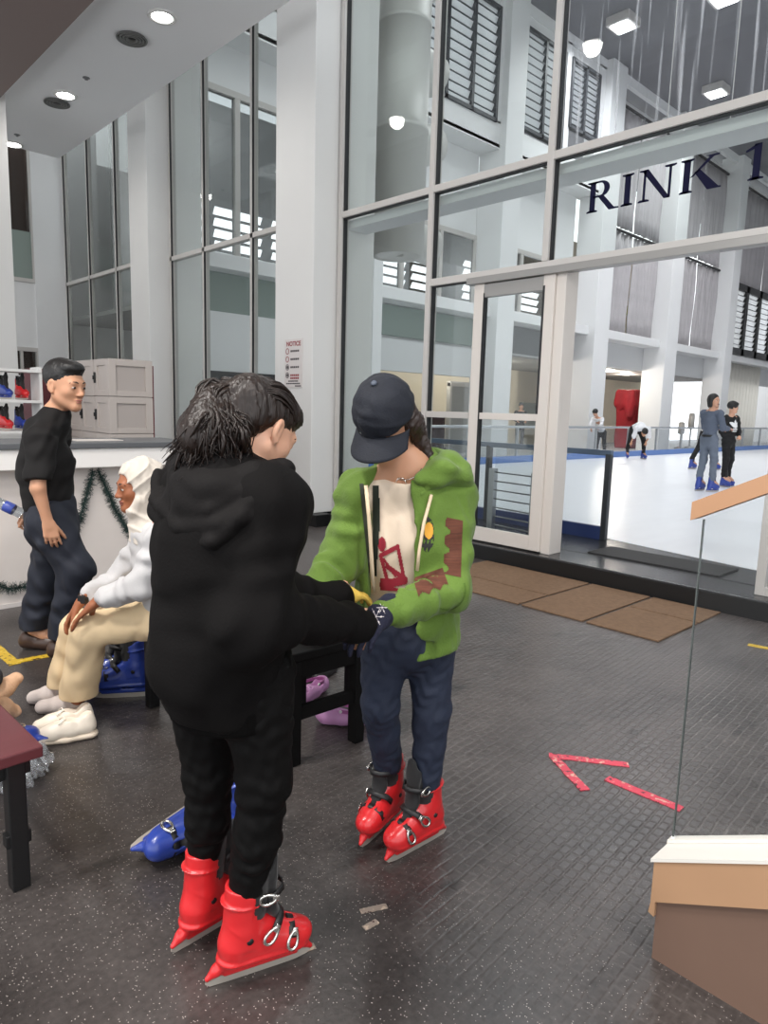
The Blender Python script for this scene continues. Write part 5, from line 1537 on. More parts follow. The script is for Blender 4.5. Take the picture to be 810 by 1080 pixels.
# black hoodie
bx_ = A3(1, 0, 0)
S = SDF(.007)
up = A3(0, 0, 1)
S.cone(J['chest'] + up * .10 - bx_ * .015, J['chest'] - bx_ * .02 - up * .02, .150, .172, .06, flat=(bx_, .74), fold=(1.5, .004))
S.cone(J['chest'] - bx_ * .02, J['pel'] + up * .07 - bx_ * .01, .175, .178, .06, flat=(bx_, .78), fold=(2.5, .006))
S.cone(J['pel'] + up * .07 - bx_ * .01, J['pel'] - up * .075, .180, .168, .05, flat=(bx_, .80))
S.ell(J['pel'] - bx_ * .07 - up * .0, (.11, .15, .11), k=.05)
for q, sg in (('R', -1), ('L', 1)):
    S.cone(J['neck'] - up * .06, J['sh' + q] + up * .0, .075, .080, .06)
    S.cone(J['sh' + q], J['el' + q], .080, .075, .05, fold=(3, .005))
    S.cone(J['el' + q], J['el' + q] + (J['wr' + q] - J['el' + q]) * .85, .073, .055, .03, fold=(3.3, .006))
    S.cone(J['el' + q] + (J['wr' + q] - J['el' + q]) * .85, J['wr' + q] + nrm(J['wr' + q] - J['el' + q]) * (.095 if q == 'R' else .02), .054, .050, .01)
S.ell(J['el' + 'R'] + A3(-.01, -.0, -.04), (.085, .07, .07), k=.05)
S.cone(J['neck'] - up * .08, J['neck'] - up * .045, .092, .078, .04)
S.disp.append(cloth(.0055, .16, 11, (1.2, 1.2, .6)))
S.cut(J['pel'] - up * .115, (0.1, .1, -1))
M_bhood = pm('black_fleece', (10, 8, 8), .85, spec=.15, bump=.25, bscale=140)
put('hoodie', S.mesh(), M_bhood, Pb)
S = SDF(.007)
S.cone(J['pel'] - up * .085, J['pel'] - up * .15, .165, .155, .02, flat=(bx_, .8), cap=True)
put('hem_band', S.mesh(), pm('black_rib', (7, 6, 6), .9, spec=.1, bump=.6, bscale=200, stretch=(1, 1, .05)), Pb)
# hood hanging down the back
S = SDF(.006)
hb = [pth(292, 497, 1.53), pth(262, 540, 1.45), pth(225, 568, 1.45), pth(188, 566, 1.52), pth(165, 535, 1.60), pth(172, 505, 1.68)]
for i in range(len(hb)): hb[i] = hb[i] + A3(.02, .0, 0)
S.chain(hb, [.026, .034, .036, .036, .034, .03], .03)
S.ell(pth(222, 530, 1.54), (.085, .12, .085), k=.05).ell(pth(240, 510, 1.56), (.09, .11, .05), k=.05)
S.chain([pth(296, 498, 1.55), pth(270, 500, 1.50), pth(226, 515, 1.50), pth(190, 508, 1.58), pth(190, 490, 1.68), pth(235, 478, 1.74)], [.024, .030, .03, .03, .028, .022], .02)
S.ell(pth(238, 492, 1.60), (.05, .07, .04), k=.02, sub=True)
for U, rr_ in (([(296, 499, 1.52), (268, 528, 1.445), (230, 553, 1.425), (192, 556, 1.48), (166, 528, 1.575), (166, 498, 1.66)], .017), ([(288, 503, 1.51), (256, 520, 1.455), (222, 537, 1.44), (190, 535, 1.50), (172, 512, 1.59)], .014), ([(280, 512, 1.49), (254, 545, 1.425), (224, 572, 1.42), (190, 574, 1.48)], .015)):
    S.chain([pth(*q) for q in U], [rr_ * .7] + [rr_] * (len(U) - 2) + [rr_ * .6], .010)
S.disp.append(cloth(.004, .09, 5, (1, 1, 1)))
put('hood', S.mesh(), pm('black_fleece_hood', (12, 9, 9), .8, spec=.2, bump=.25, bscale=140), Pb)
S = SDF(.004); hand(S, J['wrL'], pth(386, 624, 1.98) - J['wrL'], A3(.1, 0, -1), A3(.4, .8, 0), s=.98, curl=(.35, .5, .35)); S.cone(J['wrL'] - nrm(J['wrL'] - J['elL']) * .03, J['wrL'] + nrm(pth(386, 624, 1.98) - J['wrL']) * .05, .034, .032, .02)
put('glove', S.mesh(), pm('yellow_knit', (222, 186, 84), .85, bump=.5, bscale=200), Pb)
# leggings
M_legg = pm('black_leggings', (9, 8, 8), .7, bump=.2, bscale=120, spec=.15)
S = SDF(.006)
S.cone(J['pel'] + up * .05, J['pel'] - up * .06, .125, .135, .05, flat=(bx_, .85))
for q in 'RL':
    S.cone(J['hip' + q] - up * .02, J['knee' + q], .094, .063, .04)
    S.cone(J['knee' + q], J['knee' + q] + (J['ank' + q] - J['knee' + q]) * .45, .063, .057, .03, fold=(2, .0035))
    S.cone(J['knee' + q] + (J['ank' + q] - J['knee' + q]) * .45, J['ank' + q] + up * .06, .057, .047, .02, fold=(3, .0035))
S.disp.append(cloth(.003, .05, 21))
S.cut(J['ankR'] + up * .03, (0, 0, -1))
put('leggings', S.mesh(), M_legg, Pb)
skate(skM(sR, hdR, s=SKS), 1, M_skred, Pb); skate(skM(sL, hdL, s=SKS), -1, M_skred, Pb)
# hair: combed back cap, gathered at the crown, loose wavy tail over the hood
S = SDF(.0045)
def hp(x, y, z): return HP(x, y, z)
S.ell(hp(0, -.020, .036), A3(.081, .096, .086) * hs, HF, .01)
S.ell(hp(0, .03, .065), A3(.066, .062, .046) * hs, HF, .02)
S.ell(hp(0, -.07, -.01), A3(.066, .05, .06) * hs, HF, .03)
S.ell(hp(.09, .03, -.055), A3(.06, .085, .066) * hs, HF, .012, True).ell(hp(-.09, .03, -.055), A3(.06, .085, .066) * hs, HF, .012, True)
S.ell(hp(0, .11, -.03), A3(.075, .06, .082) * hs, HF, .015, True)
tie = pth(232, 428, 1.60)
S.cone(hp(0, -.09, .045), tie, .048, .036, .03)
S.ell(tie + A3(-.01, .01, .012), (.042, .042, .036), k=.02)
tail = [tie, pth(220, 442, 1.565), pth(214, 462, 1.545), pth(212, 480, 1.545)]
S.chain(tail, [.034, .042, .048, .028], .03)
S.chain([tie, pth(236, 455, 1.565), pth(242, 478, 1.555)], [.034, .040, .022], .03)
S.chain([tie, pth(206, 452, 1.60), pth(196, 472, 1.60)], [.028, .034, .016], .03)
S.disp.append(cloth(.0025, .016, 31, (1.3, 1.3, .22)))
put('hair', S.mesh(), M_hair, Pb)
guides = []
rg = random.Random(3)
for a in range(70):
    u = rg.random()
    e_ = pth(180 + 82 * u + rg.uniform(-5, 5), 489 + rg.uniform(-14, 10) - 8 * abs(u - .5), 1.505 + .09 * rg.random())
    m_ = pth(196 + 62 * u + rg.uniform(-5, 5), 456 + rg.uniform(-10, 8), 1.50 + .07 * rg.random())
    t_ = tie + A3(rg.uniform(-.03, .03), rg.uniform(-.03, .03), rg.uniform(-.01, .04))
    guides.append([hp(rg.uniform(-.04, .05), -.06, .06 + rg.uniform(0, .03)), t_, m_, e_])
me = strands(guides, .0026, 4, 8, .007, .013)
o = put('hair_lock', me, M_hair, Pb)
put('hair_lock', strands(guides[:44], .0062, 17, 2, .006, .016), M_hair, Pb)
loop = [[hp(-.01, -.07, .085), pth(238, 408, 1.60) + A3(0, 0, .004 * i), pth(224, 404, 1.60) + A3(.006 * i, 0, 0), pth(214, 416, 1.58), pth(216, 436, 1.55), pth(222, 452, 1.535)] for i in range(5)]
put('hair_lock', strands(loop, .004, 19, 6, .008, .006), M_hair, Pb)
comb = []
for a in range(30):
    t = -1.25 + 2.5 * a / 29
    q0 = hp(.068 * math.sin(t), .072 * math.cos(t * .75) - .0, .070 * math.cos(t) + .032 - .012 * abs(t)); q1 = hp(.083 * math.sin(t), -.012, .090 * math.cos(t) + .032); q2 = hp(.070 * math.sin(t), -.075, .060 * math.cos(t) + .038)
    comb.append([q0, q1, q2, tie + A3(rg.uniform(-.02, .02), rg.uniform(-.02, .02), rg.uniform(-.01, .03))])
put('hair_lock', strands(comb, .0028, 9, 4, .0035), M_hair, Pb)
fly = []
for a in range(16):
    b = pth(195 + 60 * rg.random(), 470 + 15 * rg.random(), 1.52)
    fly.append([tie, pth(205 + 30 * rg.random(), 440 + 15 * rg.random(), 1.52), b, b + A3(rg.uniform(-.05, .02), rg.uniform(-.02, .04), rg.uniform(-.06, .0))])
put('hair_lock', strands(fly, .0014, 10, 3, .012, .02), M_hair, Pb)
wis = [[hp(.06, -.03, -.06), hp(.062, -.04, -.09), hp(.07, -.04, -.12), hp(.08, -.03, -.135)]]


# ------------------------------------------------------------------ the girl in the green hoodie
J = dict(neck=pth(434, 492, 2.05), chest=pth(428, 565, 2.06), pel=pth(430, 650, 2.10),
         shR=pth(381, 517, 2.05), shL=pth(478, 520, 2.08), elR=pth(358, 592, 2.02), wrR=pth(322, 636, 1.86), elL=pth(474, 622, 1.95), wrL=pth(404, 647, 1.78),
         hipR=pth(408, 655, 2.09), hipL=pth(454, 658, 2.12), kneeR=pth(401, 742, 2.10), kneeL=pth(455, 750, 2.12))
gL_t, gL_h = on_z(407, 913), on_z(470, 878); gR_t, gR_h = on_z(380, 897), on_z(420, 860)
hdR = head2(gR_h, gR_t); hdL = head2(gL_h, gL_t)
dR = A3(math.cos(hdR), math.sin(hdR), 0); dL = A3(math.cos(hdL), math.sin(hdL), 0)
sR = gR_t - dR * .15 * SKS; sL = gL_t - dL * .15 * SKS
J['ankR'] = sR - dR * .04 + A3(0, 0, .20); J['ankL'] = sL - dL * .04 + A3(0, 0, .20)
J['toeR'] = sR + dR * .07 + A3(0, 0, .08); J['toeL'] = sL + dL * .07 + A3(0, 0, .08); J['heelR'] = sR - dR * .045 + A3(0, 0, .095); J['heelL'] = sL - dL * .045 + A3(0, 0, .095)
Pg = person(J, 'person in green zip hoodie, navy cap and blue jeans bending forward in red skates')
cf = nrm(img(-.42, 0, -.9) * A3(1, 1, 0))          # chest direction
cr = nrm(np.cross(cf, up))
hf = nrm(img(-.30, 0, -.75) * A3(1, 1, 0) + A3(0, 0, -.98)); HF = frame(hf); hs = .93
hc = pth(406, 442, 1.99)
S, HP = body(J, .0045, HF, hs, hc, scale=.85, chestF=cf, hands=[dict(W=J['wrL'], d=A3(-.85, -.2, -.25), n=A3(.1, .3, -1), l=A3(-.2, .9, 0), s=.85, curl=(.55, .6, .4)),
                                                   dict(W=J['wrR'], d=A3(-.8, .0, -.3), n=A3(0, 0, -1), l=A3(-.2, -.9, 0), s=.85, curl=(.5, .6, .4))])
put('body', S.mesh(), SK_tan, Pg)
face_parts(Pg, HP, HF, hs)
# cap
M_cap = pm('navy_denim_cap', (19, 23, 34), .8, bump=.35, bscale=220, var=.25, vscale=30)
CF = frame(HF[:, 1], HF[:, 2])
# tilt of the crown
S = SDF(.0045)
cup = nrm(HF[:, 2] * 1.0 + HF[:, 1] * .05); CFm = frame(HF[:, 1] - cup * (HF[:, 1] @ cup), cup)
cc = HP(0, -.012, .030)
S.ell(cc, (.088, .104, .098), CFm, .01)
S.cut(cc - cup * .012, -cup)
S.cone(cc + cup * .097, cc + cup * .101, .008, .007, .002)
def capseam(x, y, z):
    q0 = (x - cc[0]) * CFm[0, 0] + (y - cc[1]) * CFm[1, 0] + (z - cc[2]) * CFm[2, 0]; q1 = (x - cc[0]) * CFm[0, 1] + (y - cc[1]) * CFm[1, 1] + (z - cc[2]) * CFm[2, 1]
    a = np.arctan2(q1, q0); d = np.abs(np.sin(a * 3)) * np.sqrt(q0 * q0 + q1 * q1)
    return (.0016 * np.exp(-(d / .006) ** 2)).astype(np.float32)
S.disp.append(capseam); S.disp.append(cloth(.002, .05, 5))
cap = put('cap', S.mesh(), M_cap, Pg)
# curved peak
g = []
for i in range(25):
    t = -1.18 + 2.36 * i / 24; row = []
    for j in range(9):
        r = j / 8
        x = math.sin(t) * (.086 + .006 * r); yb = .100 * math.cos(t) ; y = yb + r * .078 * (math.cos(t * .8) ** .5)
        z = -.008 - .030 * (x / .085) ** 2 - .016 * r
        row.append(cc + CFm @ A3(x, y, z))
    g.append(row)
o = put('peak', MB().sheet(g).me(), M_cap, Pg); sd = o.modifiers.new('th', 'SOLIDIFY'); sd.thickness = .005; sd.offset = 0
put('cap_button', MB().ell(cc + cup * .103, (.009, .009, .005), CFm).me(), pm('cap_button', (70, 78, 92), .6), Pg)
# hair: shoulder length, falling on the side away from the chest
S = SDF(.0045)
S.ell(HP(0, -.03, .015), A3(.080, .085, .075) * hs, HF, .02)
S.ell(HP(0, .09, -.03), A3(.066, .07, .075) * hs, HF, .012, True)
S.cut(cc + cup * .02, cup)
lk = [HP(-.070, -.005, .01), HP(-.078, .0, -.045), HP(-.076, -.01, -.09), pth(449, 478, 2.02)]
S.chain([HP(-.060, -.03, .02), HP(-.074, -.02, -.03), HP(-.072, -.03, -.075), pth(453, 481, 2.03)], [.030, .032, .030, .016], .02)
S.chain([HP(.055, -.03, .02), HP(.072, -.02, -.03), HP(.068, -.03, -.07)], [.03, .03, .016], .02)
S.chain([HP(0, -.08, .0), HP(0, -.085, -.06), HP(0, -.07, -.10)], [.055, .05, .02], .03)
S.disp.append(cloth(.003, .02, 41))
put('hair', S.mesh(), pm('brown_hair', (46, 33, 28), .42, bump=.5, bscale=90), Pg)
gd = [[HP(-.066, .012 - .012 * i, .012), HP(-.082, .012 - .014 * i, -.04), HP(-.078, .006 - .016 * i, -.085), HP(-.066 + .004 * i, .0 - .018 * i, -.125 + .004 * i)] for i in range(6)]
put('hair_lock', strands(gd, .0024, 14, 12, .005, .004), pm('brown_hair', (46, 33, 28), .42), Pg)
put('earring', MB().lathe([(.001, 0), (.004, .001), (.004, .004), (.001, .005)], tuple(HP(-.086, -.006, -.042))).me(), M_chrome, Pg)

# cream T-shirt
M_tee = pm('cream_tee', (226, 206, 184), .75, bump=.1, bscale=200)
S = SDF(.006)
S.cone(J['chest'] + up * .11, J['chest'], .112, .135, .05, flat=(cf, .68)).cone(J['chest'], J['pel'] - up * .05, .135, .14, .05, flat=(cf, .74))
for q in 'RL': S.cone(J['neck'] - up * .055, J['sh' + q] - up * .01, .06, .056, .05)
S.cone(J['neck'] - up * .05, J['neck'] - up * .015, .07, .06, .03)
S.ell(J['neck'] + up * .02 + cf * .055, (.066, .066, .07), k=.01, sub=True)
S.disp.append(cloth(.004, .10, 17, (1, 1, .5)))
S.cut(J['pel'] + up * .02, (0, 0, -1))
tee_me = S.mesh()
put('tshirt', tee_me, M_tee, Pg)
# green hoodie, open at the front
M_green = pm('green_fleece', (92, 120, 42), .85, sheen=.12, bump=.45, bscale=170, var=.10, vscale=12)
M_green_d = pm('green_lining', (58, 78, 34), .9, bump=.3, bscale=170)
S = SDF(.006)
S.cone(J['chest'] + up * .10, J['chest'] - up * .0, .135, .155, .05, flat=(cf, .74))
S.cone(J['chest'] - up * .0, J['pel'] - up * .06, .155, .168, .05, flat=(cf, .80), fold=(1.5, .005))
for q, n_ in (('R', 4), ('L', 3)):
    S.cone(J['neck'] - up * .04, J['sh' + q] - up * .01, .066, .067, .05)
    S.cone(J['sh' + q] - up * .01, J['el' + q], .066, .060, .04, fold=(n_, .005))
    e_ = J['el' + q]; w_ = J['wr' + q]
    S.cone(e_, e_ + (w_ - e_) * .72, .059, .051, .03, fold=(3.3, .0055, 1))
    S.cone(e_ + (w_ - e_) * .74, e_ + (w_ - e_) * 1.0, .039, .036, .012)
S.cone(J['neck'] - up * .05, J['neck'] + up * .0, .088, .076, .03)
# open front: a wedge from the collar to the hem
t0 = J['neck'] + cf * .1; 
wl = J['chest'] + cr * .072 + cf * .1     # picture-left edge (her right)
fwd_cut = SDF
of = pth(414, 545, 1.92); 
ax_u = nrm(cr); 
OP = ((.24, -.040, .045), (.14, -.068, .062), (.04, -.082, .066), (-.06, -.088, .068), (-.16, -.086, .072), (-.26, -.088, .082), (-.32, -.125, .10), (-.40, -.185, .11), (-.56, -.29, .12))
for i in range(56):
    zz = .25 - i * .015
    x0 = float(np.interp(-zz, [-o[0] for o in OP], [o[1] for o in OP])); x1 = float(np.interp(-zz, [-o[0] for o in OP], [o[2] for o in OP]))
    S.box(J['chest'] + up * zz + cf * .16 + cr * ((x0 + x1) / 2 + .012), ((x1 - x0) / 2, .125, .018), np.stack([cr, cf, up], 1), rnd=.008, k=.008, sub=True)
S.ell(J['neck'] + up * .03 + cf * .05, (.075, .075, .075), k=.012, sub=True)
S.disp.append(cloth(.005, .11, 27, (1, 1, .7))); S.disp.append(cloth(.0032, .05, 28, (1, 1, .8)))
hemn = nrm(cr * .20 - up)
S.cut(J['pel'] - up * .135, nrm(-cr * .32 - up))
gh_me = S.mesh()
gh = put('hoodie', gh_me, M_green, Pg)
# inner dark lining strip on the picture-left front edge
S = SDF(.006)
hd = [J['neck'] + cr * .088 + cf * .045 - up * .055, J['neck'] + cr * .085 - cf * .02 + up * .005, J['neck'] - cf * .10 + up * .005, J['neck'] - cr * .085 - cf * .06 + up * .005, J['neck'] - cr * .095 + cf * .02 - up * .01, J['neck'] - cr * .062 + cf * .075 - up * .07]
S.chain(hd, [.018, .036, .04, .042, .038, .012], .03)
S.ell(J['neck'] - cf * .115 - cr * .03 - up * .05, (.10, .10, .075), k=.04)
S.ell(J['neck'] - cr * .115 - cf * .05 - up * .02, (.05, .06, .05), k=.03)
S.chain([J['neck'] - cr * .06 + cf * .08 - up * .03, J['neck'] - cr * .12 + cf * .02 + up * .0, J['neck'] - cr * .15 - cf * .06 - up * .045], [.018, .024, .022], .02)
S.disp.append(cloth(.005, .07, 6))
put('hood', S.mesh(), M_green, Pg)
for q in 'RL':
    S = SDF(.005); e_ = J['el' + q]; w_ = J['wr' + q]
    S.cone(e_ + (w_ - e_) * .80, w_ + (w_ - e_) * .02, .0405, .037, .006)
    put('cuff', S.mesh(), pm('green_rib', (96, 124, 46), .85, bump=.7, bscale=160), Pg)
# brown striped sleeve panels
M_stripe = pm('brown_stripe', (94, 52, 36), .85, bump=.5, bscale=160, var=.6, vscale=45, stretch=(.25, .25, 5))
vdir = nrm(J['elL'] - J['shL']); o_ = pth(0, 0, 1)
def patch(name, mat, target, px0, py0, pu, pv, h, inside, step=.003, par=None, off=.0015):
    """area starting over photo pixel (px0, py0), axes pu/pv in pixels, laid on a garment from its outer side"""
    a = pth(px0, py0, h); b = pth(px0 + pu[0], py0 + pu[1], h); c = pth(px0 + pv[0], py0 + pv[1], h)
    U = b - a; Vv = c - a; su = np.linalg.norm(U); sv = np.linalg.norm(Vv)
    return decal(name, par, mat, target, a, U / su, Vv / sv, nrm(a - EYE), lambda s, t: inside(s / su, t / sv), su, sv, step, off)
patch('sleeve_patch', M_stripe, gh_me, 468, 545, (25, 5), (-3, 66), 1.7, lambda s, t: s > .08 + .5 * max(0, .12 - t) and s < .95 and (s + .25 * math.sin(t * 19)) > .12, par=Pg)
patch('sleeve_patch', M_stripe, gh_me, 434, 609, (40, -14), (8, 26), 1.6, lambda s, t: .03 < s < .97 and .05 < t < .98 - .2 * abs(math.sin(s * 9)), par=Pg)
# zip edges, cords, print
patch('zip_tape', pm('zip_tape', (48, 52, 40), .7), gh_me, 379, 510, (5, 0), (12, 112), 1.7, lambda s, t: True, par=Pg)
m = MB()
m.tube([pth(386, 512, 1.935), pth(389, 545, 1.925), pth(392, 590, 1.92), pth(394, 625, 1.93)], .0055, 8)
m.tube([pth(455, 522, 1.945), pth(447, 552, 1.915), pth(442, 582, 1.905), pth(440, 602, 1.905)], .005, 8)
put('drawstring', m.me(), pm('cream_cord', (218, 196, 166), .7), Pg)
patch('lining', pm('dark_lining', (30, 36, 26), .9), tee_me, 393, 512, (9, 0), (0, 112), 1.7, lambda s, t: s < .8 + .2 * math.sin(t * 5), par=Pg, off=.004)
M_print = pm('red_print', (150, 34, 52), .7); M_prt2 = pm('orange_print', (222, 160, 52), .7); M_prt3 = pm('dark_print', (36, 34, 32), .7)
def zig(s, t):
    if (s - .14) ** 2 * 1.3 + (t - .14) ** 2 < .018: return True
    for (a, b, c, d, w) in ((.1, .35, .62, .18, .045), (.62, .18, .80, .72, .05), (.1, .35, .3, .8, .05), (.3, .55, .78, .75, .05), (.15, .9, .85, .8, .08), (.2, .42, .55, .72, .03)):
        L2 = (c - a) ** 2 + (d - b) ** 2; u = max(0, min(1, ((s - a) * (c - a) + (t - b) * (d - b)) / L2))
        if math.hypot(s - a - u * (c - a), t - b - u * (d - b)) < w: return True
    return t > .78 and s > .1 and s < .55 + .3 * math.sin(t * 20)
patch('shirt_print', M_print, tee_me, 398, 566, (40, 0), (0, 66), 1.7, zig, step=.0022, par=Pg, off=.003)
patch('chest_print', M_prt3, gh_me, 443, 545, (17, 0), (0, 42), 1.7, lambda s, t: ((s - .5) ** 2 + (t - .5) ** 2 < .25) and math.sin(s * 22 + t * 7) + math.sin(t * 25) > -.7, step=.0022, par=Pg)
patch('chest_print', M_prt2, gh_me, 447, 550, (12, 0), (0, 22), 1.7, lambda s, t: ((s - .5) ** 2 + (t - .5) ** 2 < .2), step=.0022, par=Pg, off=.0025)
# pocket and welt seam
m = MB()
q = [pth(470, 622, 1.98), pth(478, 632, 1.985), pth(489, 640, 2.0), pth(494, 652, 2.02)]
me = decal('pocket_seam', Pg, pm('green_seam', (76, 104, 32), .85), gh_me, pth(462, 612, 1.7), nrm(pth(500, 612, 1.7) - pth(462, 612, 1.7)), nrm(pth(462, 680, 1.7) - pth(462, 612, 1.7)), nrm(pth(480, 640, 1.7) - EYE),
           lambda s, t: abs(math.hypot(s - .02, (t - .02) * .9) - .052) < .0022 and s > .0, .09, .12, .0018, .001)
# necklace
m = MB(); nk = [J['neck'] + cf * (.045 + .02 * math.sin(t)) + cr * .05 * math.cos(t) + up * (.0 - .035 * math.sin(t)) for t in np.linspace(0, math.pi, 14)]
m.tube(nk, .0018, 6)
pend = J['neck'] + cf * .074 - up * .045
for k in range(6):
    a = k * 1.047; m.tube([pend + cr * .018 * math.cos(a) + up * .018 * math.sin(a), pend + cr * .018 * math.cos(a + 1.047) + up * .018 * math.sin(a + 1.047)], .0016, 6)
put('necklace', m.me(), M_chrome, Pg)
# jeans
M_jean = pm('blue_jeans', (30, 38, 57), .75, bump=.3, bscale=240, var=.22, vscale=14)
S = SDF(.006)
S.cone(J['pel'] + up * .05, J['pel'] - up * .05, .122, .132, .05, flat=(cf, .8))
for q in 'RL':
    S.cone(J['hip' + q] - up * .02, J['knee' + q], .086, .059, .025)
    S.cone(J['knee' + q], J['ank' + q] - up * .01, .061, .046, .02, fold=(3, .003))
S.disp.append(cloth(.0028, .05, 22)); S.cut(J['ankR'] + up * .02, (0, 0, -1))
put('jeans', S.mesh(), M_jean, Pg)
skate(skM(sR, hdR, s=SKS), 1, M_skred, Pg); skate(skM(sL, hdL, s=SKS), -1, M_skred, Pg)
# navy knitted glove with a snow-white star
S = SDF(.0035)
hand(S, J['wrL'], A3(-.85, -.2, -.25), A3(.1, .3, -1), A3(-.2, .9, 0), s=1.0, curl=(.55, .6, .4))
S.cone(J['wrL'] + A3(.035, .008, .012), J['wrL'] - A3(.02, .005, .004), .036, .034, .02)
glv = S.mesh()
put('glove', glv, pm('navy_knit', (22, 24, 46), .85, bump=.7, bscale=200), Pg)
def flake(s, t):
    s -= .5; t -= .5; r = math.hypot(s, t); a = math.atan2(t, s)
    return r < .48 and (abs(math.sin(a * 3)) * r < .035 or (abs(r - .3) < .05 and abs(math.sin(a * 3)) < .35))
patch('snowflake', pm('white_knit', (214, 206, 206), .85), glv, 388, 640, (20, 0), (0, 24), 1.5, flake, step=.0015, par=Pg)
patch('snowflake', pm('white_knit', (214, 206, 206), .85), glv, 397, 634, (14, 0), (0, 16), 1.5, flake, step=.0015, par=Pg)
S = SDF(.004)
hand(S, J['wrR'], A3(-.8, .0, -.3), A3(0, 0, -1), A3(-.2, -.9, 0), s=1.0, curl=(.5, .6, .4))
put('glove', S.mesh(), pm('navy_knit', (22, 24, 46), .85), Pg)

# ------------------------------------------------------------------ man in black T-shirt
def mirror(S): return S
iR = img(1, 0, 0) * A3(1, 1, 0); iR = nrm(iR); iF = nrm(FH)
J = dict(neck=pth(58, 437, 3.76), chest=pth(47, 487, 3.76), pel=pth(54, 540, 3.76), shR=pth(43, 462, 3.60), shL=pth(62, 458, 3.93), elR=pth(40, 515, 3.53), wrR=pth(50, 549, 3.55),
         elL=pth(44, 512, 4.02), wrL=pth(36, 536, 3.99), hipR=pth(52, 550, 3.68), hipL=pth(60, 550, 3.84), kneeR=pth(80, 600, 3.70), kneeL=pth(50, 606, 3.86), ankR=pth(66, 672, 3.76), ankL=pth(36, 664, 3.90))
J['toeR'] = J['ankR'] + iR * .15 - up * .05; J['toeL'] = J['ankL'] + iR * .12 - up * .05
Pm = person(J, 'person in black T-shirt and navy trousers standing side on at the white counter')
hf = nrm(iR * .93 - iF * .34 - up * .10); HF = frame(hf); hs = 1.10
hc = pth(69, 406, 3.74)
S, HP = body(J, .006, HF, hs, hc, chestF=iR, hands=[dict(W=J['wrR'], d=-up + iR * .22, n=-iR * .45 + iF * 1.0, l=iR, s=1.0, curl=(.3, .45, .35)),
                                        dict(W=J['wrL'], d=-iR * .6 - up * .5, n=-up, l=-iF, s=1.0, curl=(.5, .7, .5))])
put('body', S.mesh(), SK_tan, Pm); face_parts(Pm, HP, HF, hs, lip=(164, 104, 92))
S = SDF(.006)
S.cone(J['chest'] + up * .13, J['chest'] - up * .05, .125, .150, .05, flat=(iR, .82)).cone(J['chest'] - up * .05, J['pel'] - up * .02, .152, .145, .05, flat=(iR, .86), fold=(2, .004))
S.ell(J['chest'] + iR * .05 + up * .0, (.1, .1, .13), k=.05)
for q in 'RL':
    S.cone(J['neck'] - up * .025, J['sh' + q] + up * .005, .07, .073, .05)
    S.cone(J['sh' + q], J['sh' + q] + (J['el' + q] - J['sh' + q]) * .85, .074, .068, .03, cap=True)
S.cone(J['neck'] - up * .05, J['neck'] - up * .02, .08, .066, .03)
S.disp.append(cloth(.007, .13, 51, (1, 1, .8))); S.cut(J['pel'] - up * .02, (0, 0, -1))
ts_me = S.mesh()
put('tshirt', ts_me, pm('black_cotton', (20, 18, 18), .8, spec=.3), Pm)
g_ = decal('back_print', Pm, pm('grey_print', (110, 106, 100), .7), ts_me, pth(6, 440, 4.2), nrm(pth(40, 440, 4.2) - pth(6, 440, 4.2)), -up, nrm(pth(40, 470, 3.76) - pth(0, 468, 3.76)),
           lambda s, t: math.sin(s * 260 + t * 80) > .3 and (s - .12) ** 2 < .012, .2, .26, .005, .003)
M_navy = pm('navy_trousers', (28, 32, 44), .75, bump=.15, bscale=150, var=.1)
S = SDF(.007)
S.cone(J['pel'] + up * .03, J['pel'] - up * .08, .140, .148, .05, flat=(iR, .9))
for q in 'RL':
    S.cone(J['hip' + q], J['knee' + q], .112, .092, .05, fold=(2, .004)); S.cone(J['knee' + q], J['ank' + q] + up * .02, .092, .080, .03, fold=(3, .006))
S.disp.append(cloth(.008, .12, 52)); S.cut(J['ankR'] + up * .0, (0, 0, -1))
put('trousers', S.mesh(), M_navy, Pm)
for q in 'RL':
    S = SDF(.006); a = J['ank' + q]; a = A3(a[0], a[1], .0); d = iR
    S.chain([a - d * .05 + up * .045, a + d * .08 + up * .04, a + d * .19 + up * .032], [.042, .042, .036], .02); S.ell(a - d * .03 + up * .07, (.05, .05, .05))
    S.ell(a + d * .01 + up * .13, (.05, .05, .05), k=.01, sub=True)
    S.cut((0, 0, .004), (0, 0, -1)); put('shoe', S.mesh(), pm('brown_leather', (66, 48, 40), .4), Pm)
S = SDF(.005)
S.ell(HP(0, -.022, .045), A3(.080, .096, .084) * hs, HF, .01).ell(HP(0, .035, .085), A3(.062, .055, .034) * hs, HF, .02)
S.ell(HP(0, .125, -.03), A3(.09, .09, .075) * hs, HF, .008, True)
for q in (-1, 1): S.ell(HP(q * .09, -.0, -.055), A3(.04, .10, .060) * hs, HF, .008, True)
S.ell(HP(0, -.09, -.075), A3(.08, .08, .06) * hs, HF, .008, True)
S.disp.append(cloth(.0015, .02, 53)); put('hair', S.mesh(), M_hair2, Pm)
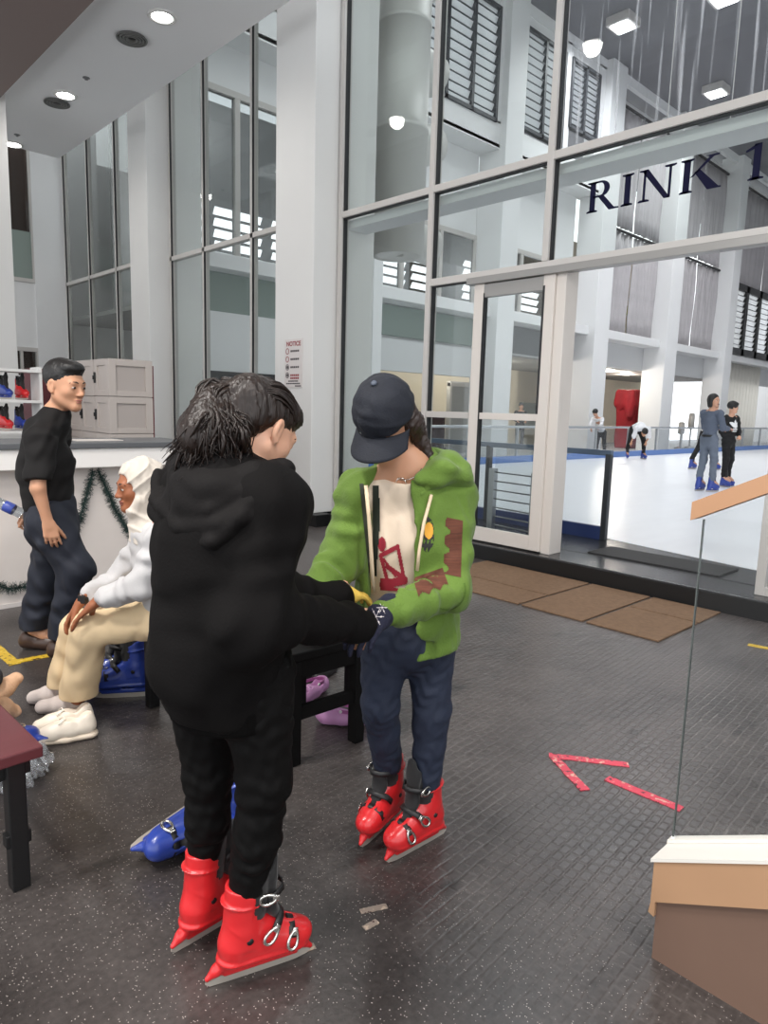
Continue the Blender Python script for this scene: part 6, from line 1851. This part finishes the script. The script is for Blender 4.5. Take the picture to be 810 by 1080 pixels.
# bottle held behind him
bt = empty('water_bottle', tuple(pth(16, 537, 3.92))); tag(bt, 'clear plastic water bottle with blue label held behind the man in black', 'bottle')
p0 = pth(-4, 529, 3.9); p1 = pth(32, 546, 3.92); d = nrm(p1 - p0); Lb = np.linalg.norm(p1 - p0)
Q = V(d).to_track_quat('Z', 'Y').to_matrix()
put('bottle_body', MB().lathe([(.001, 0), (.028, .002), (.031, .015), (.029, .04), (.031, .055), (.031, .12), (.029, .14), (.031, .155), (.024, .185), (.013, .20), (.0125, .215), (.001, .216)], tuple(p1 - d * .216), 24, Q).me(), glass('bottle_plastic', (226, 232, 236), 2.2), bt)
put('label_band', MB().lathe([(.0312, .062), (.0322, .064), (.0322, .116), (.0312, .118)], tuple(p1 - d * .216), 24, Q).me(), pm('blue_label', (58, 76, 160), .4), bt)
put('cap', MB().lathe([(.001, 0), (.0145, 0), (.0145, .018), (.001, .019)], tuple(p1 - d * .216 - d * .004 + d * .212), 20, Q).me(), pm('bottle_cap', (226, 226, 228), .4), bt)

# ------------------------------------------------------------------ seated woman in white headscarf
J = dict(neck=pth(160, 552, 2.92), chest=pth(168, 590, 2.94), pel=pth(178, 640, 2.96), shL=pth(172, 568, 2.78), shR=pth(156, 566, 3.06), elL=pth(148, 618, 2.74), wrL=pth(103, 634, 2.77),
         elR=pth(126, 612, 3.06), wrR=pth(88, 631, 2.93), hipL=pth(176, 650, 2.90), hipR=pth(176, 648, 3.06), kneeL=pth(95, 664, 2.86), kneeR=pth(84, 662, 3.02), ankL=pth(80, 737, 2.98), ankR=pth(66, 730, 3.10))
fL = on_z(45, 752); fR = on_z(36, 742)
J['toeL'] = A3(fL[0], fL[1], .03); J['toeR'] = A3(fR[0], fR[1], .03)
J['ankL'][2] = .085; J['ankR'][2] = .085
Ph = person(J, 'person in white headscarf, white blouse and cream trousers sitting with hands on one knee')
fw = nrm(-iR * .96 - iF * .10)
hf = nrm(-iR * .80 - iF * .58 + A3(0, 0, -.10)); HF = frame(hf); hs = .90
hc = pth(146, 512, 2.90)
lat = nrm(np.cross(fw, up))
S, HP = body(J, .0055, HF, hs, hc, scale=.85, ears=False, chestF=fw, hands=[dict(W=J['wrL'], d=fw * .7 - up * .62 + iF * .1, n=-up * .7 - fw * .5, l=iF, s=1.08, curl=(.12, .25, .2), spread=.15),
                                                    dict(W=J['wrR'], d=fw * .55 - up * .8, n=-up * .3 + fw * -.6 , l=-iF, s=1.05, curl=(.2, .3, .25), spread=.12)])
put('body', S.mesh(), SK_dark, Ph); face_parts(Ph, HP, HF, hs, lip=(128, 66, 58))
M_scarf = pm('white_scarf', (200, 190, 178), .8, bump=.25, bscale=260, sheen=.2)
S = SDF(.005)
S.ell(HP(0, -.024, .030), A3(.090, .108, .102) * hs, HF, .02)
S.ell(HP(0, -.005, -.075), A3(.068, .072, .07) * hs, HF, .03)
S.cone(HP(0, -.02, -.08), J['neck'] - up * .03, .068, .085, .05)
S.ell(J['neck'] - up * .04 - fw * .03, (.105, .115, .065), k=.05)
S.cone(J['neck'] + fw * .035 + up * .0, J['chest'] + fw * .075 + up * .04, .05, .03, .04, flat=(fw, .6))
S.ell(HP(0, .095, -.022), A3(.069, .104, .094) * hs, HF, .012, True)
S.chain([HP(.075, .03, -.06), HP(.04, .055, -.115), HP(-.04, .055, -.115), HP(-.075, .03, -.06)], [.012, .013, .013, .012], .02)
def drape(x, y, z):
    q = [(x - hc[0]) * HF[0, i] + (y - hc[1]) * HF[1, i] + (z - hc[2]) * HF[2, i] for i in range(3)]
    v = q[1] * 42 + q[2] * 26 + 2.2 * np.sin(q[2] * 21 + q[0] * 9)
    w = q[2] * 46 - q[1] * 30
    low = np.clip((-.07 - q[2]) / .03, 0, 1)
    return (-(.0065 * (1 - low) * (1 - np.abs(np.sin(v))) ** 2 + .008 * low * (1 - np.abs(np.sin(w))) ** 2)).astype(np.float32)
S.disp.append(drape)
S.disp.append(cloth(.0022, .07, 61, (1.4, 1.4, .6))); put('headscarf', S.mesh(), M_scarf, Ph)
M_blouse = pm('white_blouse', (186, 184, 184), .8, bump=.15, bscale=220)
S = SDF(.006)
S.cone(J['neck'] - up * .06, J['chest'], .105, .130, .05, flat=(fw, .75)).cone(J['chest'], J['pel'] - up * .03, .132, .150, .05, flat=(fw, .8), fold=(2, .005))
for q in 'RL':
    S.cone(J['neck'] - up * .06, J['sh' + q], .06, .062, .05)
    S.cone(J['sh' + q], J['el' + q], .064, .058, .03, fold=(3, .005)); w_ = J['el' + q] + (J['wr' + q] - J['el' + q]) * .80
    S.cone(J['el' + q], w_, .056, .046, .03, fold=(3, .005)); S.cone(w_ - (w_ - J['el' + q]) * .25, w_, .050, .050, .004, cap=True)
S.disp.append(cloth(.006, .08, 62)); S.cut(J['pel'] - up * .085, (0, 0, -1)); put('blouse', S.mesh(), M_blouse, Ph)
M_ctr = pm('cream_trousers', (226, 200, 160), .75, bump=.15, bscale=200, var=.05)
S = SDF(.006)
S.ell(J['pel'] - up * .03, (.16, .16, .12), k=.05)
for q in 'RL':
    S.cone(J['hip' + q], J['knee' + q], .088, .076, .04, fold=(2, .004))
    b = J['knee' + q] + (J['ank' + q] - J['knee' + q]) * .86
    S.cone(J['knee' + q], b, .078, .082, .03, fold=(2, .005), cap=False)
    S.ell(b + (b - J['knee' + q]) * .10, (.064, .064, .10), k=.015, sub=True)
S.disp.append(cloth(.0032, .08, 63, (1, 1, .6))); S.cut(A3(0, 0, .135), (0, 0, -1)); put('trousers', S.mesh(), M_ctr, Ph)
for q in 'RL':
    S = SDF(.005); a = J['ank' + q]; t = J['toe' + q]
    S.chain([a + up * .12, a, a * .5 + t * .5 + up * .005, t], [.037, .040, .038, .033], .02); S.ell(a - nrm(t - a) * .03 - up * .045, (.034, .034, .034), k=.02)
    S.cut((0, 0, .003), (0, 0, -1)); put('sock', S.mesh(), pm('grey_socks', (196, 184, 178), .85, bump=.4, bscale=200), Ph)
wd = nrm(J['wrL'] - J['elL'])
wb = J['wrR'] - nrm(J['wrR'] - J['elR']) * .005
put('watch', MB().cyl(wb - nrm(J['wrR'] - J['elR']) * .012, wb + nrm(J['wrR'] - J['elR']) * .012, .031).obb(wb - iF * .03, iR, up, iF, .016, .018, .006, bev=.003).me(), pm('black_watch', (28, 27, 28), .4), Ph)
ph = pth(128, 628, 2.80)
o = put('phone', MB().obb(ph, nrm(iR + up * .12), nrm(up), iF, .055, .013, .03, bev=.006).me(), pm('phone_black', (26, 27, 27), .35)); tag(o, 'black phone case lying in the seated woman\'s lap by her sleeve', 'phone')

# ------------------------------------------------------------------ person whose feet reach in at the left edge
OY = A3(0, .5, 0)
J = dict(neck=A3(.10, 2.45, 1.12), chest=A3(.08, 2.42, .86), pel=A3(.05, 2.42, .58), shR=A3(.16, 2.27, 1.06), shL=A3(.10, 2.62, 1.06), elR=A3(.30, 2.26, .80), wrR=A3(.45, 2.4, .66), elL=A3(.26, 2.7, .80), wrL=A3(.44, 2.68, .66),
         hipR=A3(.08, 2.36, .56), hipL=A3(.06, 2.52, .56), kneeR=A3(.40, 2.55, .54), kneeL=A3(.36, 2.80, .54))
for _k in list(J): J[_k] = J[_k] + OY
fa = pth(2, 744, 2.52); fb = pth(-12, 748, 2.75)
J['ankR'] = pth(-14, 742, 2.60); J['toeR'] = pth(13, 750, 2.72); J['ankL'] = pth(-10, 738, 2.90); J['toeL'] = pth(16, 716, 3.0)
Po = person(J, 'person mostly outside the left edge, only beige sock tips showing above the bench')
HF = frame(nrm(A3(.9, .4, -.2)))
S, HP = body(J, .009, HF, .95, A3(.14, 2.97, 1.29), scale=.85, chestF=A3(.9, .3, 0), hands=[dict(W=J['wrR'], d=A3(.7, .3, -.5), n=A3(0, 0, -1), l=A3(0, 1, 0)), dict(W=J['wrL'], d=A3(.7, .1, -.5), n=A3(0, 0, -1), l=A3(0, -1, 0))])
put('body', S.mesh(), SK_tan, Po); face_parts(Po, HP, HF, .95)
S = SDF(.01)
S.cone(J['chest'] + up * .1, J['pel'], .13, .15, .05, flat=(A3(1, 0, 0), .8))
for q in 'RL': S.cone(J['neck'] - up * .05, J['sh' + q], .06, .06, .05).cone(J['sh' + q], J['el' + q], .065, .055, .03).cone(J['el' + q], J['wr' + q], .055, .042, .03)
S.cut(J['pel'] - up * .04, (0, 0, -1)); put('sweater', S.mesh(), pm('grey_knit', (96, 92, 92), .85), Po)
S = SDF(.01); S.ell(J['pel'], (.15, .16, .11))
for q in 'RL': S.cone(J['hip' + q], J['knee' + q], .085, .07, .04).cone(J['knee' + q], J['ank' + q] + up * .1, .07, .055, .03)
put('trousers', S.mesh(), M_navy, Po)
for q in 'RL':
    S = SDF(.004); a = J['ank' + q]; t = J['toe' + q]; d = nrm(t - a)
    S.chain([a + (J['knee' + q] - a) * .12, a, a * .45 + t * .55, t], [.042, .042, .040, .030], .02, fold=(5, .002))
    for k in range(4): S.ell(t + d * .012 + np.cross(d, up) * (.024 - .016 * k), (.012, .012, .012), k=.012)
    put('sock', S.mesh(), pm('beige_socks', (208, 168, 136), .85, bump=.4, bscale=180), Po)
pp = empty('stool', (.0, 2.94, 0)); tag(pp, 'low stool outside the left edge carrying the person with beige socks', 'stool')
put('seat', MB().lathe([(.001, .42), (.19, .42), (.19, .455), (.001, .455)], (.04, 2.94, 0)).me(), M_maroon, pp)
for k in range(4):
    a = k * 1.571 + .6; put('leg', MB().cyl((.04 + .15 * math.cos(a), 2.94 + .15 * math.sin(a), 0), (.04 + .13 * math.cos(a), 2.94 + .13 * math.sin(a), .42), .02).me(), M_black, pp)

# ------------------------------------------------------------------ skaters on the ice
ICE = .157
def skater(base, fwd, H, label, top_mat, leg_mat, hairfn=None, lean=0.0, armsJ=None, face=None, res=.013, sleeve=True, skmat=None, skin=None, spread=.11, hair_mat=None, phase=.12, detail=True, collar=None):
    """standing figure of height H (without skates) on the ice"""
    f = nrm(fwd); r = nrm(np.cross(f, up)); b = np.array(base, float); b[2] = ICE
    k = H / 1.65; zs = .10
    def W(x, y, z): return b + r * x * k + f * (y * k + lean * max(0, z - .85) * k) + up * (z * k + zs)
    J = dict(neck=W(0, .0, 1.36), chest=W(0, 0, 1.14), pel=W(0, -.01, .88), hipR=W(.085, -.01, .86), hipL=W(-.085, -.01, .86), kneeR=W(spread, .03 + phase * .5, .47), kneeL=W(-spread, .03 - phase * .5, .47),
             ankR=W(spread, phase, .10), ankL=W(-spread, -phase, .10), toeR=W(spread, phase + .14, .03), toeL=W(-spread, -phase + .14, .03), shR=W(.175, 0, 1.32), shL=W(-.175, 0, 1.32))
    a = armsJ or dict(elR=(.22, .0, 1.06), wrR=(.16, .22, 1.0), elL=(-.22, 0, 1.06), wrL=(-.16, .22, 1.0))
    for q, v in a.items(): J[q] = W(*v)
    e = person(J, label)
    hf = frame(nrm(face if face is not None else f)); hc = W(0, .02, 1.55)
    S, HP = body(J, res, hf, k, hc, scale=.85 * k, chestF=f, hands=[dict(W=J['wr' + q], d=J['wr' + q] - J['el' + q], n=-up, l=r * (-1 if q == 'R' else 1), s=k) for q in 'RL'])
    put('body', S.mesh(), skin or SK_light, e); face_parts(e, HP, hf, k)
    S = SDF(res)
    S.cone(J['chest'] + up * .1 * k, J['chest'], .12 * k, .135 * k, .05, flat=(f, .75)).cone(J['chest'], J['pel'] + up * .04, .135 * k, .13 * k, .05, flat=(f, .8), fold=(3, .005))
    for q in 'RL':
        S.cone(J['neck'] - up * .05 * k, J['sh' + q], .06 * k, .06 * k, .05).cone(J['sh' + q], J['el' + q], .066 * k, .056 * k, .03, fold=(3, .004))
        S.cone(J['el' + q], J['el' + q] + (J['wr' + q] - J['el' + q]) * (.9 if sleeve else .45), .055 * k, .045 * k, .03)
    S.cone(J['neck'] - up * .06, J['neck'], .07 * k, .055 * k, .03)
    S.disp.append(cloth(.008, .12, 71)); S.cut(J['pel'] - up * .03, (0, 0, -1))
    tm = S.mesh(); put('top', tm, top_mat, e)
    S = SDF(res); S.cone(J['pel'] + up * .06, J['pel'] - up * .05, .125 * k, .135 * k, .05, flat=(f, .82))
    for q in 'RL': S.cone(J['hip' + q], J['knee' + q], .092 * k, .066 * k, .04).cone(J['knee' + q], J['ank' + q] + up * .08, .066 * k, .060 * k, .03, fold=(2, .004)).cone(J['ank' + q] + up * .08, J['ank' + q] + up * .03, .06 * k, .056 * k, .01)
    S.disp.append(cloth(.006, .1, 72)); put('trousers', S.mesh(), leg_mat, e)
    hd = math.atan2(f[1], f[0])
    for q, sd in (('R', 1), ('L', -1)):
        p = J['ank' + q]; skate(skM((p[0] + f[0] * .04, p[1] + f[1] * .04, ICE), hd + (-.12 if sd > 0 else .12), s=.92 * k), sd, skmat or M_skblue, e, detail=False)
    if hairfn:
        S = SDF(res * .8); hairfn(S, HP, hf, k); put('hair', S.mesh(), hair_mat or M_hair2, e)
    return e, J, HP, hf, tm, W
def bob(S, P, F, k):
    S.ell(P(0, -.022, .042), A3(.086, .10, .088) * k, F, .01)
    for q in (-1, 1): S.cone(P(q * .072, -.015, .03), P(q * .082, -.0, -.095), .036 * k, .034 * k, .03)
    S.cone(P(0, -.07, .0), P(0, -.06, -.085), .06 * k, .055 * k, .03)
    S.ell(P(0, .11, -.03), A3(.052, .09, .10) * k, F, .01, True)
def crop(S, P, F, k):
    S.ell(P(0, -.02, .040), A3(.092, .108, .098) * k, F, .01).ell(P(0, .05, .07), A3(.07, .05, .04) * k, F, .02)
    S.ell(P(0, .125, -.045), A3(.09, .09, .075) * k, F, .01, True).ell(P(0, -.09, -.09), A3(.09, .09, .06) * k, F, .01, True)
b1 = on_z(743, 518, ICE); b2 = on_z(764, 513, ICE)
M_den = pm('denim_shirt', (88, 96, 112), .8, bump=.2, bscale=150, var=.1); M_den2 = pm('denim_jeans', (100, 108, 122), .8, bump=.2, bscale=150, var=.1)
M_bsw = pm('black_sweat', (20, 19, 20), .8)
e1, J1, HP1, HF1, tm1, W1 = skater(b1, iR * .80 + iF * .35, 1.62, 'person in blue grey denim shirt and jeans, dark bob hair, skating beside the boy', M_den, M_den2, bob,
       armsJ=dict(elR=(.22, .06, 1.06), wrR=(.14, .30, 1.05), elL=(-.22, .10, 1.06), wrL=(-.12, .33, 1.04)), face=iR * .45 - iF * .85 + up * .02, spread=.09, phase=.06)
put('belt', MB().lathe([(.128, -.018), (.134, -.018), (.134, .018), (.128, .018)], tuple(J1['pel'] + up * .035)).me(), M_black, e1)
e2, J2, HP2, HF2, tm2, W2 = skater(b2, iR * .45 - iF * .80, 1.52, 'person in black sweatshirt with white three leaf emblem and black trousers on the ice', M_bsw, M_bsw, crop,
       armsJ=dict(elR=(.20, -.06, 1.06), wrR=(.10, -.02, .88), elL=(-.20, .06, 1.05), wrL=(-.06, .18, .96)), face=iR * .90 - iF * .05 - up * .05, spread=.11, phase=.04)
def trefoil(s, t):
    s = (s - .5) * 2; t = (t - .5) * 2
    def leaf(a, L, w):
        x = s * math.cos(a) + (t - .3) * math.sin(a); y = -s * math.sin(a) + (t - .3) * math.cos(a)
        return -.05 < y < L and abs(x) < w * math.sin(max(0, min(1, (y + .05) / L)) * 3.14) ** .7
    return any(leaf(math.pi + a, 1.15, .26) for a in (0, .75, -.75)) or (.38 < t < .85 and abs(s) < .5 and not (.52 < t < .58 or .68 < t < .73))
ch = J2['chest']; f2 = nrm(iR * .45 - iF * .80); r2 = nrm(np.cross(f2, up))
o_ = ch + f2 * .5 + up * .19 - r2 * (-.15)
decal('emblem', e2, pm('white_print', (236, 236, 236), .6), tm2, ch + f2 * .5 + up * .17 + r2 * .14, -r2, -up, -f2, lambda s, t: trefoil(s / .28, t / .28), .28, .28, .008, .01)
# partly hidden skater behind the denim pair
b3 = on_z(741, 495, ICE)
skater(b3, iR * .9 + iF * .2, 1.6, 'person in dark clothes skating behind the denim shirt, one blue skate trailing', pm('pale_top', (206, 200, 196), .8), M_bsw, crop, lean=.25, spread=.10, phase=.28)
# bending skater by the barrier, hands on knees
b4 = on_z(670, 484, ICE)
def bent(base, fwd, label, top, legs, res=.016):
    f = nrm(fwd); r = nrm(np.cross(f, up)); b = np.array(base, float); b[2] = ICE
    def W(x, y, z): return b + r * x + f * y + up * (z + .1)
    J = dict(pel=W(0, -.12, .84), chest=W(0, .18, .92), neck=W(0, .38, .84), hipR=W(.12, -.1, .82), hipL=W(-.12, -.1, .82), kneeR=W(.22, .02, .45), kneeL=W(-.22, .02, .45), ankR=W(.26, -.04, .1), ankL=W(-.26, -.04, .1),
             toeR=W(.28, .1, .03), toeL=W(-.28, .1, .03), shR=W(.18, .34, .86), shL=W(-.18, .34, .86), elR=W(.24, .32, .60), wrR=W(.23, .16, .44), elL=W(-.24, .32, .60), wrL=W(-.23, .16, .44))
    e = person(J, label); hf = frame(nrm(f * .5 - up * .8)); hc = W(0, .52, .74)
    S, HP = body(J, res, hf, 1, hc, scale=.85, chestF=up * 1.0, hands=[dict(W=J['wr' + q], d=-up, n=-f, l=r) for q in 'RL'])
    put('body', S.mesh(), SK_tan, e)
    S = SDF(res); S.cone(J['pel'], J['chest'], .16, .15, .05, flat=(up, .8)).cone(J['chest'], J['neck'], .15, .1, .05, flat=(up, .8))
    for q in 'RL': S.cone(J['neck'], J['sh' + q], .06, .07, .05).cone(J['sh' + q], J['el' + q], .07, .065, .03)
    S.disp.append(cloth(.012, .14, 75)); put('top', S.mesh(), top, e)
    S = SDF(res); S.ell(J['pel'] - up * .04, (.16, .16, .13))
    for q in 'RL': S.cone(J['hip' + q], J['knee' + q], .1, .075, .04).cone(J['knee' + q], J['ank' + q] + up * .12, .075, .062, .03)
    put('trousers', S.mesh(), legs, e)
    S = SDF(res); crop(S, HP, hf, 1); put('hair', S.mesh(), M_hair2, e)
    hd = math.atan2(f[1], f[0])
    for q, sd in (('R', 1), ('L', -1)): skate(skM((J['ank' + q][0] + f[0] * .04, J['ank' + q][1] + f[1] * .04, ICE), hd - sd * .25, s=.95), sd, M_skblue, e, detail=False)
    return e
bent(b4, -iF * .9 + iR * .05, 'person in white top bending over with hands on knees in front of the red cover', pm('white_top', (226, 226, 228), .8), M_bsw)
# person in white leaning on the barrier from outside
b5 = on_y(635, 470, 11.5)
ICE_ = ICE; ICE = .04
skater((b5[0], 11.55, 0), -iR * .6 - iF * .75, 1.5, 'person in white shirt and black trousers leaning over the far barrier, head down', pm('white_top', (226, 226, 228), .8), M_bsw, crop, lean=1.0,
       armsJ=dict(elR=(.2, .35, 1.12), wrR=(.14, .52, 1.0), elL=(-.2, .35, 1.12), wrL=(-.14, .52, 1.0)), face=-iR * .6 - iF * .5 - up * .5, res=.016)
b6 = on_y(549, 440, 15.6)
skater((b6[0], 15.6, 0), -iF, 1.7, 'dark silhouette of a capped person standing in the cream room behind the rink', pm('dark_coat', (34, 34, 36), .8), M_bsw, crop, res=.016, hair_mat=pm('grey_cap', (60, 62, 64), .8), skmat=M_liner)
ICE = ICE_

# ================================================================== LIGHT
for i, (x, y) in enumerate(((-2, 1), (.5, -1.5), (-2.2, 3.2), (-.6, 2.4))):  # added fill lights with discs, out of view, to brighten the counter front
    o = struct('ceiling_lamp_or_fill', MB().lathe([(.001, 0), (.14, 0), (.14, -.02), (.001, -.02)], (x, y, SZ - .12)).me(), M_fill_disc := glow('fill_disc_glow', (255, 250, 244), 3))
    l = bpy.data.lights.new('lobby_fill', 'AREA'); l.shape = 'DISK'; l.size = .5; l.energy = 130; l.color = (1, .97, .93)
    q = bpy.data.objects.new('lobby_fill', l); COL.objects.link(q); q.location = (x, y, SZ - .17)
w = bpy.data.worlds.new('world'); SC.world = w; w.use_nodes = True
nt = w.node_tree; bg = nt.nodes['Background']
bg.inputs[0].default_value = (.94, .97, 1.0, 1); bg.inputs[1].default_value = 2.0
SC.view_settings.view_transform = 'Standard'
SC.view_settings.look = 'None'
SC.view_settings.gamma = 1.0
SC.view_settings.use_curve_mapping = False
SC.view_settings.exposure = 0.12
SC.cycles.max_bounces = 8
SC.cycles.transparent_max_bounces = 24
SC.cycles.caustics_reflective = False
SC.cycles.caustics_refractive = False
SC.cycles.sample_clamp_indirect = 6
